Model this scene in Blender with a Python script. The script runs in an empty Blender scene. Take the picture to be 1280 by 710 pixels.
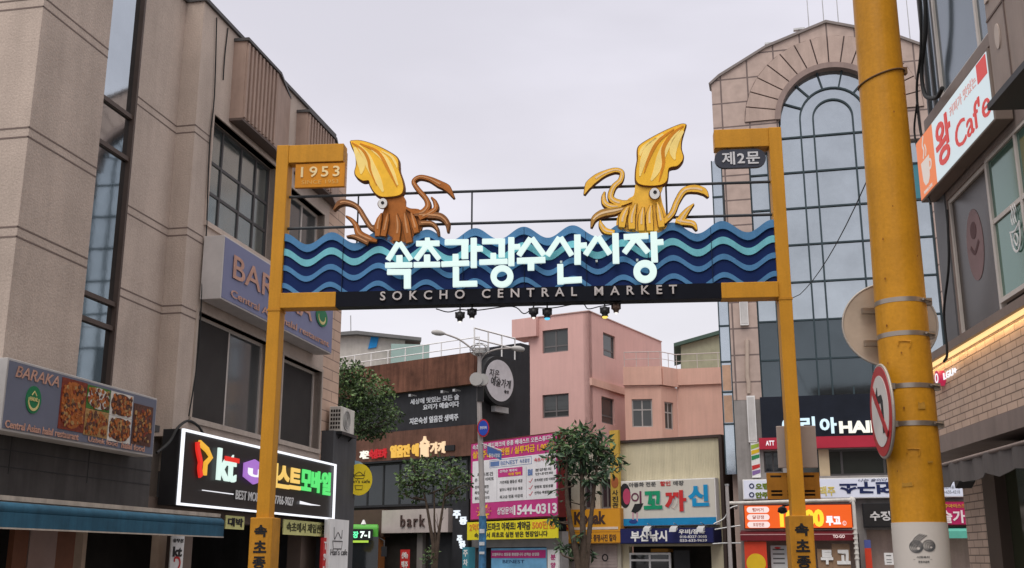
import bpy, bmesh, math, random
from mathutils import Vector, Matrix
from mathutils.geometry import tessellate_polygon
R = math.radians
rnd = random.Random(7)
S = bpy.context.scene
COL = S.collection

# ---------------------------------------------------------------- camera
FPX, CXP, CYP, HOR, EYE = 1359.0, 640.0, 355.0, 698.0, 1.6     # pixels of the 1280 x 710 photograph
TH = math.atan((HOR - CYP) / FPX)
cd = bpy.data.cameras.new('camera')
cd.sensor_width = 36.0
cd.lens = FPX / 1280.0 * 36.0
cd.clip_start = 0.1
cd.clip_end = 3000
cam = bpy.data.objects.new('camera', cd)
cam.location = (0, 0, EYE)
cam.rotation_euler = (R(90) + TH, 0, 0)
COL.objects.link(cam)
S.camera = cam

# ---------------------------------------------------------------- sky, sun, exposure
SUN_EL, SUN_AZ = R(58), R(200)          # azimuth clockwise from +Y: behind the camera, a little to the left
w = bpy.data.worlds.new('World')
S.world = w
w.use_nodes = True
nt = w.node_tree
N = nt.nodes
bg = N['Background']
bg.inputs['Strength'].default_value = 0.1
sky = N.new('ShaderNodeTexSky')
sky.sky_type = 'NISHITA'
sky.sun_disc = False
sky.sun_elevation = SUN_EL
sky.sun_rotation = SUN_AZ
hs = N.new('ShaderNodeHueSaturation')
hs.inputs['Saturation'].default_value = 0.1
nt.links.new(sky.outputs[0], hs.inputs['Color'])
tc = N.new('ShaderNodeTexCoord')
sx = N.new('ShaderNodeSeparateXYZ')
nt.links.new(tc.outputs['Generated'], sx.inputs[0])
ns = N.new('ShaderNodeTexNoise')
ns.inputs['Scale'].default_value = 2.2
ns.inputs['Detail'].default_value = 4
mp = N.new('ShaderNodeMapping')
mp.inputs['Scale'].default_value = (1, 1, 3)
nt.links.new(tc.outputs['Generated'], mp.inputs[0])
nt.links.new(mp.outputs[0], ns.inputs['Vector'])
ad = N.new('ShaderNodeMath')
ad.operation = 'MULTIPLY_ADD'
ad.inputs[1].default_value = 0.16
nt.links.new(ns.outputs[0], ad.inputs[0])
nt.links.new(sx.outputs['Z'], ad.inputs[2])
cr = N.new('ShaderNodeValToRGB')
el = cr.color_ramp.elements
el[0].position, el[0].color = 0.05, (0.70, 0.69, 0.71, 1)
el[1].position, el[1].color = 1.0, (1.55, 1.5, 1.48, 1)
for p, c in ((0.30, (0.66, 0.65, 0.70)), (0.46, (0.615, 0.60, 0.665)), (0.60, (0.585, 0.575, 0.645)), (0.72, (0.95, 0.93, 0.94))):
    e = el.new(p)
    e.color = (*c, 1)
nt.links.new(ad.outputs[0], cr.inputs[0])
sc = N.new('ShaderNodeVectorMath')
sc.operation = 'SCALE'
nc = N.new('ShaderNodeTexNoise')
nc.inputs['Scale'].default_value = 3.1
nc.inputs['Detail'].default_value = 5
nc.inputs['Roughness'].default_value = 0.45
nt.links.new(mp.outputs[0], nc.inputs['Vector'])
mc = N.new('ShaderNodeMapRange')
mc.interpolation_type = 'SMOOTHSTEP'
mc.inputs[1].default_value, mc.inputs[2].default_value = 0.32, 0.68
mc.inputs[3].default_value, mc.inputs[4].default_value = 9.7, 11.1
nt.links.new(nc.outputs[0], mc.inputs[0])
nt.links.new(mc.outputs[0], sc.inputs['Scale'])
nt.links.new(cr.outputs[0], sc.inputs[0])
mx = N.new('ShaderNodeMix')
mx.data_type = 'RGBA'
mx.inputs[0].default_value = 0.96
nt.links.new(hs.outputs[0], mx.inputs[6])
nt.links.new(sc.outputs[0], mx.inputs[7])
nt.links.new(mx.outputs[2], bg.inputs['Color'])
sd = bpy.data.lights.new('sun', 'SUN')
sd.energy = 1.4
sd.angle = R(40)
sd.color = (1.0, 0.95, 0.88)
so = bpy.data.objects.new('sun', sd)
so.rotation_euler = (R(90) - SUN_EL, 0, -SUN_AZ + R(180))
COL.objects.link(so)
S.view_settings.view_transform = 'Standard'
S.view_settings.look = 'None'
S.view_settings.gamma = 1
S.view_settings.use_curve_mapping = False
S.view_settings.exposure = 0.32

# ---------------------------------------------------------------- materials
MC = {}


def mat(name, col, rough=0.7, metal=0.0, var=0.12, scale=2.0, bump=0.0, emit=0.0, streak=0.0, spec=0.22, ecol=None, grain=0.0, sfreq=3.0):
    """procedural paint / plaster / metal: base colour broken up by noise, optional run-off streaks and bump"""
    if name in MC:
        return MC[name]
    m = bpy.data.materials.new(name)
    m.use_nodes = True
    t = m.node_tree
    b = t.nodes['Principled BSDF']
    b.inputs['Roughness'].default_value = rough
    b.inputs['Metallic'].default_value = metal
    b.inputs['Specular IOR Level'].default_value = spec
    L = t.links.new
    tc = t.nodes.new('ShaderNodeTexCoord')
    n1 = t.nodes.new('ShaderNodeTexNoise')
    n1.inputs['Scale'].default_value = scale
    n1.inputs['Detail'].default_value = 6
    n1.inputs['Roughness'].default_value = 0.65
    L(tc.outputs['Object'], n1.inputs['Vector'])
    mr = t.nodes.new('ShaderNodeMapRange')
    mr.inputs[1].default_value, mr.inputs[2].default_value = 0.3, 0.7
    mr.inputs[3].default_value, mr.inputs[4].default_value = 1 - var, 1 + var
    L(n1.outputs[0], mr.inputs[0])
    fac = mr.outputs[0]
    if streak:
        mp = t.nodes.new('ShaderNodeMapping')
        mp.inputs['Scale'].default_value = (sfreq, sfreq, 0.08 * sfreq)
        L(tc.outputs['Object'], mp.inputs[0])
        n2 = t.nodes.new('ShaderNodeTexNoise')
        n2.inputs['Scale'].default_value = 1.6
        n2.inputs['Detail'].default_value = 7
        n2.inputs['Roughness'].default_value = 0.7
        L(mp.outputs[0], n2.inputs['Vector'])
        m2 = t.nodes.new('ShaderNodeMapRange')
        m2.inputs[1].default_value, m2.inputs[2].default_value = 0.42, 0.68
        m2.inputs[3].default_value, m2.inputs[4].default_value = 1.0, 1 - streak
        L(n2.outputs[0], m2.inputs[0])
        mu = t.nodes.new('ShaderNodeMath')
        mu.operation = 'MULTIPLY'
        L(fac, mu.inputs[0])
        L(m2.outputs[0], mu.inputs[1])
        fac = mu.outputs[0]
    if grain:
        n3 = t.nodes.new('ShaderNodeTexNoise')
        n3.inputs['Scale'].default_value = 45
        n3.inputs['Detail'].default_value = 3
        L(tc.outputs['Object'], n3.inputs['Vector'])
        m3 = t.nodes.new('ShaderNodeMapRange')
        m3.inputs[1].default_value, m3.inputs[2].default_value = 0.3, 0.7
        m3.inputs[3].default_value, m3.inputs[4].default_value = 1 - grain, 1 + grain
        L(n3.outputs[0], m3.inputs[0])
        mu = t.nodes.new('ShaderNodeMath')
        mu.operation = 'MULTIPLY'
        L(fac, mu.inputs[0])
        L(m3.outputs[0], mu.inputs[1])
        fac = mu.outputs[0]
    vm = t.nodes.new('ShaderNodeVectorMath')
    vm.operation = 'SCALE'
    vm.inputs[0].default_value = col
    L(fac, vm.inputs['Scale'])
    L(vm.outputs[0], b.inputs['Base Color'])
    if bump:
        bp = t.nodes.new('ShaderNodeBump')
        bp.inputs['Strength'].default_value = bump
        bp.inputs['Distance'].default_value = 0.02
        nb = t.nodes.new('ShaderNodeTexNoise')
        nb.inputs['Scale'].default_value = 30 if bump > 0.1 else 2.5
        nb.inputs['Detail'].default_value = 4
        L(tc.outputs['Object'], nb.inputs['Vector'])
        L(nb.outputs[0], bp.inputs['Height'])
        L(bp.outputs[0], b.inputs['Normal'])
    if emit:
        b.inputs['Emission Color'].default_value = (*(ecol or col), 1)
        b.inputs['Emission Strength'].default_value = emit
    MC[name] = m
    return m


def brickmat(name, c1, c2, mortar, bw, bh, ms=0.008, rough=0.85, offset=0.5, bump=0.4, var=0.25):
    if name in MC:
        return MC[name]
    m = bpy.data.materials.new(name)
    m.use_nodes = True
    t = m.node_tree
    b = t.nodes['Principled BSDF']
    b.inputs['Roughness'].default_value = rough
    L = t.links.new
    tc = t.nodes.new('ShaderNodeTexCoord')
    sp = t.nodes.new('ShaderNodeSeparateXYZ')
    L(tc.outputs['Object'], sp.inputs[0])
    add = t.nodes.new('ShaderNodeMath')
    add.operation = 'ADD'
    L(sp.outputs['X'], add.inputs[0])
    L(sp.outputs['Y'], add.inputs[1])
    cb = t.nodes.new('ShaderNodeCombineXYZ')
    L(add.outputs[0], cb.inputs['X'])
    L(sp.outputs['Z'], cb.inputs['Y'])
    br = t.nodes.new('ShaderNodeTexBrick')
    br.offset = offset
    br.inputs['Scale'].default_value = 1
    br.inputs['Brick Width'].default_value = bw
    br.inputs['Row Height'].default_value = bh
    br.inputs['Mortar Size'].default_value = ms
    br.inputs['Mortar Smooth'].default_value = 0.1
    br.inputs['Color1'].default_value = (*c1, 1)
    br.inputs['Color2'].default_value = (*c2, 1)
    br.inputs['Mortar'].default_value = (*mortar, 1)
    L(cb.outputs[0], br.inputs['Vector'])
    nz = t.nodes.new('ShaderNodeTexNoise')
    nz.inputs['Scale'].default_value = 3
    nz.inputs['Detail'].default_value = 6
    L(tc.outputs['Object'], nz.inputs['Vector'])
    mr = t.nodes.new('ShaderNodeMapRange')
    mr.inputs[1].default_value, mr.inputs[2].default_value = 0.3, 0.7
    mr.inputs[3].default_value, mr.inputs[4].default_value = 1 - var, 1 + var
    L(nz.outputs[0], mr.inputs[0])
    vm = t.nodes.new('ShaderNodeVectorMath')
    vm.operation = 'SCALE'
    L(br.outputs['Color'], vm.inputs[0])
    L(mr.outputs[0], vm.inputs['Scale'])
    L(vm.outputs[0], b.inputs['Base Color'])
    bp = t.nodes.new('ShaderNodeBump')
    bp.inputs['Strength'].default_value = bump
    bp.inputs['Distance'].default_value = 0.01
    bp.invert = True
    L(br.outputs['Fac'], bp.inputs['Height'])
    L(bp.outputs[0], b.inputs['Normal'])
    MC[name] = m
    return m


def glassmat(name, col, metal=0.0, rough=0.04, wav=0.03, spec=0.6):
    return mat(name, col, rough=rough, metal=metal, var=0.1, scale=0.6, bump=wav, spec=spec)


def lit(name, col, e=1.0):
    return mat(name, tuple(min(0.8, c * 0.25) for c in col), rough=0.4, var=0.03, emit=e * 0.72, ecol=col)


# ---------------------------------------------------------------- geometry helpers
def ray(px, py):
    dx, dy = (px - CXP) / FPX, (CYP - py) / FPX
    return Vector((dx, math.cos(TH) - dy * math.sin(TH), math.sin(TH) + dy * math.cos(TH)))


def at(px, py, Y):
    d = ray(px, py)
    return Vector((0, 0, EYE)) + d * (Y / d.y)


class Plane:
    """a vertical reference frame: x along it (to the right as seen from the street), y away from the street, z up, origin on the ground"""

    def __init__(s, origin, d):
        s.o = Vector((origin[0], origin[1], 0))
        s.x = Vector((d[0], d[1], 0)).normalized()
        s.y = Vector((-s.x.y, s.x.x, 0))
        s.m = Matrix(((s.x.x, s.y.x, 0, s.o.x), (s.x.y, s.y.y, 0, s.o.y), (0, 0, 1, 0), (0, 0, 0, 1)))

    def hit(s, px, py, n=0.0):
        d = ray(px, py)
        e = Vector((0, 0, EYE)) - s.o
        k = (n - e.dot(s.y)) / d.dot(s.y)
        p = e + d * k
        return p.dot(s.x), p.z

    def u(s, px, py, n=0.0):
        return s.hit(px, py, n)[0]

    def z(s, px, py, n=0.0):
        return s.hit(px, py, n)[1]

    def rc(s, x0, x1, yt, yb, n=0.0):
        """rectangle on the frame: left / right pixel column, top / bottom pixel at the left end"""
        u0, zt = s.hit(x0, yt, n)
        zb = s.hit(x0, yb, n)[1]
        return u0, s.u(x1, (yt + yb) / 2, n), zb, zt


WORLD = Plane((0, 0), (1, 0))
BASE = {}
FR = {}


def crom(pts, k=6):
    P = [Vector(p) for p in pts]
    P = [P[0] * 2 - P[1]] + P + [P[-1] * 2 - P[-2]]
    out = []
    for i in range(1, len(P) - 2):
        for j in range(k):
            t = j / k
            a, b, c, d = P[i - 1], P[i], P[i + 1], P[i + 2]
            out.append(0.5 * ((2 * b) + (c - a) * t + (2 * a - 5 * b + 4 * c - d) * t * t + (3 * b - a - 3 * c + d) * t ** 3))
    out.append(P[-2])
    return out


class MB:
    """collects geometry in one frame's coordinates"""

    def __init__(s):
        s.v, s.f, s.sm = [], [], []

    def add(s, vs, fs, smooth=False):
        o = len(s.v)
        s.v += [tuple(v) for v in vs]
        s.f += [tuple(i + o for i in f) for f in fs]
        s.sm += [smooth] * len(fs)
        return s

    def box(s, x0, x1, y0, y1, z0, z1):
        v = [(x, y, z) for z in (z0, z1) for y in (y0, y1) for x in (x0, x1)]
        return s.add(v, [(0, 2, 3, 1), (4, 5, 7, 6), (0, 1, 5, 4), (2, 6, 7, 3), (0, 4, 6, 2), (1, 3, 7, 5)])

    def hexa(s, v):
        return s.add(v, [(0, 2, 3, 1), (4, 5, 7, 6), (0, 1, 5, 4), (2, 6, 7, 3), (0, 4, 6, 2), (1, 3, 7, 5)])

    def quad(s, *v):
        return s.add(v, [tuple(range(len(v)))])

    def prism(s, outer, y0, y1, holes=()):
        loops = [list(outer)] + [list(h) for h in holes]
        tri = tessellate_polygon([[Vector((p[0], p[1], 0)) for p in l] for l in loops])
        flat = [p for l in loops for p in l]
        n = len(flat)
        v = [(p[0], y0, p[1]) for p in flat] + [(p[0], y1, p[1]) for p in flat]
        f = [tuple(t) for t in tri] + [tuple(i + n for i in reversed(t)) for t in tri]
        o = 0
        for l in loops:
            k = len(l)
            f += [(o + i, o + (i + 1) % k, n + o + (i + 1) % k, n + o + i) for i in range(k)]
            o += k
        return s.add(v, f)

    def prism_x(s, prof, x0, x1):
        """profile of (y, z) points extruded along x"""
        k = len(prof)
        v = [(x0, p[0], p[1]) for p in prof] + [(x1, p[0], p[1]) for p in prof]
        return s.add(v, [tuple(range(k)), tuple(reversed(range(k, 2 * k)))] + [(i, (i + 1) % k, k + (i + 1) % k, k + i) for i in range(k)])

    def prism_z(s, prof, z0, z1):
        k = len(prof)
        v = [(p[0], p[1], z0) for p in prof] + [(p[0], p[1], z1) for p in prof]
        return s.add(v, [tuple(range(k)), tuple(reversed(range(k, 2 * k)))] + [(i, (i + 1) % k, k + (i + 1) % k, k + i) for i in range(k)])

    def wall(s, x0, x1, z0, z1, holes, y=0.0, depth=0.3):
        """front sheet with rectangular openings (x0, x1, z0, z1) and their reveals, closed at sides, back and top"""
        xs = sorted({x0, x1, *[h[0] for h in holes], *[h[1] for h in holes]})
        zs = sorted({z0, z1, *[h[2] for h in holes], *[h[3] for h in holes]})
        for i in range(len(xs) - 1):
            for j in range(len(zs) - 1):
                cx, cz = (xs[i] + xs[i + 1]) / 2, (zs[j] + zs[j + 1]) / 2
                if any(h[0] < cx < h[1] and h[2] < cz < h[3] for h in holes):
                    continue
                for yy in (y, y + depth):
                    s.quad((xs[i], yy, zs[j]), (xs[i + 1], yy, zs[j]), (xs[i + 1], yy, zs[j + 1]), (xs[i], yy, zs[j + 1]))
        for a, b, c, d in list(holes) + [(x0, x1, z0, z1)]:
            e = y + depth
            s.quad((a, y, c), (b, y, c), (b, e, c), (a, e, c))
            s.quad((a, y, d), (b, y, d), (b, e, d), (a, e, d))
            s.quad((a, y, c), (a, e, c), (a, e, d), (a, y, d))
            s.quad((b, y, c), (b, e, c), (b, e, d), (b, y, d))
        return s

    def tube(s, pts, r, k=8, cap=True):
        P = [Vector(p) for p in pts]
        rs = r if isinstance(r, (list, tuple)) else [r] * len(P)
        t0 = (P[1] - P[0]).normalized()
        a = t0.orthogonal().normalized()
        vs, fs = [], []
        for i, p in enumerate(P):
            t = (P[min(i + 1, len(P) - 1)] - P[max(i - 1, 0)]).normalized()
            a = (a - t * a.dot(t)).normalized()
            b = t.cross(a)
            for j in range(k):
                an = 2 * math.pi * j / k
                vs.append(p + (a * math.cos(an) + b * math.sin(an)) * rs[i])
        for i in range(len(P) - 1):
            for j in range(k):
                fs.append((i * k + j, i * k + (j + 1) % k, (i + 1) * k + (j + 1) % k, (i + 1) * k + j))
        s.add(vs, fs, True)
        if cap:
            s.add(vs[:k], [tuple(reversed(range(k)))])
            s.add(vs[-k:], [tuple(range(k))])
        return s

    def disc(s, c, axis, r, h, k=32, rx=None):
        """short cylinder: centre c, axis vector, radius, height"""
        A = Vector(axis).normalized()
        up = Vector((0, 0, 1)) if abs(A.z) < 0.9 else Vector((1, 0, 0))
        a = (up.cross(A)).normalized()
        b = A.cross(a)
        C = Vector(c)
        rx = rx or r
        vs = [C + A * q + a * math.cos(2 * math.pi * j / k) * rx + b * math.sin(2 * math.pi * j / k) * r for q in (-h / 2, h / 2) for j in range(k)]
        s.add(vs, [tuple(range(k)), tuple(reversed(range(k, 2 * k)))])
        s.add(vs, [(j, (j + 1) % k, k + (j + 1) % k, k + j) for j in range(k)], True)
        return s

    def ring(s, c, r0, r1, y0, y1, k=40):
        """annulus standing in the frame: centre (x, z)"""
        circ = lambda r: [(c[0] + r * math.cos(2 * math.pi * j / k), c[1] + r * math.sin(2 * math.pi * j / k)) for j in range(k)]
        A, B = circ(r0), circ(r1)
        v = [(p[0], y, p[1]) for y in (y0, y1) for l in (A, B) for p in l]
        f = []
        for j in range(k):
            n = (j + 1) % k
            f += [(j, n, k + n, k + j), (2 * k + j, 3 * k + j, 3 * k + n, 2 * k + n), (j, 2 * k + j, 2 * k + n, n), (k + j, k + n, 3 * k + n, 3 * k + j)]
        return s.add(v, f)

    def ellipse(s, c, rx, rz, y0, y1, k=28, rot=0.0):
        cs, sn = math.cos(rot), math.sin(rot)
        p = []
        for j in range(k):
            a, b = rx * math.cos(2 * math.pi * j / k), rz * math.sin(2 * math.pi * j / k)
            p.append((c[0] + a * cs - b * sn, c[1] + a * sn + b * cs))
        return s.prism(p, y0, y1)

    def ribbon(s, pts, ws, y0, y1):
        """band through 2-D points (x, z) with a width at each point"""
        P = [Vector((p[0], p[1])) for p in pts]
        n = len(P)
        v = []
        for i, p in enumerate(P):
            t = (P[min(i + 1, n - 1)] - P[max(i - 1, 0)])
            t = t.normalized() if t.length else Vector((1, 0))
            nn = Vector((-t.y, t.x)) * ws[i] / 2
            for q in (p + nn, p - nn):
                v += [(q.x, y0, q.y), (q.x, y1, q.y)]
        f = []
        for i in range(n - 1):
            a, b = 4 * i, 4 * i + 4
            f += [(a, b, b + 2, a + 2), (a + 1, a + 3, b + 3, b + 1), (a, a + 1, b + 1, b), (a + 2, b + 2, b + 3, a + 3)]
        f += [(0, 2, 3, 1), (4 * n - 4, 4 * n - 3, 4 * n - 1, 4 * n - 2)]
        return s.add(v, f)

    def text(s, txt, x0, x1, z0, z1, y=0.0, depth=0.01, bold=0.02, rot=False, sp=1.0, shear=0.0):
        """lettering fitted to a rectangle of the frame, facing -y"""
        cu = bpy.data.curves.new('lettering', 'FONT')
        cu.body = txt
        cu.size = 1
        cu.resolution_u = 3
        cu.offset = bold
        cu.extrude = 0.5
        cu.space_character = sp
        cu.shear = shear
        o = bpy.data.objects.new('lettering', cu)
        me = bpy.data.meshes.new_from_object(o)
        if len(me.vertices):
            X = [v.co.x for v in me.vertices]
            Z = [v.co.y for v in me.vertices]
            a, b, c, d = min(X), max(X), min(Z), max(Z)
            vs = []
            for v in me.vertices:
                p, q = (v.co.x - a) / (b - a), (v.co.y - c) / (d - c)
                if rot:
                    p, q = 1 - p, 1 - q
                vs.append((x0 + p * (x1 - x0), y - (v.co.z + 0.5) * depth, z0 + q * (z1 - z0)))
            s.add(vs, [tuple(f.vertices) for f in me.polygons])
        bpy.data.objects.remove(o)
        bpy.data.curves.remove(cu)
        bpy.data.meshes.remove(me)
        return s

    def build(s, name, m, parent=None, P=None, base=None, bevel=0.0):
        me = bpy.data.meshes.new(name)
        if parent is not None:
            base = BASE[parent.name]
            P = FR[parent.name]
        base = Vector(base or (0, 0, 0))
        P = P or WORLD
        me.from_pydata([Vector(v) - base for v in s.v], [], s.f)
        bm = bmesh.new()
        bm.from_mesh(me)
        bmesh.ops.recalc_face_normals(bm, faces=bm.faces)
        bm.to_mesh(me)
        bm.free()
        me.polygons.foreach_set('use_smooth', s.sm)
        me.materials.append(m)
        o = bpy.data.objects.new(name, me)
        COL.objects.link(o)
        if parent is not None:
            o.parent = parent
        else:
            o.matrix_world = P.m @ Matrix.Translation(base)
        BASE[o.name] = base
        FR[o.name] = P
        if bevel:
            md = o.modifiers.new('bevel', 'BEVEL')
            md.width = bevel
            md.segments = 2
            md.limit_method = 'ANGLE'
        return o


def tag(o, label=None, cat=None, group=None, kind=None):
    if label:
        o['label'] = label
    if cat:
        o['category'] = cat
    if group:
        o['group'] = group
    if kind:
        o['kind'] = kind
    return o


def thing(name, label, cat, P=WORLD, base=(0, 0, 0), group=None):
    o = bpy.data.objects.new(name, None)
    o.empty_display_size = 0.3
    COL.objects.link(o)
    o.matrix_world = P.m @ Matrix.Translation(Vector(base))
    BASE[o.name] = Vector(base)
    FR[o.name] = P
    return tag(o, label, cat, group)


def one(mb, name, label, cat, m, P=WORLD, base=(0, 0, 0), group=None, bevel=0.0):
    return tag(mb.build(name, m, None, P, base, bevel), label, cat, group)


def copy_thing(o, label=None):
    c = o.copy()
    COL.objects.link(c)
    BASE[c.name], FR[c.name] = BASE[o.name], FR[o.name]
    if label:
        c['label'] = label
    for ch in [x for x in S.objects if x.parent == o]:
        d = copy_thing(ch)
        d.parent = c
    return c


def window(parent, P, rect, y, fr, gl, cols=2, rows=1, fw=0.06, name='window', fd=0.06, xs=None, zs=None):
    """frame as the part, glass as its sub-part; rect = x0, x1, z0, z1"""
    x0, x1, z0, z1 = rect
    xs = [x0 + (x1 - x0) * t for t in xs] if xs else [x0 + (x1 - x0) * i / cols for i in range(1, cols)]
    zs = [z0 + (z1 - z0) * t for t in zs] if zs else [z0 + (z1 - z0) * i / rows for i in range(1, rows)]
    m = MB()
    m.box(x0, x0 + fw, y, y + fd, z0, z1).box(x1 - fw, x1, y, y + fd, z0, z1)
    m.box(x0 + fw, x1 - fw, y, y + fd, z0, z0 + fw).box(x0 + fw, x1 - fw, y, y + fd, z1 - fw, z1)
    for x in xs:
        m.box(x - fw / 2, x + fw / 2, y + 0.004, y + fd - 0.004, z0 + fw, z1 - fw)
    for z in zs:
        m.box(x0 + fw, x1 - fw, y + 0.008, y + fd - 0.008, z - fw / 2, z + fw / 2)
    f = m.build(name, fr, parent)
    g = MB().box(x0 + fw * 0.5, x1 - fw * 0.5, y + fd * 0.45, y + fd * 0.62, z0 + fw * 0.5, z1 - fw * 0.5)
    g.build('glass_pane', gl, f)
    return f


def signboard(name, label, cat, P, rect, y, depth, face, edge, group=None, rim=0.03, tilt=0.0, base=None):
    """shop sign: box with rim and face panel; returns the thing. Lettering goes at y - depth - 0.012 and further out"""
    x0, x1, z0, z1 = rect
    t = thing(name, label, cat, P, base or ((x0 + x1) / 2, y, z0), group)
    m = MB().box(x0, x1, y - depth, y, z0, z1)
    m.build('sign_box', edge, t, bevel=0.008)
    MB().box(x0 + rim, x1 - rim, y - depth - 0.008, y - depth + 0.002, z0 + rim, z1 - rim).build('sign_face', face, t)
    return t
# ---------------------------------------------------------------- shared materials
M_conc = mat('stained_concrete_render', (0.47, 0.385, 0.33), 0.9, var=0.12, scale=0.8, bump=0.35, streak=0.16, grain=0.09, sfreq=1.1)
M_joint = mat('dark_joint', (0.17, 0.13, 0.115), 0.9)
M_brownclad = mat('brown_ribbed_cladding', (0.34, 0.24, 0.195), 0.7, var=0.12, streak=0.15)
M_browndk = mat('dark_brown_metal', (0.10, 0.07, 0.06), 0.6)
M_stone_dk = mat('dark_grey_stone', (0.06, 0.056, 0.056), 0.7, var=0.25, scale=1.5, streak=0.3, bump=0.1)
M_cream = mat('cream_metal_edge', (0.46, 0.40, 0.34), 0.6, streak=0.3)
M_blue_awn = mat('blue_awning_fabric', (0.024, 0.095, 0.155), 0.7, var=0.25, streak=0.3)
M_alu = mat('pale_aluminium', (0.52, 0.47, 0.43), 0.45, var=0.08)
M_aludk = mat('dark_window_metal', (0.07, 0.065, 0.065), 0.5)
M_white = mat('white_paint', (0.75, 0.74, 0.73), 0.5, var=0.06, streak=0.12)
M_black = mat('black_paint', (0.018, 0.018, 0.02), 0.5)
M_blackm = mat('black_metal', (0.022, 0.022, 0.024), 0.4)
M_steel = mat('galvanised_steel', (0.42, 0.42, 0.42), 0.4, 0.7, var=0.15)
M_greywall = mat('charcoal_panel', (0.075, 0.075, 0.08), 0.7, streak=0.25)
M_inside = mat('dark_interior', (0.03, 0.025, 0.022), 0.9, var=0.4, scale=1.2)
M_cable = mat('black_cable', (0.02, 0.02, 0.02), 0.6)
M_wood = mat('red_brown_panel', (0.22, 0.085, 0.045), 0.5, var=0.2)
G_dark = glassmat('dark_window_glass', (0.012, 0.014, 0.016), wav=0.02)
G_screen = mat('insect_screen', (0.045, 0.04, 0.038), 0.8, var=0.15, scale=1.5)
G_grey = glassmat('grey_window_glass', (0.06, 0.065, 0.065), 0.15, wav=0.03)
G_refl = glassmat('mirror_glass', (0.48, 0.53, 0.56), 1.0, 0.04, wav=0.02)

# ---------------------------------------------------------------- the ground
one(MB().box(-400, 400, -200, 600, -0.5, 0.0), 'ground', None, None, mat('ground_concrete', (0.2, 0.19, 0.18), 0.9, var=0.2, scale=0.3))
tag(bpy.data.objects['ground'], kind='structure')
M_asph = mat('asphalt', (0.05, 0.05, 0.052), 0.9, var=0.3, scale=2, bump=0.3)
tag(MB().prism_z([(-2.9, -20), (3.6, -20), (2.9, 8), (4.4, 26), (3, 30), (-1, 33), (-2.2, 26)], 0.002, 0.006).build('road', M_asph), kind='structure')
cr_d = Vector((-1.4, 1)).normalized()
cr_n = Vector((cr_d.y, -cr_d.x)) * -1
c0 = Vector((1.5, 33.5))
q = [c0 - cr_d * 40 - cr_n * 3.6, c0 - cr_d * 40 + cr_n * 3.6, c0 + cr_d * 60 + cr_n * 3.6, c0 + cr_d * 60 - cr_n * 3.6]
tag(MB().prism_z([tuple(p) for p in q], 0.002, 0.010).build('cross_road', M_asph), kind='structure')
q = [c0 - cr_d * 40 - cr_n * 0.06, c0 - cr_d * 40 + cr_n * 0.06, c0 + cr_d * 60 + cr_n * 0.06, c0 + cr_d * 60 - cr_n * 0.06]
tag(MB().prism_z([tuple(p) for p in q], 0.011, 0.014).build('road_marking', mat('road_yellow', (0.6, 0.42, 0.05), 0.8, var=0.2)), kind='structure')
M_pave = brickmat('paving_blocks', (0.3, 0.28, 0.27), (0.25, 0.23, 0.22), (0.12, 0.11, 0.1), 0.4, 0.2)
tag(MB().prism_z([(-6.6, -20), (-2.9, -20), (-2.2, 26), (-3.6, 27)], 0, 0.12).build('pavement', M_pave), kind='structure')
tag(MB().prism_z([(3.6, -20), (2.9, 8), (4.4, 26), (6.6, 26), (5.6, 14), (4.9, 8), (3.3, -20)][::-1], 0, 0.12).build('pavement', M_pave), kind='structure')

# ================================================================ LEFT BUILDING
L = Plane(at(228, 600, 18), (0.199, 1))
hl = L.hit
u_t0 = hl(35, 172, -0.1)[0]            # street-side corner of the tower
u_t1 = hl(117, 250, -0.1)[0]           # tower ends, glass slit begins
u_r0 = hl(160, 250, 0.35)[0]           # recessed wall
u_p = hl(247, 118, 0.0)[0]             # pilaster corner
u_s = hl(404, 450)[0]                  # brick siding begins
u_e = hl(432, 300)[0]                  # far corner
z_top = hl(262, 8)[1]
z_fas = hl(228, 540)[1]
z_aw = hl(228, 632)[1]
zb = [hl(17.5, 295, -0.1)[1], hl(34, 171, -0.1)[1], hl(48, 4, -0.1)[1]]
w_lo = (hl(243, 450)[0], hl(335, 480)[0], hl(243, 523)[1], hl(246, 388)[1])
w_lo2 = (hl(352, 480)[0], hl(400, 500)[0], hl(352, 549)[1] - 0.02, w_lo[3] - 0.1)
w_up = (hl(262, 210)[0], hl(345, 240)[0], hl(258.6, 277)[1], hl(267, 143)[1])
w_up2 = (hl(361, 270)[0], hl(404, 290)[0], w_up[2] - 0.5, hl(365, 236)[1])
print('LEFT u', u_t0, u_t1, u_r0, u_p, u_s, u_e, 'z', z_top, z_fas, z_aw, zb, w_lo, w_lo2, w_up, w_up2)
lb = thing('concrete_building', 'tall beige concrete building with brown roof boxes and a narrow glass slit', 'building', L, (u_p, 0, 0))
zT = z_top + 2.5
m = MB()
m.box(u_t0, u_t1, -0.1, 5.0, z_aw + 0.1, zT)
m.build('tower', M_conc, lb)
m = MB().box(u_r0, u_p + 0.3, 0.35, 5.0, z_aw + 0.1, z_top)
m.build('recessed_wall', M_conc, lb)
m = MB().wall(u_p, u_s, z_fas - 0.1, z_top, [w_lo, w_lo2, w_up, w_up2], 0.0, 0.45)
m.box(u_p + 0.01, u_s, 0.45, 5, z_fas - 0.1, z_top - 0.05)
m.build('wall', M_conc, lb)
m = MB().box(u_p - 0.03, u_s + 0.1, -0.05, 0.5, z_top, z_top + 0.07).box(u_r0 - 0.03, u_p - 0.03, 0.3, 0.5, z_top, z_top + 0.07)
m.build('roof_edge', M_aludk, lb)
m = MB()
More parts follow.
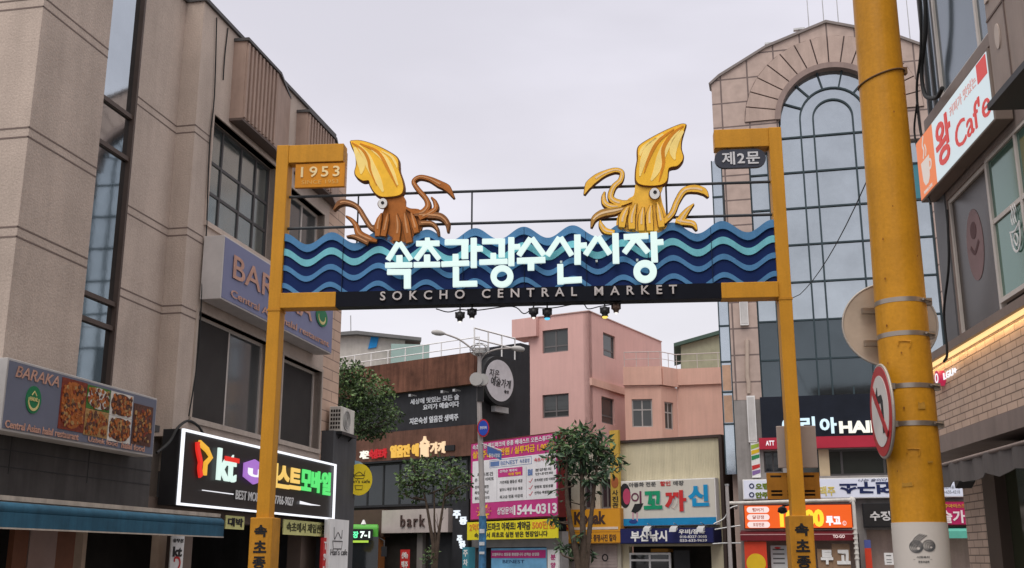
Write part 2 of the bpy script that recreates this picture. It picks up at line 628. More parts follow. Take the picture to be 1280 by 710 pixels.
for z in zb:
    for d in (0, 0.13):
        m.box(u_t0 - 0.004, u_t1, -0.104, -0.09, z + d, z + d + 0.022)
        m.box(u_t0 - 0.004, u_t0 + 0.01, -0.104, 4.9, z + d, z + d + 0.022)
        m.box(u_r0, u_p - 0.006, 0.346, 0.36, z + d, z + d + 0.022)
        m.box(u_p - 0.004, u_p + 0.01, -0.004, 0.345, z + d, z + d + 0.022)
        m.box(u_p - 0.004, w_up[0] - 0.06, -0.004, 0.01, z + d, z + d + 0.022)
m.build('joint_lines', M_joint, lb)
# glass slit
m = MB().box(u_t1, u_r0, 0.42, 0.5, z_fas, zT)
g = m.build('glass_slit', G_refl, lb)
m = MB().box(u_r0 - 0.05, u_r0, 0.34, 0.42, z_fas, zT).box(u_t1, u_t1 + 0.05, 0.36, 0.42, z_fas, zT)
for px, py in ((140, 128), (135, 182), (123, 372), (118, 402)):
    z = L.z(px, py, 0.37)
    m.box(u_t1 + 0.05, u_r0 - 0.05, 0.37, 0.42, z - 0.035, z + 0.035)
m.build('mullion', mat('bronze_frame', (0.09, 0.065, 0.055), 0.5), lb)
# windows
for r, kw, gl in ((w_lo, dict(xs=(0.52,)), (G_screen, glassmat('grey_reflecting_glass', (0.20, 0.22, 0.23), 0.75, 0.08))), (w_up, dict(xs=(0.27, 0.55, 0.78), zs=(0.33, 0.62)), (G_refl,)),
                  (w_lo2, dict(cols=1), (G_screen,)), (w_up2, dict(xs=(0.55,)), (glassmat('grey_reflecting_glass', (0.20, 0.22, 0.23), 0.75, 0.08),))):
    f = window(lb, L, r, 0.16, M_alu if r is not w_up else M_aludk, gl[-1] if len(gl) > 1 else (glassmat('pale_office_glass', (0.40, 0.46, 0.46), 0.9, 0.12) if r is w_up else gl[0]), fw=0.055, **kw)
    if len(gl) > 1:
        MB().box(r[0] + 0.06, r[0] + (r[1] - r[0]) * 0.52 - 0.03, 0.165, 0.18, r[2] + 0.06, r[3] - 0.06).build('insect_screen', gl[0], f)
    MB().box(r[0] - 0.06, r[1] + 0.06, -0.04, 0.14, r[2] - 0.09, r[2]).box(r[0] - 0.06, r[0], -0.03, 0.14, r[2], r[3]).box(r[1], r[1] + 0.06, -0.03, 0.14, r[2], r[3]).box(r[0] - 0.06, r[1] + 0.06, -0.03, 0.14, r[3], r[3] + 0.06).build('window_surround', M_conc if r in (w_up,) else mat('pale_surround', (0.43, 0.36, 0.31), 0.8, streak=0.2), lb)
# canted brown boxes under the roof line
for (xa, ya, xb, xc, yb_, nm) in ((306, 48, 349, 367, 143, 0), (383, 138, 419, 430, 186, 1)):
    a = L.u(xa, ya + 40, -0.25)
    b = L.u(xb, (ya + yb_) / 2, -0.25)
    c = L.u(xc, yb_, -0.1)
    zt = L.z(xa, ya, -0.25)
    zl = L.z(xa, 150 if nm == 0 else 215, -0.25)
    zt = min(zt, z_top - 0.02)
    m = MB()
    prof = [(a, 0), (a + 0.02, -0.25), (b, -0.25), (c, -0.02)]
    m.prism_z(prof, zl, zt)
    bx = m.build('roof_box', M_brownclad, lb)
    m = MB()
    n = int((b - a) / 0.16)
    for i in range(n):
        x = a + 0.04 + (b - a - 0.04) * i / n
        m.box(x, x + 0.07, -0.285, -0.25, zl + 0.02, zt - 0.03)
    m.build('cladding_rib', M_brownclad, bx)
    MB().prism_z([(a - 0.02, 0), (a - 0.01, -0.30), (b + 0.02, -0.30), (c + 0.03, -0.02)], zt, zt + 0.06).build('roof_edge', M_aludk, bx)
    MB().prism_z([(a - 0.005, 0), (a + 0.01, -0.26), (b, -0.26), (c, -0.03)], zl - 0.05, zl).build('soffit', M_browndk, bx)
# peach brick end
M_peach = brickmat('peach_siding', (0.52, 0.36, 0.27), (0.48, 0.33, 0.25), (0.22, 0.15, 0.12), 2.4, 0.24, 0.012, bump=0.5, var=0.1)
m = MB().wall(u_s, u_e, z_fas - 0.1, z_top - 0.02, [], 0.03, 4.9)
m.build('siding_wall', M_peach, lb)
# dark stone fascia, ledge, ground floor
m = MB().box(u_t0 - 6, u_r0 + 0.25, -0.28, 0.3, L.z(0, 628, -0.9) + 0.05, z_fas)
m.box(u_t0 - 6, u_r0 + 0.32, -0.33, 0.2, z_fas - 0.16, z_fas - 0.06)
m.build('fascia', M_stone_dk, lb)
m = MB()
for x in (u_t0 - 0.9, u_t0 + 0.1, u_t1 + 0.2):
    m.box(x, x + 0.012, -0.284, -0.27, z_aw + 0.15, z_fas - 0.17)
for z in (z_aw + 0.22, z_aw + 0.42):
    m.box(u_t0 - 6, u_r0 + 0.254, -0.284, -0.27, z, z + 0.014)
m.build('stone_joints', M_black, lb)
sh0, sh1 = L.u(15, 690), L.u(238, 690)
dk0 = L.u(404, 560)
dk1 = L.u(431, 600)
m = MB().wall(u_t0 - 6, dk1, 0, z_aw + 0.1, [(sh0 - 1.6, sh1 - 0.35, 0.1, z_aw - 0.12), (sh1 + 0.15, dk0 - 0.9, 0.1, z_aw - 0.22)], 0.05, 0.3)
m.build('shop_front', mat('dim_shop_front', (0.16, 0.12, 0.1), 0.8), lb)
m = MB().box(u_t0 - 6, dk1, 3.0, 3.1, 0, z_aw + 0.1).box(u_t0 - 6, dk1, 0.36, 3.0, z_aw - 0.08, z_aw + 0.05)
m.build('shop_interior', M_inside, lb)
m = MB()
for px0, px1, zt in ((16, 34, 2.4), (36, 70, 2.35), (70, 100, 2.4)):
    m = MB().box(L.u(px0, 690, 0.5), L.u(px1, 690, 0.5), 0.5, 0.58, 0.1, z_aw - 0.15)
    m.build('timber_panel', M_wood if px0 != 36 else mat('pinkish_board', (0.42, 0.3, 0.27), 0.8), lb)
for pa_, pb_ in ((101, 106), (196, 206)):
    MB().box(L.u(pa_, 690), L.u(pb_, 690), -0.02, 0.1, 0.1, z_aw - 0.1).build('door_post', mat('pale_timber', (0.45, 0.34, 0.26), 0.7), lb)
# dark panelled bay beyond the shop sign
m = MB().box(dk0 - 0.05, dk1, -0.25, 4.9, 0, L.z(410, 540))
m.build('dark_bay', M_greywall, lb)

# awning
a0, a1 = L.u(-60, 650, -0.9), L.u(278, 655, -0.9)
za_t, za_b = L.z(0, 628, -0.9), L.z(0, 659, -0.9)
aw = thing('awning', 'long dark blue fabric awning over the dim shop front beside the black phone shop sign', 'awning', L, ((a0 + a1) / 2, -0.3, za_b))
m = MB().prism_x([(-0.285, za_t + 0.11), (-0.285, za_t + 0.045), (-0.86, za_t + 0.03), (-0.86, za_t + 0.085)], a0, a1)
m.build('cover_plate', M_cream, aw)
m = MB()
m.tube([(a0, -0.86, za_t - 0.06), (a1, -0.86, za_t - 0.06)], 0.075, 12)
m.build('roller', M_blue_awn, aw)
m = MB().box(a0, a1, -0.93, -0.915, za_b, za_t - 0.1)
m.build('valance', M_blue_awn, aw)
MB().box(a0, a1, -0.935, -0.912, za_b - 0.018, za_b).build('valance_trim', M_cream, aw)

# BARAKA signs
M_slate = mat('slate_blue_sign_face', (0.125, 0.135, 0.185), 0.45, var=0.06)
M_slate2 = mat('lilac_blue_sign_face', (0.165, 0.175, 0.29), 0.45, var=0.06)
M_peachl = mat('peach_lettering', (0.46, 0.26, 0.20), 0.7, var=0.2, scale=6)
M_green = mat('green_emblem', (0.01, 0.16, 0.06), 0.5)
M_yel = mat('pale_yellow', (0.62, 0.52, 0.22), 0.6)
n1 = -0.62
r = (L.u(4, 500, n1), L.u(195, 520, n1), L.z(2, 538, n1), L.z(8, 446, n1))
sg = signboard('shop_sign', 'slate blue restaurant sign with food photos on the dark stone ledge', 'sign', L, r, -0.34, 0.28, M_slate, mat('sign_rim_grey', (0.4, 0.38, 0.37), 0.5))
X = lambda t: r[0] + (r[1] - r[0]) * t
Zz = lambda t: r[2] + (r[3] - r[2]) * t
yf = n1 - 0.012
F = lambda p: (L.u(p, 505, n1) - r[0]) / (r[1] - r[0])
xe = F(40)
MB().text('BARAKA', X(F(14)), X(F(70)), Zz(0.76), Zz(0.92), yf, 0.006, 0.008, shear=0.25).text('Central Asian halal restaurant', X(F(8)), X(F(101)), Zz(0.045), Zz(0.15), yf, 0.006, 0.02).text('Uzbek food  033-635-4567'[:10], X(F(113)), X(F(150)), Zz(0.06), Zz(0.14), yf, 0.006, 0.02).text('halal food', X(F(155)), X(F(184)), Zz(0.05), Zz(0.15), yf, 0.006, 0.02).build('lettering', M_peachl, sg)
MB().ellipse((X(xe), Zz(0.50)), 0.145, 0.165, yf - 0.006, yf + 0.004).build('emblem', M_green, sg)
m = MB().ribbon(crom([(X(xe) + 0.10 * math.cos(a), Zz(0.49) + 0.11 * math.sin(a)) for a in [R(d) for d in (165, 200, 235, 270, 305, 340, 375)]]), [0.006 + 0.026 * math.sin(math.pi * i / 36) for i in range(37)], yf - 0.012, yf - 0.005)
m.ribbon([(X(xe) - 0.045, Zz(0.56)), (X(xe), Zz(0.62)), (X(xe) + 0.045, Zz(0.56))], [0.012] * 3, yf - 0.012, yf - 0.005).text('HALAL', X(xe) - 0.075, X(xe) + 0.075, Zz(0.48), Zz(0.535), yf - 0.006, 0.006)
m.build('crescent', M_yel, sg)
DISH = [mat('stew_red', (0.18, 0.03, 0.014), 0.5, var=0.4, scale=20), mat('fried_orange', (0.34, 0.10, 0.02), 0.5, var=0.5, scale=20), mat('bread_tan', (0.36, 0.21, 0.08), 0.6, var=0.4, scale=20),
        mat('meat_brown', (0.09, 0.035, 0.022), 0.5, var=0.4, scale=20), mat('herb_green', (0.06, 0.16, 0.03), 0.6, var=0.3, scale=20), mat('plate_white', (0.6, 0.57, 0.53), 0.4)]
for (ta, tb, sa, sb, back, dish, rows) in ((F(74), F(106), 0.17, 0.93, 0, 1, 7), (F(106.4), F(136), 0.56, 0.92, 4, 5, 3), (F(106.4), F(136), 0.15, 0.555, 2, 2, 5), (F(136.4), F(165), 0.54, 0.92, 5, 3, 4), (F(136.4), F(165), 0.13, 0.535, 5, 3, 5), (F(167), F(191), 0.15, 0.82, 3, 3, 5)):
    ph = MB().box(X(ta), X(tb), yf - 0.004, yf + 0.004, Zz(sa), Zz(sb)).build('food_photo', DISH[back], sg)
    cx, cz, rx, rz = (X(ta) + X(tb)) / 2, (Zz(sa) + Zz(sb)) / 2, (X(tb) - X(ta)) * 0.46, (Zz(sb) - Zz(sa)) * 0.44
    MB().ellipse((cx, cz), rx * 1.02, rz * 1.05, yf - 0.008, yf - 0.003).build('dish', DISH[dish], ph)
    for k, c in enumerate((0, 1, 2, 3, 1)):
        mm = MB()
        for i in range(9 + 2 * rows):
            mm.ellipse((cx + rx * rnd.uniform(-0.9, 0.9), cz + rz * rnd.uniform(-0.9, 0.9)), rnd.uniform(0.018, 0.04), rnd.uniform(0.014, 0.03), yf - 0.0125 - 0.0008 * k, yf - 0.007, 9, rnd.uniform(0, 3))
        mm.build('food_pieces', DISH[c], ph)

n2 = -0.42
r = (L.u(279, 330, n2), L.u(417, 390, n2), L.z(274, 372, n2), L.z(279, 292, n2))
sg = signboard('shop_sign', 'lilac blue restaurant sign hung high between the two window rows', 'sign', L, r, -0.03, 0.38, M_slate2, mat('sign_rim_pale', (0.46, 0.43, 0.42), 0.5))
yf = n2 - 0.012
F = lambda p: (L.u(p, 365, n2) - r[0]) / (r[1] - r[0])
xe = F(403)
m = MB().text('BARAKA', X(F(289)), X(F(391)), Zz(0.41), Zz(0.78), yf, 0.006, 0.008).text('Central Asian halal restaurant', X(F(288)), X(F(413)), Zz(0.10), Zz(0.22), yf, 0.006, 0.01)
m.build('lettering', M_peachl, sg)
MB().ellipse((X(xe), Zz(0.60)), 0.33, 0.2, yf - 0.006, yf + 0.004).build('emblem', M_green, sg)
MB().ribbon(crom([(X(xe) + 0.2 * math.cos(a), Zz(0.60) + 0.13 * math.sin(a)) for a in [R(d) for d in (165, 200, 235, 270, 305, 340, 375)]]), [0.01 + 0.05 * math.sin(math.pi * i / 36) for i in range(37)], yf - 0.012, yf - 0.005).build('crescent', M_yel, sg)

# black light-box sign of the phone shop
n3 = -0.32
r = (L.u(224, 580, n3), L.u(417.5, 610, n3), L.z(224.5, 631.5, n3), L.z(229, 536, n3))
sg = signboard('shop_sign', 'black phone shop sign with glowing white outline, red and yellow emblem and coloured letters', 'sign', L, r, -0.0, 0.30, mat('satin_black_face', (0.022, 0.02, 0.02), 0.35, var=0.1), M_black, rim=0.05)
yf = n3 - 0.012
e = 0.036
m = MB().box(r[0], r[1], yf - 0.03, yf + 0.012, r[3] - e, r[3]).box(r[0], r[1], yf - 0.03, yf + 0.012, r[2], r[2] + e).box(r[0], r[0] + e * 1.3, yf - 0.03, yf + 0.012, r[2] + e, r[3] - e).box(r[1] - e * 1.3, r[1], yf - 0.03, yf + 0.012, r[2] + e, r[3] - e)
m.build('light_border', lit('white_tube_light', (0.92, 0.94, 1.0), 1.25), sg)
zz = lambda x, y: (210 + x / 5.073, 520 + y / 5.073)


def lpx(pts, n):
    return [L.hit(*zz(*p), n) for p in pts]


nl = yf - 0.03
MB().ribbon(crom(lpx([(195, 165), (197, 215), (212, 290), (208, 330), (215, 385)], nl)), [0.10] * 25, nl, yf + 0.01).build('red_emblem', lit('red_light', (0.85, 0.03, 0.02), 0.9), sg)
MB().ribbon(lpx([(205, 168), (255, 215), (278, 262), (245, 300), (238, 375)], nl), [0.085] * 5, nl - 0.004, yf + 0.01).build('yellow_emblem', lit('amber_light', (0.95, 0.50, 0.05), 0.9), sg)
rcz = lambda x0, x1, y0, y1: L.rc(zz(x0, y0)[0], zz(x1, y0)[0], zz(x0, y0)[1], zz(x0, y1)[1], nl)
MB().text('kt', *rcz(325, 440, 200, 408), yf, 0.03, 0.03).build('letter', lit('mint_white_light', (0.75, 0.95, 0.88), 1.0), sg)
MB().ribbon(lpx([(362, 268), (450, 286)], nl), [0.08, 0.08], nl - 0.012, yf - 0.02).build('red_stroke', lit('red_light', (0.85, 0.03, 0.02), 0.9), sg)
q = rcz(490, 618, 262, 425)
hx = [(q[0] + (q[1] - q[0]) * a, q[2] + (q[3] - q[2]) * b) for a, b in ((0.0, 0.25), (0.0, 0.78), (0.48, 1.0), (1.0, 0.8), (1.0, 0.22), (0.48, 0.0))]
hxo = MB().prism(hx, nl, yf).build('violet_hexagon', lit('violet_light', (0.50, 0.22, 0.75), 0.75), sg)
MB().text('U', q[0] + 0.14, q[1] - 0.14, q[2] + 0.13, q[3] - 0.17, nl, 0.012, 0.06).build('letter', lit('white_letter_light', (0.95, 0.95, 1.0), 1.0), sg)
for ch, x0, x1, y0, y1, c in (('베', 628, 698, 285, 445, 0), ('스', 706, 775, 308, 455, 0), ('트', 780, 845, 325, 462, 0), ('모', 852, 912, 335, 470, 1), ('바', 918, 975, 342, 482, 1), ('일', 984, 1034, 350, 498, 1)):
    MB().text(ch, *rcz(x0, x1, y0, y1), yf, 0.03, 0.035).build('letter', (lit('warm_yellow_light', (0.95, 0.62, 0.16), 0.95), lit('green_light', (0.12, 0.85, 0.2), 0.95))[c], sg)
m = MB().text('BEST MOBILE 070-7766-9027', *rcz(440, 805, 468, 528), yf, 0.012, 0.01)
m.build('lettering', mat('silver_lettering', (0.62, 0.62, 0.62), 0.5), sg)
MB().ribbon(lpx([(215, 470), (412, 496)], yf), [0.012, 0.016], yf - 0.012, yf).ribbon(lpx([(835, 548), (905, 562), (962, 568)], yf), [0.06, 0.03, 0.008], yf - 0.012, yf).build('swoosh', lit('white_letter_light', (0.95, 0.95, 1.0), 0.8), sg)

# banners, panels and small signs under it
M_lime = mat('yellow_green_banner', (0.60, 0.58, 0.24), 0.8)
r = (L.u(353, 660, -0.2), L.u(411, 660, -0.2), L.z(352, 668, -0.2), L.z(352, 649, -0.2))
m = MB().box(r[0], r[1], -0.22, -0.2, r[2], r[3])
bn = thing('banner', 'pale yellow-green banner with dark writing strung under the black phone shop sign', 'banner', L, (r[0], -0.2, r[2]))
m.build('cloth', M_lime, bn)
MB().text('속초에서 제일싼집!', X(0.06), X(0.92), Zz(0.2), Zz(0.85), -0.222, 0.006, 0.03).build('lettering', mat('olive_lettering', (0.07, 0.07, 0.03), 0.7), bn)
r = (L.u(281, 650, -0.2), L.u(304, 655, -0.2), L.z(281, 661, -0.2), L.z(281, 644, -0.2))
bn = thing('banner', 'short yellow-green banner with black framed characters beside the blue awning', 'banner', L, (r[0], -0.2, r[2]))
MB().box(r[0], r[1], -0.22, -0.2, r[2], r[3]).build('cloth', M_lime, bn)
MB().text('대박', X(0.1), X(0.92), Zz(0.2), Zz(0.85), -0.222, 0.006, 0.04).build('lettering', M_black, bn)
r = (L.u(212, 690, -0.2), L.u(228, 690, -0.2), 0.15, L.z(212, 664, -0.2))
bn = thing('banner', 'narrow white upright banner with black letters standing left of the gate post', 'banner', L, ((r[0] + r[1]) / 2, -0.2, 0))
MB().box(r[0], r[1], -0.22, -0.2, r[2], r[3]).build('cloth', M_white, bn)
MB().text('kt', X(0.15), X(0.85), L.z(213, 696, -0.2), L.z(213, 683, -0.2), -0.222, 0.006, 0.04).text('유무선', X(0.1), X(0.9), L.z(213, 678, -0.2), L.z(213, 673, -0.2), -0.222, 0.006, 0.03).build('lettering', M_black, bn)
MB().ribbon(crom([(X(0.3), r[3] - 0.46), (X(0.35), r[3] - 0.40), (X(0.65), r[3] - 0.41), (X(0.75), r[3] - 0.50), (X(0.5), r[3] - 0.62)]), [0.035] * 25, -0.228, -0.222).build('red_emblem', mat('red_print', (0.5, 0.03, 0.03), 0.6), bn)
MB().box(X(0.3), X(0.7), -0.21, 0.0, 0.12, 0.2).build('banner_foot', M_blackm, bn)
r = (L.u(403, 690, -0.35), L.u(411, 690, -0.35), 0.15, L.z(403, 672, -0.35))
bn = thing('banner', 'narrow red and white notice strip beside the white cafe panel', 'banner', L, (r[0], -0.3, 0))
MB().box(r[0], r[1], -0.36, -0.3, 0.13, r[3]).build('panel', mat('red_print', (0.5, 0.03, 0.03), 0.6), bn)
MB().text('TV', X(0.15), X(0.85), r[3] - 0.24, r[3] - 0.08, -0.362, 0.006, 0.03).text('인터넷', X(0.1), X(0.9), r[3] - 0.46, r[3] - 0.32, -0.362, 0.006, 0.03).text('kt', X(0.1), X(0.9), r[3] - 0.8, r[3] - 0.58, -0.362, 0.006, 0.05).build('lettering', M_white, bn)
r = (L.u(411, 690, -0.42), L.u(435, 690, -0.42), 0.15, L.z(411, 648, -0.42))
bn = thing('cafe_signboard', 'white upright cafe panel with thin black line drawing of dishes', 'sign', L, (r[0], -0.3, 0))
MB().box(r[0], r[1], -0.42, -0.3, 0.13, r[3]).build('panel', M_white, bn)
m = MB().text("Han's cafe", X(0.08), X(0.95), L.z(412, 694, -0.42), L.z(412, 686, -0.42), -0.422, 0.006, 0.0)
kx, kz = X(0.42), r[3] - 0.62
m.ribbon([(kx - 0.3, kz + 0.16), (kx - 0.25, kz), (kx + 0.25, kz), (kx + 0.3, kz + 0.16), (kx - 0.3, kz + 0.16)], [0.018] * 5, -0.428, -0.422)
m.ribbon(crom([(kx - 0.25, kz + 0.45), (kx - 0.2, kz + 0.2), (kx, kz + 0.34), (kx + 0.22, kz + 0.22), (kx + 0.26, kz + 0.4)]), [0.016] * 25, -0.428, -0.422)
m.ribbon([(kx - 0.25, kz - 0.75), (kx - 0.2, kz - 0.95), (kx + 0.2, kz - 0.95), (kx + 0.25, kz - 0.75), (kx - 0.25, kz - 0.75)], [0.016] * 5, -0.428, -0.422)
m.build('drawing', M_black, bn)


def ac_unit(name, label, P, x, y, z, wd=0.82, h=0.6, d=0.32, face=(-1), fanside='end', bracket=True):
    """air-conditioner condenser; its fan grille is on the -x end when fanside is 'end', on the -y side when 'front'"""
    t = thing(name, label, 'air conditioner', P, (x, y, z))
    MB().box(x, x + wd, y - d, y, z, z + h).build('housing', mat('off_white_housing', (0.6, 0.57, 0.52), 0.5, streak=0.25), t, bevel=0.015)
    m = MB()
    if fanside == 'front':
        m.ring((x + wd * 0.38, z + h / 2), h * 0.36, h * 0.41, y - d - 0.02, y - d)
        for i in range(5):
            m.ring((x + wd * 0.38, z + h / 2), h * 0.06 * (i + 0.6), h * 0.06 * (i + 0.6) + 0.012, y - d - 0.015, y - d - 0.005, 24)
        m.build('fan_guard', mat('grey_guard', (0.38, 0.37, 0.35), 0.5), t)
        MB().ellipse((x + wd * 0.38, z + h / 2), h * 0.36, h * 0.36, y - d - 0.004, y - d + 0.01).build('fan_recess', mat('fan_grey', (0.28, 0.27, 0.26), 0.7), t)
    m = MB()
    for i in range(5):
        for j in range(4):
            m.box(x - 0.006, x + 0.01, y - d + 0.03 + j * (d - 0.05) / 4, y - d + 0.03 + (j + 0.7) * (d - 0.05) / 4, z + 0.06 + i * (h - 0.1) / 5, z + 0.06 + (i + 0.65) * (h - 0.1) / 5)
    m.build('side_grille', M_inside, t)
    if bracket:
        MB().box(x - 0.06, x + wd + 0.06, y - d - 0.05, y + 0.02, z - 0.07, z - 0.004).tube([(x + 0.1, y - d, z - 0.06), (x + 0.1, y + 0.1, z - 0.4)], 0.02, 6).tube([(x + wd - 0.1, y - d, z - 0.06), (x + wd - 0.1, y + 0.1, z - 0.4)], 0.02, 6).build('bracket', M_blackm, t)
    return t


ua = L.u(411, 530, -0.05)
da = 0.1
while L.u(426, 530, -da) > ua and da < 1.2:
    da += 0.02
wa = max(0.5, L.u(443, 530, -da) - ua)
print('AC', ua, da, wa)
ac_unit('air_conditioner', 'white air conditioner box with round fan on a black bracket above the charcoal wall', L, ua, -0.05, L.z(426, 539, -da), wa, 0.56, da - 0.05, fanside='front')

# round yellow projecting cafe sign (faces down the street)
c = at(449, 599.5, 25.5)
P = Plane((c.x, c.y), (1, 0.12))
t = thing('round_sign', 'round yellow cafe sign with thin black line drawing beside the charcoal wall', 'sign', P, (0, 0, c.z))
MB().disc((0, 0, c.z), (0, 1, 0), 0.36, 0.14, rx=0.30).build('sign_face', mat('yellow_sign_face', (0.62, 0.47, 0.02), 0.5, emit=0.12), t)
m = MB().text("Han's cafe", -0.24, 0.25, c.z - 0.08, c.z + 0.0, -0.071, 0.006, 0.01)
m.ribbon([(-0.13, c.z + 0.08), (-0.09, c.z + 0.02), (0.1, c.z + 0.02), (0.13, c.z + 0.09), (-0.13, c.z + 0.08)], [0.014] * 5, -0.078, -0.07)
m.ribbon(crom([(-0.13, c.z + 0.24), (-0.12, c.z + 0.1), (0, c.z + 0.17), (0.1, c.z + 0.1), (0.13, c.z + 0.2)]), [0.012] * 25, -0.078, -0.07)
m.ribbon([(-0.09, c.z - 0.14), (-0.07, c.z - 0.23), (0.07, c.z - 0.23), (0.09, c.z - 0.14), (-0.09, c.z - 0.14)], [0.012] * 5, -0.078, -0.07)
m.build('drawing', M_black, t)
MB().tube([(-0.25, 0.05, c.z + 0.05), (-0.55, 0.1, c.z + 0.05)], 0.03).disc((-0.1, 0.02, c.z + 0.1), (0, 1, 0), 0.33, 0.1, rx=0.28).build('sign_back', mat('pale_blue_back', (0.25, 0.4, 0.55), 0.5), t)

# loose cables on the left facade
def cable(label, P, pts, r=0.012, mt=None):
    return one(MB().tube(crom(pts, 6), r, 6), 'cable', label, 'cable', mt or M_cable, P, pts[0])


L3 = lambda px, py, n: (*[L.hit(px, py, n)[0]], n, L.hit(px, py, n)[1])
cable('thin dark cable running down beside the upper window of the concrete building', L, [L3(271, 22, -0.03), L3(268, 120, -0.03), L3(262, 180, -0.03), L3(258, 290, -0.04), L3(253, 345, -0.04), L3(252, 372, -0.06), L3(247, 450, -0.04), L3(236, 520, -0.05)])
cable('thick black cable sagging onto the corner of the black phone shop sign', L, [L3(196, 566, -0.3), L3(212, 552, -0.25), L3(222, 535, -0.25), L3(235, 526, -0.2), L3(247, 532, -0.2), L3(254, 542, -0.15)], 0.022)
cable('short cable hanging from the roof edge near the brown roof box', L, [L3(285, 35, -0.02), L3(281, 70, -0.02), L3(279, 100, -0.03)])
# ================================================================ MARKET GATE
M_gy = mat('ochre_gate_paint', (0.57, 0.262, 0.02), 0.55, var=0.10, scale=1.4, streak=0.16, grain=0.04, bump=0.12)
M_gy2 = mat('ochre_gate_paint_worn', (0.53, 0.24, 0.022), 0.6, var=0.16, scale=3, streak=0.25)
M_navy = mat('navy_wave_board', (0.006, 0.020, 0.095), 0.5, var=0.1, spec=0.12)
M_blk = mat('black_beam_paint', (0.006, 0.007, 0.012), 0.5, var=0.2, spec=0.1)
gl, gr = at(339, 380, 15.3), at(975, 365, 14.6)
G = Plane((gl.x, gl.y), (gr.x - gl.x, gr.y - gl.y))
gh = G.hit
gate = thing('market_gate', 'yellow market gate with blue wave board, two squids and glowing white letters', 'gate', G, (0, 0, 0))
DP = 0.24                                  # post depth, front face at y = 0
pw = 0.19
uL0 = G.u(335, 380)
uL1 = G.u(350.5, 380)
uR0 = G.u(969, 300)
uR1 = G.u(990, 370)
zTL, zTR = G.z(345, 183), G.z(970, 157)
zTT = (zTL + zTR) / 2
zBB, zBT = (G.z(420, 386) + G.z(900, 371.5)) / 2, (G.z(420, 367) + G.z(901, 352)) / 2
zbase = G.z(320, 647)
print('GATE', uL0, uL1, uR0, uR1, zTL, zTR, zBB, zBT, zbase, G.z(995, 625))
posts = []
for (a, b) in ((uL0, uL1), (uR0, uR1)):
    p = MB().box(a, b, 0, DP, 0, zTT).build('post', M_gy, gate, bevel=0.01)
    bb = MB().box(a - 0.055, b + 0.075, -0.07, DP + 0.06, 0, zbase)
    bb.build('post_base', M_gy2, p, bevel=0.012)
    MB().box(a - 0.008, b + 0.008, -0.008, DP + 0.008, zBB - 0.03, zBB).build('joint_collar', M_gy2, p)
    m = MB()
    m.text('속초종합중앙시장', 0, 1, 0, 1, 0, 0.01, 0.03)
    s_ = (b - a) * 0.98
    mm = MB()
    zc = zbase - 0.10
    for ch in '속초종합중앙시장':
        mm.text(ch, (a + b) / 2 - s_ / 2 + 0.01, (a + b) / 2 + s_ / 2 + 0.01, zc - s_ * 0.9, zc, -0.071, 0.006, 0.035)
        zc -= s_ * 1.16
        if zc < 0.3:
            break
    mm.build('lettering', M_black, p)
    MB().box(a - 0.2, b + 0.2, -0.2, DP + 0.2, 0, 0.13).build('footing', mat('concrete_footing', (0.3, 0.29, 0.28), 0.9), p)
# brackets on top, hanging plates
for (px0, px1, side) in ((359, 429, 0), (893, 966, 1)):
    x0, x1 = (uL1, G.u(429, 193)) if side == 0 else (G.u(893, 173), uR0)
    MB().box(x0, x1, 0.01, DP - 0.01, zTT - 0.285, zTT - 0.004).build('top_bracket', M_gy, gate, bevel=0.008)
M_plate = mat('orange_plate', (0.62, 0.24, 0.012), 0.5, streak=0.1)
r = (*[G.u(x, 220) for x in (368, 430)], G.z(370, 234), zTT - 0.30)
pl = MB().box(r[0], r[1], 0.03, 0.09, r[2], r[3]).build('hanging_plate', M_plate, gate, bevel=0.006)
X = lambda t: r[0] + (r[1] - r[0]) * t
Zz = lambda t: r[2] + (r[3] - r[2]) * t
M_ply = mat('pale_yellow_lettering', (0.78, 0.62, 0.33), 0.5)
MB().text('SINCE 1953', X(0.14), X(0.88), Zz(0.14), Zz(0.30), 0.03, 0.004, 0.0).build('faint_lettering', mat('faded_amber_lettering', (0.66, 0.38, 0.10), 0.6), pl)
MB().text('1953', X(0.12), X(0.90), Zz(0.42), Zz(0.86), 0.03, 0.012, 0.012, sp=1.3).build('lettering', M_ply, pl)
MB().box(X(0.2), X(0.22), 0.05, 0.07, r[3], r[3] + 0.03).box(X(0.8), X(0.82), 0.05, 0.07, r[3], r[3] + 0.03).build('hanger', M_blackm, pl)
r = (*[G.u(x, 198) for x in (893.5, 958)], G.z(895, 209.5), G.z(895, 186.5))
rr = (r[3] - r[2]) / 2
prof = [(r[0] + rr - rr * math.sin(t), (r[2] + r[3]) / 2 - rr * math.cos(t)) for t in [math.pi * i / 10 for i in range(11)]] + [(r[1] - rr + rr * math.sin(t), (r[2] + r[3]) / 2 + rr * math.cos(t)) for t in [math.pi * i / 10 for i in range(11)]]
pl = MB().prism(prof, 0.03, 0.09).build('hanging_plate', mat('dark_slate_plate', (0.05, 0.055, 0.075), 0.45), gate)
X = lambda t: r[0] + (r[1] - r[0]) * t
Zz = lambda t: r[2] + (r[3] - r[2]) * t
MB().text('제2문', X(0.14), X(0.88), Zz(0.16), Zz(0.86), 0.03, 0.012, 0.02, sp=1.1).build('lettering', mat('light_grey_lettering', (0.62, 0.62, 0.64), 0.5), pl)
MB().box(X(0.25), X(0.27), 0.05, 0.07, r[3], zTT - 0.28).box(X(0.75), X(0.77), 0.05, 0.07, r[3], zTT - 0.28).build('hanger', M_blackm, pl)
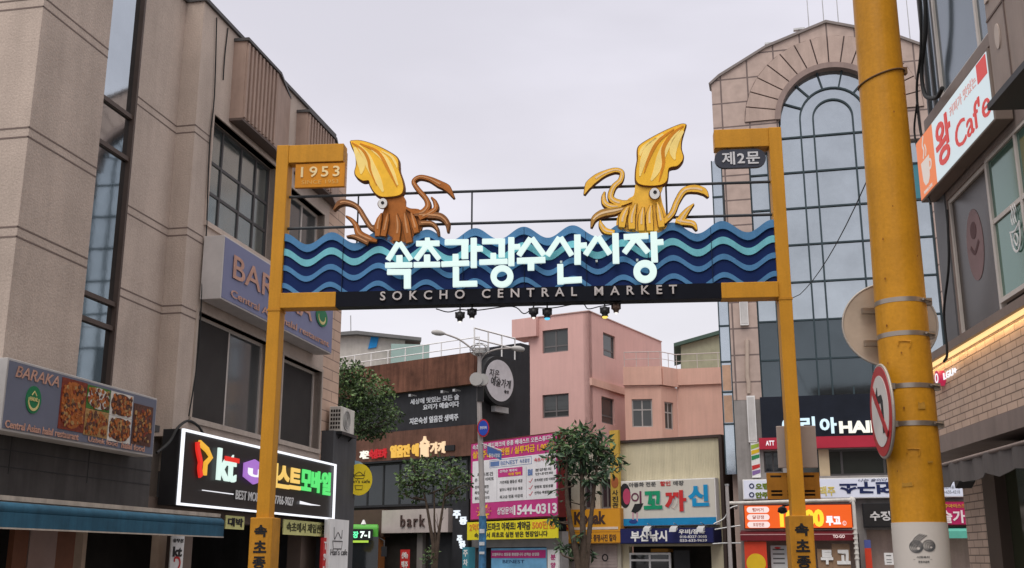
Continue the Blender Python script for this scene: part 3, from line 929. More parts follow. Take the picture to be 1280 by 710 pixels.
# cross beam: two yellow stubs and the black middle
b0, b1 = G.u(420, 376), G.u(901.5, 362)
MB().box(uL1, b0, -0.03, DP - 0.02, zBB, zBT).build('beam_stub', M_gy, gate, bevel=0.008)
MB().box(b1, uR0, -0.03, DP - 0.02, zBB, zBT).build('beam_stub', M_gy, gate, bevel=0.008)
bm_ = MB().box(b0, b1, -0.022, DP - 0.03, zBB + 0.004, zBT - 0.002).build('beam', M_blk, gate)
ra = (G.u(476, 372), G.u(846, 361), None, None)
MB().text('SOKCHO CENTRAL MARKET', ra[0], ra[1], zBB + 0.075, zBB + 0.205, -0.022, 0.03, 0.014, sp=2.0).build('lettering', mat('warm_grey_lettering', (0.50, 0.46, 0.45), 0.5), bm_)
# wave board
W0, W1 = uL1, uR0
per = (W1 - W0) / 10.02
zW = zBT
crest = (G.z(356, 292.5) + G.z(904, 274)) / 2
amp = 0.088
wave = lambda x, off: crest - amp - off + amp * math.cos(2 * math.pi * (x - W0 - 0.0 * per) / per)
NX = 260
xs_ = [W0 + (W1 - W0) * i / NX for i in range(NX + 1)]
YB0, YB1 = 0.06, 0.16
outl = [(W0, zW)] + [(x, wave(x, 0.02)) for x in xs_] + [(W1, zW)]
m = MB()
for i in range(NX):
    a, b = xs_[i], xs_[i + 1]
    m.hexa([(a, YB0, zW), (b, YB0, zW), (a, YB1, zW), (b, YB1, zW), (a, YB0, wave(a, 0.004)), (b, YB0, wave(b, 0.004)), (a, YB1, wave(a, 0.004)), (b, YB1, wave(b, 0.004))])
board = m.build('wave_board', M_navy, gate)


def wband(off, th, dy, mname, col):
    m = MB()
    run = []
    for i in range(NX + 1):
        x = xs_[i]
        zt, zl = wave(x, off), wave(x, off + th)
        if zt > zW + 0.012:
            run.append((x, max(zl, zW + 0.004), zt))
        if (zt <= zW + 0.012 or i == NX) and run:
            if len(run) > 1:
                for (p, q) in zip(run[:-1], run[1:]):
                    m.hexa([(p[0], YB0 - dy, p[1]), (q[0], YB0 - dy, q[1]), (p[0], YB0 + 0.004, p[1]), (q[0], YB0 + 0.004, q[1]), (p[0], YB0 - dy, p[2]), (q[0], YB0 - dy, q[2]), (p[0], YB0 + 0.004, p[2]), (q[0], YB0 + 0.004, q[2])])
            run = []
    m.build('wave_stripe', mat(mname, col, 0.5, var=0.1, streak=0.15, grain=0.04), board)


u = (crest - zW) / 0.84
wband(0.0, 0.105 * u, 0.03, 'steel_blue_stripe', (0.075, 0.22, 0.42))
wband(0.21 * u, 0.095 * u, 0.02, 'aqua_stripe', (0.17, 0.50, 0.58))
wband(0.44 * u, 0.075 * u, 0.02, 'steel_blue_stripe', (0.075, 0.22, 0.42))
wband(0.685 * u, 0.07 * u, 0.02, 'steel_blue_stripe', (0.075, 0.22, 0.42))
m = MB()
for i in range(1, 8):
    x = W0 + (W1 - W0) * i / 8
    m.box(x - 0.003, x + 0.003, YB0 - 0.0335, YB0 + 0.01, zW + 0.01, wave(x, 0.004) - 0.01)
m.build('panel_seam', mat('dark_seam', (0.01, 0.02, 0.05), 0.7), board)
# rods behind
for (y0, y1, y2, y3) in ((250, 223.5, 0, 0), (288.5, 265.5, 0, 0)):
    z = (G.z(358, y0, 0.15) + G.z(969, y1, 0.15)) / 2
    MB().tube([(uL1, 0.15, z), (uR0, 0.15, z)], 0.022, 8).build('rod', mat('dark_grey_rod', (0.05, 0.055, 0.06), 0.5), gate)
for px in (448, 590, 833, 905):
    MB().tube([(G.u(px, 250, 0.15), 0.15, zW + 0.3), (G.u(px, 250, 0.15), 0.15, (G.z(358, 250, 0.15) + G.z(969, 223.5, 0.15)) / 2)], 0.014, 6).build('upright', mat('dark_grey_rod', (0.05, 0.055, 0.06), 0.5), gate)

# big white letters
M_let = lit('white_letter_face', (0.78, 0.95, 0.91), 0.92)
M_lets = mat('letter_side', (0.55, 0.62, 0.60), 0.5)
za = lambda x, y: (470 + x / 6.453, 280 + y / 6.453)
zc_ = lambda x, y: (640 + x / 5.818, 280 + y / 5.818)
YL = -0.05
LET = [
    (za, 6.453, [((180, 148), (92, 288), 44), ((188, 148), (280, 286), 44), ((187, 250), (187, 312), 52), ((72, 331), (290, 327), 45), ((88, 384), (280, 384), 48), ((251, 362), (251, 518), 58)], []),
    (za, 6.453, [((413, 108), (413, 140), 42), ((322, 155), (510, 152), 46), ((405, 172), (320, 286), 44), ((423, 172), (508, 282), 44), ((410, 245), (410, 308), 52), ((302, 327), (515, 323), 45)], []),
    (za, 6.453, [((553, 145), (745, 142), 48), ((715, 140), (715, 278), 58), ((640, 240), (640, 300), 50), ((526, 322), (750, 312), 45), ((787, 110), (787, 350), 52), ((800, 198), (860, 195), 46), ((643, 345), (643, 506), 52), ((622, 483), (815, 478), 48)], []),
    (za, 6.453, [((855, 138), (1040, 136), 46), ((1013, 134), (1013, 266), 54), ((945, 232), (945, 292), 48), ((832, 306), (1060, 298), 45), ((1090, 105), (1090, 335), 52), ((1105, 182), (1163, 180), 44)], [((1015, 420), 97, 46)]),
    (zc_, 5.818, [((135, 100), (48, 226), 42), ((143, 100), (232, 222), 42), ((35, 266), (242, 258), 46), ((137, 275), (137, 335), 50)], []),
    (zc_, 5.818, [((345, 95), (256, 226), 42), ((352, 95), (434, 225), 42), ((475, 75), (477, 292), 50), ((490, 155), (545, 151), 42), ((350, 290), (352, 436), 46), ((332, 412), (508, 402), 46)], []),
    (zc_, 5.818, [((620, 90), (533, 221), 42), ((627, 90), (712, 216), 42), ((752, 65), (757, 285), 50)], []),
    (zc_, 5.818, [((812, 92), (992, 83), 44), ((898, 100), (816, 208), 42), ((908, 108), (990, 204), 42), ((1030, 55), (1038, 275), 50), ((1045, 132), (1102, 127), 42)], [((968, 343), 88, 36)]),
]
for zf, k, strokes, rings in LET:
    m = MB()
    for i, (a, b, wd) in enumerate(strokes):
        A, B = G.hit(*zf(*a), YL), G.hit(*zf(*b), YL)
        sc_ = 14.4 / FPX / k * 1.02
        dy = 0.0007 * i
        m.ribbon([A, B], [wd * sc_] * 2, YL - dy, YL + 0.045 + dy)
    for (c, ro, ri) in rings:
        C = G.hit(*zf(*c), YL)
        m.ring(C, ri * sc_, ro * sc_, YL - 0.005, YL + 0.05)
    lt = m.build('letter', M_let, board, bevel=0.006)
    m2 = MB()
    cx = sum(v[0] for v in m.v) / len(m.v)
    for q in (cx - 0.12, cx + 0.12):
        m2.box(q, q + 0.03, YL + 0.04, YB0, zW + 0.35, zW + 0.38)
    m2.build('standoff', M_lets, lt)


# ---- squids: thick cut-out plates with raised painted layers
def squid(label, zf, k, mantle, stripes, head, arms, eye, pupil, cols, back):
    s_ = 14.4 / FPX / k * 1.02
    h = lambda p: G.hit(*zf(*p), 0.02)
    root = MB()
    sm = lambda pts, n=5: [tuple(v)[:2] for v in crom([Vector((*h(p), 0)) for p in pts], n)]
    out = sm(mantle)
    cx = sum(p[0] for p in out) / len(out)
    cz = sum(p[1] for p in out) / len(out)

    def grow(pts, d):
        n = len(pts)
        res = []
        A = sum(pts[i][0] * pts[(i + 1) % n][1] - pts[(i + 1) % n][0] * pts[i][1] for i in range(n))
        sg_ = 1 if A > 0 else -1
        for i in range(n):
            a, b = Vector(pts[i - 1]), Vector(pts[(i + 1) % n])
            t = (b - a)
            t = t.normalized() if t.length > 1e-6 else Vector((1, 0))
            res.append((pts[i][0] + t.y * d * sg_, pts[i][1] - t.x * d * sg_))
        return res
    MO = mat('outline_brown', (0.16, 0.065, 0.02), 0.6)
    fig = MB().prism(grow(sm(head), 0.014), 0.03, 0.12).build('squid_figure', cols[1], gate)
    fig['label'] = label
    MB().prism(grow(out, 0.018), 0.014, 0.11).build('mantle_edge', MO, fig)
    MB().prism(out, -0.012, 0.06).build('mantle', cols[0], fig, bevel=0.008)
    for pts, ws, c in stripes:
        p = sm(pts)
        W = [ws * s_ * (0.15 + 0.85 * math.sin(math.pi * (0.08 + 0.9 * i / (len(p) - 1)))) for i in range(len(p))]
        MB().ribbon(p, W, -0.017 - 0.002 * c, -0.008).build('mantle_stripe', cols[2 + c], fig)
    for j, (pts, w0, w1, c) in enumerate(arms):
        p = sm(pts, 6)
        n = len(p) - 1
        wl = w0 if isinstance(w0, list) else None
        W = []
        for i in range(n + 1):
            t = i / n
            if wl:
                q = t * (len(wl) - 1)
                a = int(min(q, len(wl) - 2))
                W.append((wl[a] + (wl[a + 1] - wl[a]) * (q - a)) * s_)
            else:
                W.append((w0 + (w1 - w0) * t) * s_)
        dy = 0.002 * j
        am = MB().ribbon(p, [q + 0.022 for q in W], 0.012 + dy * 0.3, 0.085).build('tentacle', MO, fig)
        MB().ribbon(p, W, -0.006 - dy, 0.02).build('tentacle_face', cols[1 if c == 0 else 4], fig)
        MB().ribbon(p[n // 10: n - n // 6], [q * 0.28 for q in W[n // 10: n - n // 6]], -0.010 - dy, 0.0).build('tentacle_highlight', cols[5], fig)
    e = h(eye)
    ey = MB().ellipse(e, 30 * s_, 35 * s_, -0.05, -0.01).build('eye', mat('eye_white', (0.75, 0.74, 0.72), 0.4), fig)
    MB().ellipse(h(pupil), 11 * s_, 11 * s_, -0.056, -0.048).build('pupil', M_black, fig)
    MB().ring(e, 30 * s_, 36 * s_, -0.03, -0.008).build('eye_rim', MO, fig)
    m = MB()
    for q in (-0.1, 0.1):
        m.box(cx + q - 0.015, cx + q + 0.015, 0.09, 0.16, cz - 0.12, cz + 0.2)
    m.build('back_bracket', M_blackm, fig)
    return fig


zq = lambda x, y: (410 + x / 4.894, 165 + y / 4.894)
Y1 = mat('squid_golden_yellow', (0.92, 0.52, 0.04), 0.4, var=0.12, scale=4)
Y2 = mat('squid_pale_gold', (0.98, 0.74, 0.24), 0.4, var=0.1, scale=4)
Y3 = mat('squid_deep_orange', (0.66, 0.24, 0.012), 0.4, var=0.15, scale=4)
B1 = mat('squid_russet_brown', (0.40, 0.13, 0.022), 0.5, var=0.25, scale=5)
B2 = mat('squid_dull_brown', (0.24, 0.10, 0.035), 0.5, var=0.3, scale=5)
B3 = mat('squid_tan', (0.58, 0.29, 0.13), 0.5, var=0.15, scale=5)
squid('squid figure with bright yellow mantle leaning left over russet brown tentacles', zq, 4.894,
      [(140, 58), (200, 58), (290, 85), (380, 130), (425, 165), (432, 205), (435, 240), (455, 300), (462, 350), (445, 385), (390, 398), (330, 398), (290, 375), (262, 330), (252, 300), (215, 300), (178, 275), (168, 245), (178, 200), (172, 140), (150, 90), (140, 58)],
      [([(150, 70), (215, 115), (250, 175), (262, 240), (300, 330)], 20, 1), ([(200, 75), (310, 130), (370, 230), (425, 340)], 22, 1), ([(190, 90), (235, 150), (262, 210), (310, 300), (340, 370)], 60, 0), ([(270, 110), (340, 160), (390, 240), (430, 330)], 42, 0), ([(165, 100), (195, 170), (210, 220), (205, 262)], 48, 0), ([(330, 120), (390, 155), (418, 200), (425, 225)], 16, 0)],
      [(320, 395), (360, 402), (440, 390), (465, 410), (468, 450), (500, 470), (560, 480), (570, 540), (560, 600), (520, 620), (505, 680), (430, 690), (330, 640), (285, 610), (290, 560), (315, 520), (345, 480), (345, 420), (320, 395)],
      [([(480, 470), (560, 500), (610, 460), (600, 410), (550, 350), (525, 305), (560, 278), (620, 288), (680, 318), (730, 345), (772, 405)], [10, 40, 34, 26, 24, 22, 24, 26, 40, 40, 4], 0, 0),
       ([(300, 600), (260, 580), (220, 520), (180, 460), (120, 432), (70, 438), (35, 480)], [30, 26, 24, 24, 30, 34, 4], 0, 1),
       ([(300, 670), (240, 650), (190, 620), (170, 570), (140, 535), (110, 515)], [14, 40, 40, 26, 16, 3], 0, 0),
       ([(250, 680), (200, 655), (160, 640), (115, 640)], [30, 30, 22, 4], 0, 1),
       ([(530, 510), (620, 510), (690, 520), (730, 560), (735, 615)], [14, 44, 40, 28, 4], 0, 1),
       ([(560, 530), (620, 500), (660, 470), (655, 430), (632, 400)], [30, 34, 30, 20, 3], 0, 0),
       ([(560, 560), (630, 560), (665, 590), (680, 640)], [30, 26, 18, 3], 0, 1),
       ([(330, 500), (310, 560), (305, 640)], [6, 34, 38, 30], 0, 0), ([(370, 500), (355, 570), (340, 640)], [6, 32, 36, 34], 0, 0), ([(420, 500), (430, 580), (420, 670)], [6, 36, 40, 40], 0, 0), ([(470, 490), (480, 570), (500, 680)], [6, 36, 42, 40], 0, 0), ([(510, 490), (530, 560), (545, 620)], [6, 32, 38, 30], 0, 0)],
      (340, 445), (340, 442), [Y1, B1, Y2, Y3, B2, B3], 0)
zq2 = lambda x, y: (720 + x / 4.583, 145 + y / 4.583)
squid('squid figure all golden yellow with tall mantle leaning right', zq2, 4.583,
      [(628, 52), (600, 52), (530, 80), (450, 120), (375, 165), (355, 195), (355, 250), (345, 310), (345, 370), (370, 395), (430, 402), (490, 395), (520, 370), (528, 310), (545, 295), (580, 288), (605, 262), (612, 235), (600, 190), (605, 130), (628, 52)],
      [([(615, 62), (550, 110), (500, 190), (500, 280), (475, 380)], 24, 1), ([(560, 80), (470, 150), (420, 240), (390, 330)], 20, 1), ([(590, 80), (530, 150), (490, 230), (460, 320), (430, 375)], 52, 0), ([(500, 110), (420, 180), (385, 260), (365, 350)], 42, 0), ([(612, 90), (570, 150), (555, 210), (565, 255)], 46, 0), ([(460, 130), (390, 180), (370, 215), (368, 235)], 18, 0)],
      [(345, 395), (430, 405), (490, 398), (480, 440), (490, 500), (510, 560), (520, 620), (470, 660), (330, 660), (245, 640), (240, 590), (260, 540), (300, 480), (335, 455), (345, 395)],
      [([(320, 490), (250, 500), (200, 470), (215, 410), (255, 370), (262, 325), (225, 312), (170, 328), (120, 355), (75, 395), (48, 450)], [10, 38, 32, 28, 26, 24, 26, 30, 42, 42, 4], 0, 0),
       ([(500, 610), (550, 560), (580, 490), (620, 430), (680, 418), (730, 432), (758, 465)], [30, 30, 30, 34, 44, 38, 4], 0, 0),
       ([(290, 530), (220, 545), (150, 560), (105, 590), (88, 640)], [14, 46, 44, 30, 4], 0, 1),
       ([(260, 520), (200, 520), (165, 500), (158, 465), (165, 435)], [8, 32, 30, 20, 3], 0, 0),
       ([(220, 670), (170, 660), (145, 630), (138, 600)], [26, 34, 26, 4], 0, 0),
       ([(590, 620), (610, 580), (640, 540), (675, 505)], [44, 40, 26, 3], 0, 0),
       ([(570, 600), (620, 610), (670, 620), (692, 655)], [30, 36, 32, 4], 0, 0),
       ([(300, 520), (270, 580), (262, 640)], [8, 38, 44, 34], 0, 0), ([(345, 500), (320, 580), (320, 650)], [6, 34, 40, 38], 0, 0), ([(385, 520), (375, 590), (375, 660)], [6, 32, 38, 36], 0, 0), ([(430, 510), (420, 580), (425, 660)], [6, 34, 40, 38], 0, 0), ([(465, 500), (480, 570), (490, 640)], [6, 32, 38, 34], 0, 0)],
      (450, 452), (452, 445), [Y1, mat('squid_amber', (0.88, 0.50, 0.06), 0.45, var=0.15, scale=5), Y2, Y3, mat('squid_ochre', (0.45, 0.24, 0.05), 0.5, var=0.3, scale=5), mat('squid_blush', (0.82, 0.60, 0.36), 0.5, var=0.1, scale=5)], 0)

# spotlights under the beam
lamps = [(575, 394, 'w', 'black spotlight under the black beam, leftmost of the six, with a small white bulb'), (590, 390, 'w', 'black spotlight with white bulb close beside the leftmost one under the beam'),
         (667, 389, 'w', 'black spotlight with white bulb left of the blue-lit one under the beam'), (684, 390, 'b', 'black spotlight with glowing blue lens under the beam'),
         (756, 388, 'y', 'black spotlight with glowing yellow lens under the beam'), (770, 383, 'w', 'bronze spotlight with white bulb right of the yellow-lit one under the beam')]
LC = {'w': lit('spot_white', (1, 0.95, 0.88), 1.3), 'b': lit('spot_blue', (0.12, 0.62, 1.0), 1.3), 'y': lit('spot_yellow', (1.0, 0.75, 0.15), 1.3)}
for i, (px, py, c, lab) in enumerate(lamps):
    yy = 0.10 if i % 2 else 0.02
    x, z = G.hit(px, py, yy)
    hm = mat('bronze_housing', (0.12, 0.08, 0.06), 0.4, 0.4) if i == 5 else M_blackm
    t = thing('spotlight', lab, 'spotlight', G, (x, yy, zBB), 'spotlights under the gate beam')
    MB().tube([(x, yy, zBB), (x, yy, z + 0.03)], 0.012, 6).box(x - 0.07, x + 0.07, yy - 0.012, yy + 0.012, z + 0.02, z + 0.045).build('mount', M_blackm, t)
    big = c != 'w'
    MB().tube([(x, yy, z + 0.05), (x, yy, z + 0.02), (x, yy, z + 0.015), (x, yy, z - 0.035), (x, yy, z - 0.06), (x, yy, z - 0.09)], [0.03, 0.045, 0.062, 0.062, 0.04, 0.036 if not big else 0.05], 12).build('housing', hm, t)
    m = MB()
    for a in range(6):
        an = a * math.pi / 3
        m.box(x + 0.06 * math.cos(an) - 0.008, x + 0.06 * math.cos(an) + 0.008, yy + 0.06 * math.sin(an) - 0.008, yy + 0.06 * math.sin(an) + 0.008, z - 0.04, z + 0.02)
    m.build('cooling_fin', hm, t)
    MB().tube([(x, yy, z - 0.085), (x, yy, z - 0.112)], [0.026 if not big else 0.045, 0.012 if not big else 0.03], 10).build('lens', LC[c], t)
cpts = []
for px, py in ((545, 386), (560, 390), (575, 387), (595, 388), (640, 383), (655, 392), (668, 385), (690, 385), (726, 379), (735, 386), (750, 383), (770, 380)):
    x, z = G.hit(px, py, 0.06)
    cpts.append((x, 0.06, min(z, zBB - 0.01)))
one(MB().tube(crom(cpts, 5), 0.008, 6), 'cable', 'thin black wire looping between the spotlights under the beam', 'cable', M_cable, G, cpts[0])

# orange slotted board, plain grey board behind the right post
t = thing('slotted_board', 'orange-brown slotted board mounted behind the right gate post', 'sign', G, (G.u(990, 610, 0.4), 0.4, G.z(958, 625, 0.4)))
r = G.rc(958, 1025, 591, 624, 0.40)
sl = []
for j in (0.16, 0.30, 0.86):
    for i in range(3):
        a = r[0] + (r[1] - r[0]) * (0.07 + 0.31 * i)
        z = r[2] + (r[3] - r[2]) * j
        sl.append([(a, z - 0.014), (a + 0.15, z - 0.014), (a + 0.15, z + 0.014), (a, z + 0.014)])
MB().prism([(r[0], r[2]), (r[1], r[2]), (r[1], r[3]), (r[0], r[3])], 0.40, 0.43, sl).build('perforated_plate', mat('rust_orange_plate', (0.36, 0.15, 0.015), 0.6, streak=0.2, var=0.2), t)
MB().box(r[0] + 0.02, r[1] - 0.02, 0.5, 0.52, r[2] + 0.02, r[3] - 0.02).build('back_plate', M_black, t)
MB().box(uR0 + 0.05, uR1 - 0.05, DP, 0.40, r[2] + 0.1, r[2] + 0.14).box(uR0 + 0.05, uR1 - 0.05, DP, 0.5, r[3] - 0.1, r[3] - 0.06).build('bracket', M_blackm, t)
r = G.rc(970, 1021, 532.5, 585, 0.34)
t = thing('square_road_sign', 'plain grey-beige back of a square road sign behind the right gate post', 'road sign', G, (G.u(995, 560, 0.34), 0.34, r[2]))
MB().box(r[0], r[1], 0.34, 0.36, r[2], r[3]).build('sign_plate', mat('bare_sign_metal', (0.34, 0.28, 0.25), 0.5, 0.2, var=0.08), t, bevel=0.008)
MB().box(uR0 + 0.02, uR1 - 0.02, DP, 0.34, r[2] + 0.1, r[2] + 0.13).box(uR0 + 0.02, uR1 - 0.02, DP, 0.34, r[3] - 0.13, r[3] - 0.1).build('bracket', M_steel, t)
# lantern on an arm beside the base
x, z = G.hit(978, 637, 0.6)
t = thing('lantern', 'small dark lantern lamp on an arm left of the right gate post base', 'lamp', G, (x, 0.6, z))
MB().tube([(x, 0.6, z + 0.045), (x, 0.6, z + 0.02), (x, 0.6, z - 0.03), (x, 0.6, z - 0.05)], [0.02, 0.06, 0.07, 0.03], 10).build('housing', M_blackm, t)
MB().tube([(x, 0.6, z + 0.04), (uR0 + 0.02, 0.6, z + 0.06), (uR0 + 0.05, DP + 0.05, z + 0.06)], 0.015, 6).build('arm', M_blackm, t)
MB().disc((x, 0.6, z - 0.052), (0, 0, 1), 0.03, 0.01, 12).build('lens', mat('lens_glass', (0.3, 0.28, 0.2), 0.2), t)

# ================================================================ YELLOW COLUMN WITH ROAD SIGNS
M_col = mat('glossy_ochre_column', (0.53, 0.24, 0.015), 0.4, var=0.16, scale=1.8, streak=0.22, grain=0.06, bump=0.12)
PY = 7.3
pb = at(1152, 690, PY)
px_, py_ = pb.x, PY
P7 = Plane((px_, py_), (1, 0))
t = thing('yellow_column', 'thick round yellow steel column in the right foreground with steel clamps', 'column', P7, (0, 0, 0))
rad = 62 / FPX * PY * 0.5
ztop = at(1093, -120, PY).z
r_low, r_hi = 0.172, 0.150
lean = at(1093, 0, PY).x - px_
zl0 = at(1093, 0, PY).z
print('COL', px_, rad, ztop, 'lean', lean, zl0)
axx = lambda z: lean * (z - 1.65) / (zl0 - 1.65)
col = MB().tube([(axx(z), 0, z) for z in (0, 1.9, 3.2, 4.6, ztop, ztop + 1)], [r_low, r_low, 0.170, 0.160, 0.148, 0.145], 40).build('shaft', M_col, t)
zj = at(1128, 376, PY).z


def bandz(name, z, hh, ro, m, par):
    rr_ = r_low + (0.150 - r_low) * max(0, (z - 1.9)) / 4.5
    return MB().tube([(axx(z), 0, z - hh), (axx(z), 0, z + hh)], rr_ + ro, 40).build(name, m, par)


# paper wrap with the printed 60
zw = at(1150, 652.5, PY - 0.17).z
wrap = MB().tube([(axx(0.9), 0, 0.75), (axx(zw), 0, zw)], r_low + 0.004, 40).build('paper_wrap', mat('off_white_paper', (0.56, 0.51, 0.46), 0.7, var=0.05), t)


def on_cyl(mb, z_off=0.0):
    """wrap geometry laid out at y=0 (x, z) round the shaft, facing the street"""
    out = []
    for (x, y, z) in mb.v:
        rr_ = r_low + 0.006 - y
        a = x / r_low + A0
        out.append((axx(z) + rr_ * math.sin(a), -rr_ * math.cos(a), z))
    mb.v = out
    return mb


A0 = math.atan2(-px_, py_) * 1.0 + 0.02
m = MB()
zc = at(1152, 682, PY - 0.17).z
for i in range(4):
    for cx, cz, r0_ in ((-0.032, zc - 0.006, 0.040), (0.044, zc, 0.037)):
        rr_ = r0_ - 0.0085 * i
        ccx, ccz = cx + 0.0035 * i, cz - 0.003 * i
        pts = [(ccx - rr_ * math.cos(t_), ccz - rr_ * 0.92 * math.sin(t_)) for t_ in [2 * math.pi * j / 28 for j in range(29)]]
        if cx < 0:
            pts = [(ccx + 0.030 + 0.009 * i, ccz + 0.080), (ccx - 0.004 + 0.006 * i, ccz + 0.055 - 0.003 * i)] + pts
        m.ribbon(pts, [0.0042] * len(pts), -0.0015, 0.0)
m.text('사회복지', -0.035, 0.04, zc - 0.078, zc - 0.064, 0, 0.001, 0.02).text('공동모금회', -0.028, 0.036, zc - 0.106, zc - 0.093, 0, 0.001, 0.02).box(-0.055, 0.055, -0.001, 0, zc - 0.0865, zc - 0.085)
on_cyl(m).build('print', mat('dark_print', (0.09, 0.09, 0.09), 0.6), wrap)
# embossed patch marks
m = MB()
for px, py in ((1135, 431), (1147, 566)):
    z = at(px, py, PY - 0.16).z
    m.ribbon([(-0.04, z), (-0.035, z + 0.03), (0.04, z + 0.025), (0.03, z - 0.02)], [0.008] * 4, -0.004, 0)
on_cyl(m).build('paint_patch', M_col, t)
m = MB()
for _ in range(14):
    a_, z_, q_ = rnd.uniform(-0.24, 0.24), rnd.uniform(1.9, 5.6), rnd.uniform(0.003, 0.008)
    m.prism([(a_ + q_ * math.cos(k_) * rnd.uniform(0.6, 1.3), z_ + 1.5 * q_ * math.sin(k_) * rnd.uniform(0.6, 1.4)) for k_ in [2 * math.pi * j / 7 for j in range(7)]], -0.0012, 0.0)
on_cyl(m).build('rust_chip', mat('rust_chip', (0.26, 0.10, 0.02), 0.9, var=0.4, scale=20), t)
m = MB()
for a_, z_, w_, h_ in ((-0.09, 2.05, 0.07, 0.03), (0.05, 2.55, 0.05, 0.05), (0.08, 2.2, 0.04, 0.015)):
    m.prism([(a_, z_), (a_ + w_, z_ + 0.004), (a_ + w_ * 0.9, z_ + h_), (a_ + w_ * 0.3, z_ + h_ * 0.8), (a_ + 0.003, z_ + h_)], -0.001, 0.0)
on_cyl(m).build('tape_residue', mat('tape_residue', (0.45, 0.23, 0.035), 0.8, var=0.25, scale=15), t)
# wire round the column
z0 = at(1100, 100, PY).z
m = MB().tube([(axx(z0) + 0.163 * math.sin(a), -0.163 * math.cos(a), z0 + 0.05 * math.sin(a)) for a in [2 * math.pi * i / 32 for i in range(33)]], 0.007, 6, False)
m.box(axx(z0) + 0.13, axx(z0) + 0.17, -0.07, -0.03, z0 + 0.02, z0 + 0.07)
m.build('wire_tie', mat('brown_wire', (0.13, 0.07, 0.03), 0.6), t)
M_clamp = mat('steel_clamp', (0.36, 0.31, 0.26), 0.35, 0.8)


def clamp(par, z):
    rr_ = 0.172 - 0.022 * max(0, z - 1.9) / 4.5
    m = MB().tube([(axx(z), 0, z - 0.016), (axx(z), 0, z + 0.016)], rr_ + 0.006, 40)
    m.box(axx(z) + rr_ * 0.75, axx(z) + rr_ * 1.12, -rr_ * 0.55, -rr_ * 0.25, z - 0.024, z + 0.024)
    m.tube([(axx(z) + rr_ * 0.6, -rr_ * 0.95, z), (axx(z) + rr_ * 1.05, -rr_ * 0.6, z)], 0.009, 6)
    return m.build('clamp', M_clamp, par)


# big round plate seen from behind
c = at(1112, 406, PY + 0.25)
s0 = thing('round_road_sign', 'back of a large round metal road sign, half hidden by the yellow column', 'road sign', P7, (c.x - px_, c.y - py_, c.z))
cx, cy, cz = c.x - px_, c.y - py_, c.z
MB().disc((cx, cy, cz), (0.18, 1, 0.0), 0.302, 0.012, 48, rx=0.318).build('disc', mat('worn_disc_metal', (0.42, 0.33, 0.25), 0.42, 0.35, var=0.18, scale=3), s0)
MB().tube([(cx + 0.316 * math.cos(a), cy - 0.057 * math.cos(a) - 0.004, cz + 0.300 * math.sin(a)) for a in [2 * math.pi * i / 48 for i in range(49)]], 0.008, 6, False).build('rolled_rim', mat('worn_rim', (0.42, 0.37, 0.32), 0.5, 0.3), s0)
for py in (376, 418):
    z = at(1128, py, PY - 0.1).z
    clamp(s0, z)
    MB().box(cx - 0.2, cx + 0.25, cy - 0.05, cy - 0.012, z - 0.02, z + 0.02).build('rail', M_clamp, s0)
# no-left-turn sign
c = at(1103, 514, PY - 0.12)
cx, cy, cz = c.x - px_, c.y - py_, c.z
nrm = Vector((-1, 0.10, 0)).normalized()
tng = Vector((-0.10, -1, 0)).normalized()       # to the right as the sign is read
t2 = thing('no_left_turn_sign', 'round red-rimmed no left turn sign clamped edge-on to the yellow column', 'road sign', P7, (cx, cy, cz))
RS = 0.30
MB().disc((cx, cy, cz), nrm, RS, 0.02, 48).build('sign_plate', mat('sign_edge_metal', (0.4, 0.36, 0.34), 0.5, 0.3), t2)
T3 = lambda a, b, n: Vector((cx, cy, cz)) + tng * a + Vector((0, 0, b)) + nrm * n


def flat(mb, P2, n0, n1):
    k = len(P2)
    tri = tessellate_polygon([[Vector((p[0], p[1], 0)) for p in P2]])
    v = [T3(p[0], p[1], n1) for p in P2] + [T3(p[0], p[1], n0) for p in P2]
    return mb.add(v, [tuple(t_) for t_ in tri] + [(i, (i + 1) % k, k + (i + 1) % k, k + i) for i in range(k)])


circ = lambda r_: [(r_ * math.cos(2 * math.pi * i / 48), r_ * math.sin(2 * math.pi * i / 48)) for i in range(48)]
flat(MB(), circ(RS * 0.985), 0.008, 0.013).build('red_rim', mat('sign_red', (0.40, 0.015, 0.02), 0.35), t2)
flat(MB(), circ(RS * 0.78), 0.012, 0.016).build('white_field', mat('sign_white', (0.62, 0.58, 0.55), 0.4), t2)
m = MB()
flat(m, [(0.05, -0.15), (0.10, -0.15), (0.10, 0.06), (0.07, 0.10), (-0.03, 0.10), (-0.03, 0.16), (-0.13, 0.075), (-0.03, -0.01), (-0.03, 0.05), (0.05, 0.05)], 0.015, 0.019)
m.build('arrow', M_black, t2)
d = 0.018
a_, b_ = RS * 0.57, RS * 0.57
flat(MB(), [(-a_ - d, b_ - d), (-a_ + d, b_ + d), (a_ + d, -b_ + d), (a_ - d, -b_ - d)], 0.018, 0.022).build('slash', mat('sign_red', (0.40, 0.015, 0.02), 0.35), t2)
MB().tube([T3(0.305 * math.cos(a), 0.305 * math.sin(a), 0.0) for a in [2 * math.pi * i / 48 for i in range(49)]], 0.009, 6, False).build('rolled_rim', mat('worn_rim', (0.42, 0.37, 0.32), 0.5, 0.3), t2)
for py in (483, 530):
    z = at(1140, py, PY - 0.1).z
    clamp(t2, z)
    MB().box(cx - 0.0, cx + 0.12, cy + 0.0, cy + 0.05, z - 0.02, z + 0.02).build('rail', M_clamp, t2)

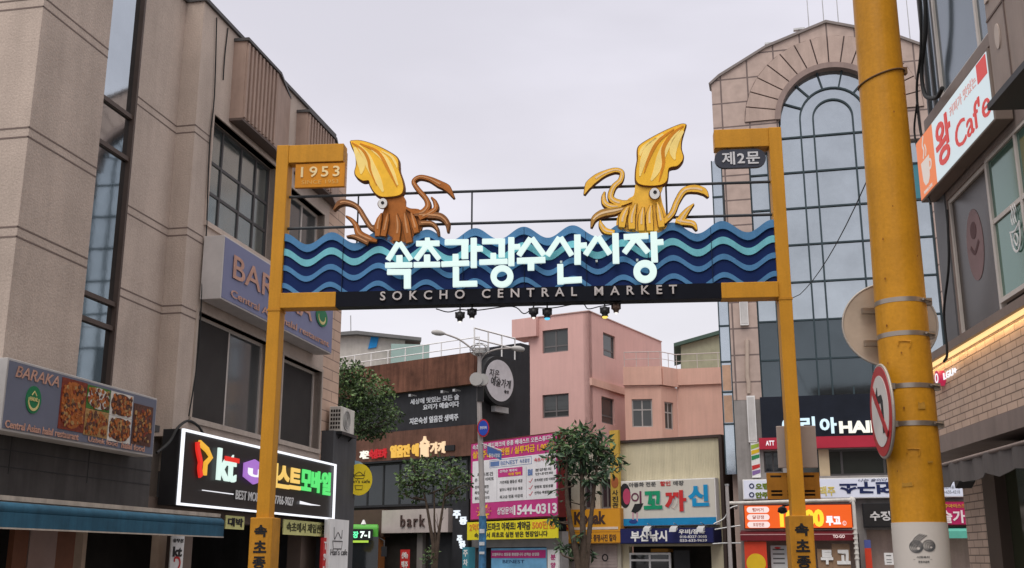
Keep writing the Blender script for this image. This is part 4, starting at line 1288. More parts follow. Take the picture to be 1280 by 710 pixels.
# ================================================================ RIGHT BUILDING
Rb = Plane(at(1161, 459, 14), (-0.083, -1))
h = Rb.hit
x_c = Rb.u(1163, 470)                      # far corner of the brick upper band
x_g = Rb.u(1206, 610)                      # far corner of the ground floor
x_n = 18.0
z_led = h(1161, 459)[1]
z_gap = h(1199, 551)[1]
z_can = h(1178, 560)[1]
rb = thing('cafe_building', 'brick cafe building with lit ledge, big windows and dark awning on the right', 'building', Rb, (x_c, 0, 0))
M_brick = brickmat('beige_brick', (0.50, 0.375, 0.30), (0.45, 0.335, 0.265), (0.17, 0.125, 0.10), 0.30, 0.086, 0.007, bump=0.7, var=0.14)
M_bframe = mat('brown_metal_frame', (0.20, 0.15, 0.125), 0.5, streak=0.1)
M_bdark = mat('dark_brown_frame', (0.07, 0.05, 0.04), 0.5)
M_bpanel = mat('grey_brown_panel', (0.24, 0.19, 0.17), 0.7, streak=0.15)
print('RIGHT', x_c, x_g, 'z', z_led, z_gap, z_can)
MB().wall(x_c, x_n, z_gap, z_led - 0.03, [], 0.0, 5).build('brick_band', M_brick, rb)
MB().box(x_c - 0.03, x_n, -0.10, 0.1, z_led - 0.0, z_led + 0.10).build('ledge', M_bframe, rb)
MB().box(x_c - 0.02, x_n, -0.06, -0.004, z_led - 0.035, z_led - 0.005).build('light_strip', lit('warm_strip_light', (1.0, 0.64, 0.28), 1.35), rb)
ls = bpy.data.lights.new('strip_lamp', 'AREA')
ls.shape = 'RECTANGLE'
ls.size, ls.size_y = 8.0, 0.04
ls.energy = 13
ls.color = (1.0, 0.62, 0.28)
lo = bpy.data.objects.new('strip_lamp', ls)
COL.objects.link(lo)
lo.parent = rb
lo.matrix_parent_inverse = Matrix.Identity(4)
lo.location = (4.0, -0.045, z_led - 0.045)
# windows of the cafe floor
zw0, zw1 = z_led + 0.12, h(1188, 246)[1]
wx = [Rb.u(1188, 300), Rb.u(1240, 300), Rb.u(1330, 300)]
x_w = Rb.u(1172, 300)
x_w2 = Rb.u(1172, 290)
MB().wall(x_w2, x_n, z_led + 0.1, zw1 + 1.1, [(wx[0], wx[2] + 3.0, zw0, zw1)], 0.0, 5).build('wall', M_bpanel, rb)
f1 = window(rb, Rb, (wx[0], wx[1], zw0, zw1), 0.02, M_alu, mat('brown_screen_glass', (0.05, 0.038, 0.032), 0.25, var=0.2), fw=0.05, cols=1)
MB().ellipse(((wx[0] + wx[1]) / 2 + 0.02, zw0 + 0.95), 0.27, 0.42, 0.042, 0.048).build('window_sticker', mat('mauve_sticker', (0.22, 0.14, 0.14), 0.6), f1)
MB().ellipse(((wx[0] + wx[1]) / 2 + 0.02, zw0 + 1.12), 0.10, 0.10, 0.038, 0.044).ribbon(crom([((wx[0] + wx[1]) / 2 - 0.12, zw0 + 0.95), ((wx[0] + wx[1]) / 2 + 0.0, zw0 + 0.86), ((wx[0] + wx[1]) / 2 + 0.16, zw0 + 0.96)]), [0.05] * 13, 0.038, 0.044).build('sticker_print', mat('dark_mauve', (0.09, 0.04, 0.04), 0.6), f1)
G_green = glassmat('green_cafe_glass', (0.10, 0.20, 0.16), 0.45, 0.08, wav=0.03)
f2 = window(rb, Rb, (wx[1] + 0.02, wx[2], zw0 + 0.1, zw1 + 0.02), -0.0, M_alu, G_green, fw=0.05, zs=(0.55,))
f3 = window(rb, Rb, (wx[2] + 0.05, wx[2] + 2.9, zw0 + 0.1, zw1), 0.0, M_alu, G_green, cols=2, fw=0.05)
# cup drawn on the glass
cxm, czm = Rb.hit(1268, 288)
m = MB()
m.ribbon(crom([(cxm - 0.13, czm + 0.02), (cxm - 0.10, czm - 0.16), (cxm, czm - 0.22), (cxm + 0.10, czm - 0.14), (cxm + 0.12, czm + 0.05)]), [0.02] * 25, 0.004, 0.012)
m.ribbon(crom([(cxm - 0.15, czm + 0.02), (cxm, czm + 0.0), (cxm + 0.13, czm + 0.06)]), [0.018] * 13, 0.004, 0.012)
m.ribbon(crom([(cxm - 0.06, czm - 0.08), (cxm - 0.01, czm - 0.03), (cxm + 0.05, czm - 0.1), (cxm, czm - 0.16), (cxm - 0.06, czm - 0.08)]), [0.016] * 25, 0.004, 0.012)
for q in (-0.05, 0.0, 0.05):
    m.ribbon(crom([(cxm + q, czm + 0.07), (cxm + q - 0.02, czm + 0.15), (cxm + q + 0.02, czm + 0.21), (cxm + q, czm + 0.28)]), [0.012] * 19, 0.004, 0.012)
m.build('cup_drawing', M_white, f2)
# dark return at the far end and corner post
MB().box(x_w2 + 0.01, wx[0] - 0.02, -0.02, 0.0, z_led + 0.1, zw1 + 1.0).build('corner_panel', mat('dark_grey_panel', (0.11, 0.11, 0.115), 0.5), rb)
# upper storey: brown sill band, grey glass and frames
zs0 = zw1 + 1.1
z_us = zs0
MB().box(x_w2 - 0.02, x_n, -0.03, 5, z_us, z_us + 0.14).build('floor_band', M_bframe, rb)
MB().box(x_w2 + 0.01, x_n, 0.1, 5, z_us + 0.14, z_us + 3.4).build('upper_wall', M_bpanel, rb)
ux = [Rb.u(x, 60) for x in (1151, 1168, 1181, 1237)]
G_up = glassmat('grey_blue_glass', (0.16, 0.20, 0.23), 0.7, 0.12)
window(rb, Rb, (x_w2 + 0.02, x_w2 + 0.55, z_us + 0.14, z_us + 3.2), 0.02, M_aludk, G_up, fw=0.05)
window(rb, Rb, (x_w2 + 0.6, x_w2 + 3.4, z_us + 0.14, z_us + 3.2), 0.01, M_alu, G_up, fw=0.06, xs=(0.5,))
MB().box(x_w2 - 0.05, x_n, -0.25, 5.1, z_us + 3.4, z_us + 3.6).build('roof_edge', M_bframe, rb)
# canopy and ground floor
MB().box(x_c - 0.05, x_n, -0.02, 5, z_can - 0.02, z_gap - 0.0).build('dark_gap', M_black, rb)
MB().box(x_c - 0.1, x_n, -0.55, 5, z_can - 0.22, z_can - 0.04).build('canopy_beam', M_bpanel, rb)
gx = [Rb.u(x, 640) for x in (1206, 1231, 1247)]
MB().box(gx[0], gx[1], 0.0, 0.6, 0, z_can - 0.2).build('brick_pier', M_brick, rb)
MB().box(gx[1], gx[2], 0.0, 0.3, 0, z_can - 0.2).build('door_frame', M_bdark, rb)
MB().box(gx[2], x_n, 0.12, 0.16, 0.1, z_can - 0.2).build('shop_glass', glassmat('dark_green_glass', (0.035, 0.04, 0.022), 0.1, 0.06), rb)
MB().box(gx[2], x_n, 0.05, 0.2, 0, 0.1).box(gx[2] + 1.5, gx[2] + 1.58, 0.05, 0.2, 0.1, z_can - 0.22).build('door_sill', M_bdark, rb)
MB().box(gx[0] + 0.05, x_n, 0.7, 5, 0, z_can - 0.2).build('back_wall', M_inside, rb)
for q, zq_ in ((0.35, 2.15), (0.42, 2.28)):
    pass
# awning with scalloped valance
ya = -1.0
A0z, A1z = Rb.z(1172, 583, ya), Rb.z(1172, 612, ya)
xa0 = Rb.u(1168, 590, ya)
t = thing('awning', 'dark grey-brown fabric awning with wavy lower edge on the brick cafe building', 'awning', Rb, (xa0, -0.5, A1z))
M_awn = mat('grey_brown_awning', (0.13, 0.115, 0.11), 0.8, var=0.1, streak=0.2)
MB().prism_x([(-0.1, z_can - 0.24), (ya, A0z - 0.02), (ya, A0z), (-0.1, z_can - 0.21)], xa0, x_n).build('cover', M_awn, t)
m = MB()
n = 150
vv, ff = [], []
for i in range(n + 1):
    x = xa0 + (x_n - xa0) * i / n
    dy = 0.012 * math.sin(i * 1.9) + 0.008 * math.sin(i * 0.7)
    zb_ = A1z + 0.05 - 0.04 * abs(math.sin(i * 0.42)) + 0.01 * math.sin(i * 1.3)
    for y in (ya - 0.004 + dy, ya + 0.006 + dy):
        vv += [(x, y * 1.0, A0z), (x, y, zb_)]
for i in range(n):
    a, b = 4 * i, 4 * i + 4
    ff += [(a, b, b + 1, a + 1), (a + 2, a + 3, b + 3, b + 2), (a + 1, b + 1, b + 3, a + 3), (a, a + 2, b + 2, b)]
m.add(vv, ff)
m.build('valance', M_awn, t)
MB().tube([(xa0 + 0.02, ya, A0z), (x_n, ya, A0z)], 0.018, 8).build('front_bar', M_bpanel, t)
# small floodlight hanging at the awning end
c = Rb.hit(1203, 588, -0.6)
t = thing('floodlight', 'small black floodlight on a white bracket under the dark awning end', 'lamp', Rb, (c[0], -0.6, c[1]))
c2 = Rb.hit(1203, 598, -0.6)
MB().tube([(c[0], -0.6, c[1] + 0.12), (c[0] - 0.03, -0.6, c[1] + 0.02), (c[0], -0.6, c[1] - 0.06)], 0.014, 6).build('bracket', M_white, t)
MB().hexa([(c[0] - 0.02, -0.68, c2[1] - 0.1), (c[0] + 0.12, -0.68, c2[1] - 0.04), (c[0] - 0.02, -0.52, c2[1] - 0.1), (c[0] + 0.12, -0.52, c2[1] - 0.04), (c[0] - 0.05, -0.68, c2[1] - 0.01), (c[0] + 0.08, -0.68, c2[1] + 0.05), (c[0] - 0.05, -0.52, c2[1] - 0.01), (c[0] + 0.08, -0.52, c2[1] + 0.05)]).build('lamp_body', M_blackm, t)
# lit cafe sign: wedge box under the floor band
nS = -0.20
r = (Rb.u(1148, 215, nS), Rb.u(1240, 110, nS), Rb.z(1151.7, 253.8, nS), Rb.z(1145.5, 178, nS))
print('CAFE', r)
sg = thing('shop_sign', 'lit cafe sign with orange end and red letters above the cafe windows', 'sign', Rb, ((r[0] + r[1]) / 2, -0.3, r[2]))
MB().box(r[0], r[1], nS, -0.02, r[2], r[3]).build('sign_box', mat('grey_brown_sign_box', (0.19, 0.145, 0.12), 0.6), sg, bevel=0.01)
X = lambda t_: r[0] + (r[1] - r[0]) * t_
Zz = lambda t_: r[2] + (r[3] - r[2]) * t_
yf = nS - 0.006
F = lambda p, q: (Rb.u(p, q, nS) - r[0]) / (r[1] - r[0])
fo = F(1169, 195)
print('CAFE F', fo, F(1189, 170), F(1193, 160), F(1237, 115))
MB().box(X(fo), X(0.985), yf, nS + 0.002, Zz(0.03), Zz(0.97)).build('sign_face', lit('pale_cyan_light_box', (0.66, 0.76, 0.80), 0.85), sg)
orp = MB().box(X(0.01), X(fo), yf - 0.001, nS + 0.002, Zz(0.03), Zz(0.97)).build('orange_panel', lit('orange_light_box', (0.86, 0.22, 0.06), 0.8), sg)
m = MB()
kx, kz = X(fo * 0.5), Zz(0.42)
kw = X(fo * 0.5) - X(0.04)
m.prism([(kx - kw * 0.75, kz + 0.12), (kx + kw * 0.62, kz + 0.12), (kx + kw * 0.45, kz - 0.14), (kx + kw * 0.15, kz - 0.2), (kx - kw * 0.3, kz - 0.2), (kx - kw * 0.6, kz - 0.12)], yf - 0.006, yf)
m.ring((kx + kw * 0.62, kz + 0.0), 0.04, 0.07, yf - 0.006, yf, 20)
m.ribbon(crom([(kx - kw * 0.3, kz + 0.15), (kx - kw * 0.1, kz + 0.24), (kx - kw * 0.25, kz + 0.32), (kx, kz + 0.42)]), [0.03] * 19, yf - 0.006, yf)
m.ribbon(crom([(kx + kw * 0.1, kz + 0.15), (kx + kw * 0.25, kz + 0.22), (kx + kw * 0.1, kz + 0.3)]), [0.025] * 13, yf - 0.006, yf)
m.text('WANG CAFE', kx - kw * 0.7, kx + kw * 0.7, Zz(0.06), Zz(0.11), yf, 0.006, 0.02)
m.build('cup_emblem', lit('cream_light', (0.9, 0.78, 0.7), 0.6), orp)
M_redl = lit('red_letter_light', (0.72, 0.06, 0.05), 0.7)
MB().text('왕', X(F(1171.5, 185)), X(F(1190, 170)), Zz(0.16), Zz(0.86), yf, 0.012, 0.02).text("Caf'e", X(F(1194, 160)), X(F(1237, 115)), Zz(0.14), Zz(0.52), yf, 0.01, 0.0).build('lettering', M_redl, sg)
MB().text('커피가 맛있는', X(F(1190, 160)), X(F(1223, 120)), Zz(0.70), Zz(0.86), yf, 0.006, 0.0).build('small_lettering', lit('pink_letter_light', (0.85, 0.45, 0.42), 0.6), sg)
MB().box(X(F(1224, 110)), X(F(1236, 100)), yf - 0.006, yf + 0.002, Zz(0.68), Zz(0.95)).build('red_patch', M_redl, sg)
# small carrier sign on the brick
r = (Rb.u(1170, 470, -0.06), Rb.u(1192, 470, -0.06), Rb.z(1171, 482, -0.06), Rb.z(1171, 466, -0.06))
sg = thing('wall_sign', 'small wall sign with round red emblem and white letters on the beige brick', 'sign', Rb, (r[0], 0, r[2]))
MB().ellipse((r[0] + 0.09, (r[2] + r[3]) / 2), 0.10, 0.095, -0.08, -0.0).build('emblem', lit('crimson_light', (0.62, 0.03, 0.10), 0.7), sg)
MB().ring((r[0] + 0.09, (r[2] + r[3]) / 2), 0.045, 0.062, -0.086, -0.08, 20).build('emblem_ring', lit('white_letter_light', (0.95, 0.95, 1.0), 0.9), sg)
MB().text('LGU+', r[0] + 0.22, r[1] + 0.05, r[2] + 0.035, r[3] - 0.035, -0.03, 0.012, 0.02).build('lettering', lit('white_letter_light', (0.95, 0.95, 1.0), 0.9), sg)
# bulky air conditioner hung above the cafe sign
ax0 = Rb.u(1236, 60, -0.95)
az0 = Rb.z(1246, 124, -0.95)
t = thing('air_conditioner', 'big brown-grey air conditioner box hung high beside the cafe sign', 'air conditioner', Rb, (ax0, -0.1, az0))
MB().box(ax0, ax0 + 1.1, -0.95, -0.12, az0, az0 + 1.25).build('housing', mat('brown_grey_housing', (0.30, 0.235, 0.2), 0.5, streak=0.2), t, bevel=0.02)
m = MB()
for i in range(7):
    m.box(ax0 - 0.012, ax0 + 0.01, -0.88, -0.2, az0 + 0.12 + i * 0.15, az0 + 0.20 + i * 0.15)
m.build('side_grille', mat('brown_grille', (0.14, 0.10, 0.085), 0.6), t)
MB().box(ax0 - 0.05, ax0 + 1.15, -1.0, -0.05, az0 - 0.06, az0 - 0.004).build('tray', M_blackm, t)
m = MB()
for q in (0.36, 0.74):
    m.box(ax0 + 1.1 * q, ax0 + 1.1 * q + 0.02, -0.957, -0.94, az0 + 0.03, az0 + 1.22)
m.box(ax0 + 0.02, ax0 + 1.08, -0.957, -0.94, az0 + 0.70, az0 + 0.72)
m.build('panel_seam', mat('brown_grille', (0.14, 0.10, 0.085), 0.6), t)
MB().ellipse((ax0 + 0.22, az0 + 0.48), 0.05, 0.11, -0.96, -0.945).box(ax0 + 0.05, ax0 + 0.12, -0.965, -0.945, az0 + 0.86, az0 + 0.95).build('pale_patch', mat('pale_patch', (0.5, 0.42, 0.37), 0.6), t)
# cable bundle at the far corner
R3 = lambda px, py, n: (Rb.hit(px, py, n)[0], n, Rb.hit(px, py, n)[1])
for k, (pts, rr_, lab) in enumerate((
        ([(1156, -20), (1157, 40), (1152, 85), (1156, 118), (1170, 122), (1178, 110)], 0.028, 'thick black cable looping at the top corner above the lit cafe sign'),
        ([(1150, -20), (1151, 60), (1146, 110), (1150, 160), (1158, 190)], 0.018, 'black cable hanging straight beside the left end of the lit cafe sign'),
        ([(1146, 130), (1143, 165), (1150, 200), (1157, 235), (1163, 255)], 0.014, 'thin wire bowed outward at the orange end of the cafe sign'),
        ([(1184, 262), (1186, 330), (1180, 390), (1184, 440), (1180, 452)], 0.016, 'dark cable running down the corner beside the cafe windows'))):
    one(MB().tube(crom([R3(a, b, -0.12 - 0.03 * k) for a, b in pts], 6), rr_, 6), 'cable', lab, 'cable', M_cable, Rb, R3(*pts[0], -0.12))
# ================================================================ GLASS OFFICE BUILDING WITH ARCHED GABLE
g0 = at(893, 300, 36.5)
Gb = Plane((g0.x, g0.y), (4.1, -1))
h = Gb.hit
M_gran = brickmat('pink_granite_blocks', (0.45, 0.345, 0.30), (0.41, 0.315, 0.275), (0.16, 0.12, 0.11), 0.95, 0.92, 0.03, offset=0.0, bump=0.3, var=0.12)
M_granp = mat('pink_granite', (0.44, 0.335, 0.29), 0.75, var=0.12, scale=1.2, streak=0.15, grain=0.05)
M_tealm = mat('dark_teal_mullion', (0.035, 0.055, 0.065), 0.5)
M_gjoint = mat('granite_joint', (0.12, 0.09, 0.085), 0.9)
G_off = mat('blue_grey_mirror_glass', (0.47, 0.52, 0.55), 0.06, 0.92, var=0.16, scale=0.35, bump=0.07)
xc = Gb.u(1040, 130)
W = xc * 2
zE0 = Gb.z(901, 97)
zPk = Gb.z(1033, 29)
zSp = Gb.z(973, 150)
Rr = (xc - Gb.u(973, 150))
xb0, xb1 = Gb.u(941, 300), None
half = xc - xb0
zB = Gb.z(960, 497)
pil0 = Gb.u(907, 300)
zEG = Gb.z(895, 200)
print('GLASS xc', xc, 'W', W, zE0, zPk, zSp, Rr, half, zB, pil0, Gb.z(950, 545), Gb.z(950, 600), Gb.z(950, 625))
ob = thing('office_building', 'tall pink granite office building with great arched wall of blue-grey glass', 'building', Gb, (xc, 0, 0))
arch = lambda r_, n=24: [(xc + r_ * math.cos(math.pi * i / n), zSp + r_ * math.sin(math.pi * i / n)) for i in range(n + 1)]
zS2 = Gb.z(941, 190)                       # shoulder where the bay widens
hole = [(xb0, zB), (2 * xc - xb0, zB), (2 * xc - xb0, zS2), (xc + Rr, zS2)] + arch(Rr) + [(xc - Rr, zS2), (xb0, zS2)]
outer = [(pil0, zB), (2 * xc - pil0, zB), (2 * xc - pil0, zEG), (W - 0.15, zEG), (W - 0.15, zE0 - 0.25), (W - 0.45, zE0 + 0.02), (W * 0.75, (zE0 + zPk) / 2 + 0.12), (xc, zPk), (W * 0.25, (zE0 + zPk) / 2 + 0.12), (0.45, zE0 + 0.02), (0.15, zE0 - 0.25), (0.15, zEG), (pil0, zEG)]
# keep the outline clear of the hole along the bottom edge
outer[0], outer[1] = (pil0, zB - 0.05), (2 * xc - pil0, zB - 0.05)
MB().prism(outer, 0.0, 0.5, [hole]).build('granite_front', M_gran, ob)
m = MB()
k = 16
for i in range(k):
    a0_, a1_ = math.pi * i / k, math.pi * (i + 1) / k
    pts = []
    for r_, aa in ((Rr + 0.12, (a0_ + 0.012, a1_ - 0.012)), (Rr + 1.15, (a1_ - 0.008, a0_ + 0.008))):
        for a in aa:
            pts.append((xc + r_ * math.cos(a), zSp + r_ * math.sin(a)))
    m.prism(pts, -0.06, 0.02)
m.build('arch_stone', M_granp, ob)
MB().prism([(xc + (Rr + 1.17) * math.cos(math.pi * i / 24), zSp + (Rr + 1.17) * math.sin(math.pi * i / 24)) for i in range(25)] + [(xc + (Rr + 0.1) * math.cos(math.pi * i / 24), zSp + (Rr + 0.1) * math.sin(math.pi * i / 24)) for i in range(24, -1, -1)], -0.012, 0.01).build('arch_joint', M_gjoint, ob)
m = MB()
for i in range(24):
    a0_, a1_ = math.pi * i / 24, math.pi * (i + 1) / 24
    m.prism([(xc + r_ * math.cos(a), zSp + r_ * math.sin(a)) for r_, a in ((Rr - 0.08, a0_), (Rr + 0.12, a0_), (Rr + 0.12, a1_), (Rr - 0.08, a1_))], -0.1, 0.3)
m.build('arch_moulding', mat('brown_granite', (0.27, 0.2, 0.18), 0.7, streak=0.15), ob)
MB().prism([(0.12, zE0 - 0.25), (0.45, zE0 + 0.02), (W * 0.25, (zE0 + zPk) / 2 + 0.12), (xc, zPk), (W * 0.75, (zE0 + zPk) / 2 + 0.12), (W - 0.45, zE0 + 0.02), (W - 0.12, zE0 - 0.25), (W - 0.06, zE0 - 0.2), (W - 0.42, zE0 + 0.11), (W * 0.75, (zE0 + zPk) / 2 + 0.22), (xc, zPk + 0.1), (W * 0.25, (zE0 + zPk) / 2 + 0.22), (0.42, zE0 + 0.11), (0.06, zE0 - 0.2)], -0.08, 0.6).build('gable_coping', mat('grey_coping', (0.22, 0.19, 0.18), 0.7), ob)
# glass sheet and mullions
MB().prism([(xb0 + 0.002, zB), (2 * xc - xb0 - 0.002, zB), (2 * xc - xb0 - 0.002, zS2 - 0.002), (xc + Rr - 0.002, zS2 - 0.002)] + arch(Rr - 0.002) + [(xc - Rr + 0.002, zS2 - 0.002), (xb0 + 0.002, zS2 - 0.002)], 0.22, 0.28).build('glass_wall', G_off, ob)
m = MB()
fm = 0.055
r1, r2 = Rr * 0.60, Rr * 0.36
zt = zSp
for x in (xb0 + 0.03, xb0 + half * 0.22, xc - r1, xc - r2, xc, xc + r2, xc + r1, 2 * xc - xb0 - half * 0.22, 2 * xc - xb0 - 0.03, xc - Rr + 0.03, xc + Rr - 0.03):
    top = zS2 - 0.01
    if abs(x - xc) < Rr - 0.001:
        top = zSp if abs(abs(x - xc) - r1) < 0.01 or abs(abs(x - xc) - r2) < 0.01 else zSp
    if abs(x - xc) < 0.01:
        top = zB + (zSp - zB) * 0.0 + 0.3
    m.box(x - fm / 2, x + fm / 2, 0.14, 0.22, zB, top)
zrow = [Gb.z(1000, y) for y in (169, 213, 258, 304, 351, 399, 448)]
for z in zrow:
    lim = half if z < zS2 else math.sqrt(max(0.1, Rr ** 2 - max(0, z - zSp) ** 2)) - 0.02
    m.box(xc - lim, xc + lim, 0.15, 0.215, z - fm / 2, z + fm / 2)
for r_ in (r1, r2):
    for i in range(20):
        a0_, a1_ = math.pi * i / 20, math.pi * (i + 1) / 20
        m.prism([(xc + q * math.cos(a), zSp + q * math.sin(a)) for q, a in ((r_ - fm / 2, a0_), (r_ + fm / 2, a0_), (r_ + fm / 2, a1_), (r_ - fm / 2, a1_))], 0.142, 0.218)
for d_ in (22, 48, 76, 104, 132, 158):
    a = R(d_)
    q0 = r1 if d_ in (22, 48, 132, 158, 76, 104) else r2
    p0, p1 = (xc + q0 * math.cos(a), zSp + q0 * math.sin(a)), (xc + (Rr - 0.02) * math.cos(a), zSp + (Rr - 0.02) * math.sin(a))
    m.ribbon([p0, p1], [fm, fm], 0.146, 0.216)
m.build('mullion', M_tealm, ob)
# teal pane, low panes with dark building reflections put into the glass colour
MB().box(2 * xc - xb0 - half * 0.22 + 0.04, 2 * xc - xb0 - 0.06, 0.19, 0.216, zrow[2] + 0.05, zrow[1] - 0.05).build('teal_pane', glassmat('teal_pane_glass', (0.05, 0.2, 0.24), 0.3, 0.08), ob)
G_low = glassmat('dark_reflection_glass', (0.10, 0.12, 0.13), 0.9, 0.06)
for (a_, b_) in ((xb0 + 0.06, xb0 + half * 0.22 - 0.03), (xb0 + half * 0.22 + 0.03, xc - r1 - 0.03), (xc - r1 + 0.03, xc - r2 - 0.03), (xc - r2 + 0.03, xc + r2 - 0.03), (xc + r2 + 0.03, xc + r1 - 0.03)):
    MB().box(a_, b_, 0.20, 0.218, zB + 0.05, zrow[6] - 0.03).build('dark_reflection_pane', G_low, ob)
    MB().box(a_, b_, 0.20, 0.218, zrow[6] + 0.03, zrow[5] - 0.03).build('dark_reflection_pane', G_low, ob)
# edge strips of glass and stone at both ends
for s_ in (0, 1):
    a_, b_ = (0.0, pil0) if s_ == 0 else (2 * xc - pil0, W)
    MB().box(a_, b_, 0.1, 0.5, zB - 2.5, zEG).build('edge_glass', mat('pale_edge_glass', (0.50, 0.56, 0.61), 0.08, 0.85, var=0.05, bump=0.03), ob)
    m = MB()
    for y in (245, 302, 358, 407, 452, 490, 530):
        z = Gb.z(900, y)
        m.box(a_ - 0.004, b_ + 0.004, 0.06, 0.1, z - 0.03, z + 0.03)
    m.box(a_, a_ + 0.04, 0.06, 0.1, zB - 2.5, zEG).box(b_ - 0.04, b_, 0.06, 0.1, zB - 2.5, zEG)
    m.build('edge_mullion', M_tealm, ob)
    for (y0, y1) in ((456, 488), (494, 528), (408, 450)):
        if y0 != 408:
            MB().box(a_ + 0.05, b_ - 0.05, 0.085, 0.1, Gb.z(900, y1), Gb.z(900, y0)).build('edge_stone', mat('orange_beige_stone', (0.46, 0.29, 0.2), 0.6, var=0.2), ob)
MB().box(0.2, W - 0.2, 0.5, 11, 0, zE0 - 0.3).prism([(0.4, zE0 - 0.3), (W - 0.4, zE0 - 0.3), (xc, zPk - 0.1)], 0.5, 11).build('rear_block', M_granp, ob)
# lower storeys
zR1, zR0 = Gb.z(960, 548), Gb.z(960, 562)
zL0 = Gb.z(930, 600)
z2 = Gb.z(930, 599)
MB().wall(pil0, 2 * xc - pil0, 0, zB - 0.06, [(Gb.u(1000, 580), Gb.u(1330, 580), z2 + 0.06, zR0 - 0.03), (Gb.u(955, 580), Gb.u(978, 580), zR0 - 0.75, zR0 - 0.05), (Gb.u(935, 690), Gb.u(1075, 690), 0.1, Gb.z(930, 668)), (Gb.u(1085, 690), Gb.u(1330, 690), 0.1, Gb.z(1085, 662))], 0.0, 0.45).build('lower_wall', mat('grey_stone_panels', (0.27, 0.25, 0.24), 0.75, var=0.15, streak=0.2), ob)
window(ob, Gb, (Gb.u(1000, 580), Gb.u(1330, 580), z2 + 0.06, zR0 - 0.03), 0.12, M_aludk, glassmat('dim_salon_glass', (0.03, 0.034, 0.03), 0.2, 0.08), cols=6, fw=0.07)
window(ob, Gb, (Gb.u(955, 580), Gb.u(978, 580), zR0 - 0.75, zR0 - 0.05), 0.12, M_aludk, G_dark, fw=0.05)
MB().box(Gb.u(1024, 580), Gb.u(1037, 580), 0.05, 0.12, z2 + 0.06, zR0 - 0.03).build('cream_pier', mat('cream_pier', (0.46, 0.36, 0.24), 0.8), ob)
MB().box(Gb.u(935, 690), W - 1, 2.2, 2.3, 0, z2).build('shop_back_wall', M_inside, ob)
# hair salon sign board (dark) and its red stripe
r = (Gb.u(951, 520, -0.1), 2 * xc - xb0 - 0.1, zR1, zB + 0.0)
sg = thing('salon_sign', 'long black salon sign board with white glowing letters above a red stripe', 'sign', Gb, (r[0], -0.02, r[2]))
MB().box(r[0], r[1], -0.16, -0.01, r[2], r[3]).build('sign_board', mat('blue_black_board', (0.010, 0.013, 0.022), 0.35, var=0.2), sg)
nn = -0.26
hl_ = lit('white_letter_light', (0.95, 0.95, 1.0), 1.0)
hl2 = lit('ice_blue_letter_light', (0.70, 0.90, 1.0), 1.0)
for ch, x0, x1, yt, yb, mt_ in (('여', 977, 991, 523, 543, hl2), ('리', 1000, 1019, 521, 541, hl2), ('아', 1024, 1046, 522, 542, hl2)):
    q = Gb.rc(x0, x1, yt, yb, nn)
    MB().text(ch, *q, -0.2, 0.06, 0.04).build('letter', mt_, sg)
q = Gb.rc(1048.5, 1105, 526.5, 541.5, nn)
MB().text('HAIR', *q, -0.2, 0.06, 0.05).build('letter', lit('cream_letter_light', (1.0, 0.97, 0.85), 1.0), sg)
q = Gb.rc(1160, 1181, 523, 539, nn)
MB().text('고데', *q, -0.2, 0.06, 0.04).build('letter', hl2, sg)
MB().box(Gb.u(949, 555), r[1], -0.22, -0.01, zR0, zR1 - 0.003).build('red_stripe', mat('crimson_stripe', (0.34, 0.02, 0.04), 0.5, emit=0.15), sg)
q = Gb.rc(957, 968, 551, 557, -0.22)
MB().text('ATT', *q, -0.222, 0.01, 0.02).build('small_lettering', hl_, sg)
# warm lamp inside the salon
q = Gb.hit(1074, 566, 0.9)
t = thing('ceiling_lamp', 'small warm lamp glowing inside the dark salon window', 'lamp', Gb, (q[0], 0.9, q[1]))
MB().disc((q[0], 0.9, q[1]), (0, 0, 1), 0.06, 0.05, 14).build('bulb', lit('lamp_warm', (1.0, 0.7, 0.35), 2.2), t)
MB().tube([(q[0], 0.9, q[1] + 0.03), (q[0], 0.9, zR0)], 0.01, 6).build('rod', M_black, t)
# white light box with upside-down lettering
r = Gb.rc(928, 1208, 599.5, 624.5, -0.3)
sg = signboard('shop_sign', 'long white light box sign with upside-down navy lettering', 'sign', Gb, r, -0.02, 0.28, mat('white_blue_light_box', (0.60, 0.62, 0.72), 0.4, emit=0.12, var=0.04), M_white)
X = lambda t_: r[0] + (r[1] - r[0]) * t_
Zz = lambda t_: r[2] + (r[3] - r[2]) * t_
yf = -0.312
q = Gb.rc(1049, 1116, 603, 618, yf)
M_navl = mat('navy_lettering', (0.012, 0.02, 0.08), 0.5)
MB().text('연구소', *q, yf, 0.012, 0.05, rot=True).build('lettering', M_navl, sg)
MB().text('나는 술이다', X(0.53), X(0.66), Zz(0.80), Zz(0.95), yf, 0.008, 0.0, shear=0.3).build('small_lettering', M_navl, sg)
q = Gb.rc(1024, 1044, 608, 620, yf)
MB().text('맥주', *q, yf, 0.01, 0.03).build('yellow_lettering', mat('lemon_lettering', (0.62, 0.50, 0.12), 0.6), sg)
q = Gb.rc(1017, 1024, 610, 620, yf)
MB().text('1', *q, yf, 0.01, 0.03).build('orange_lettering', mat('coral_lettering', (0.6, 0.18, 0.1), 0.6), sg)
m = MB()
for yt in (604, 615):
    q = Gb.rc(936, 943, yt, yt + 7, yf)
    m.ring(((q[0] + q[1]) / 2, (q[2] + q[3]) / 2), 0.05, 0.085, yf - 0.012, yf, 20)
m.build('ring_mark', M_navl, sg)
m = MB()
for yt, tx in ((604, '오뎅'), (615, '안주')):
    m.text(tx, *Gb.rc(944, 961, yt, yt + 8, yf), yf, 0.012, 0.06)
m.build('olive_lettering', mat('olive_green_lettering', (0.12, 0.17, 0.01), 0.6), sg)
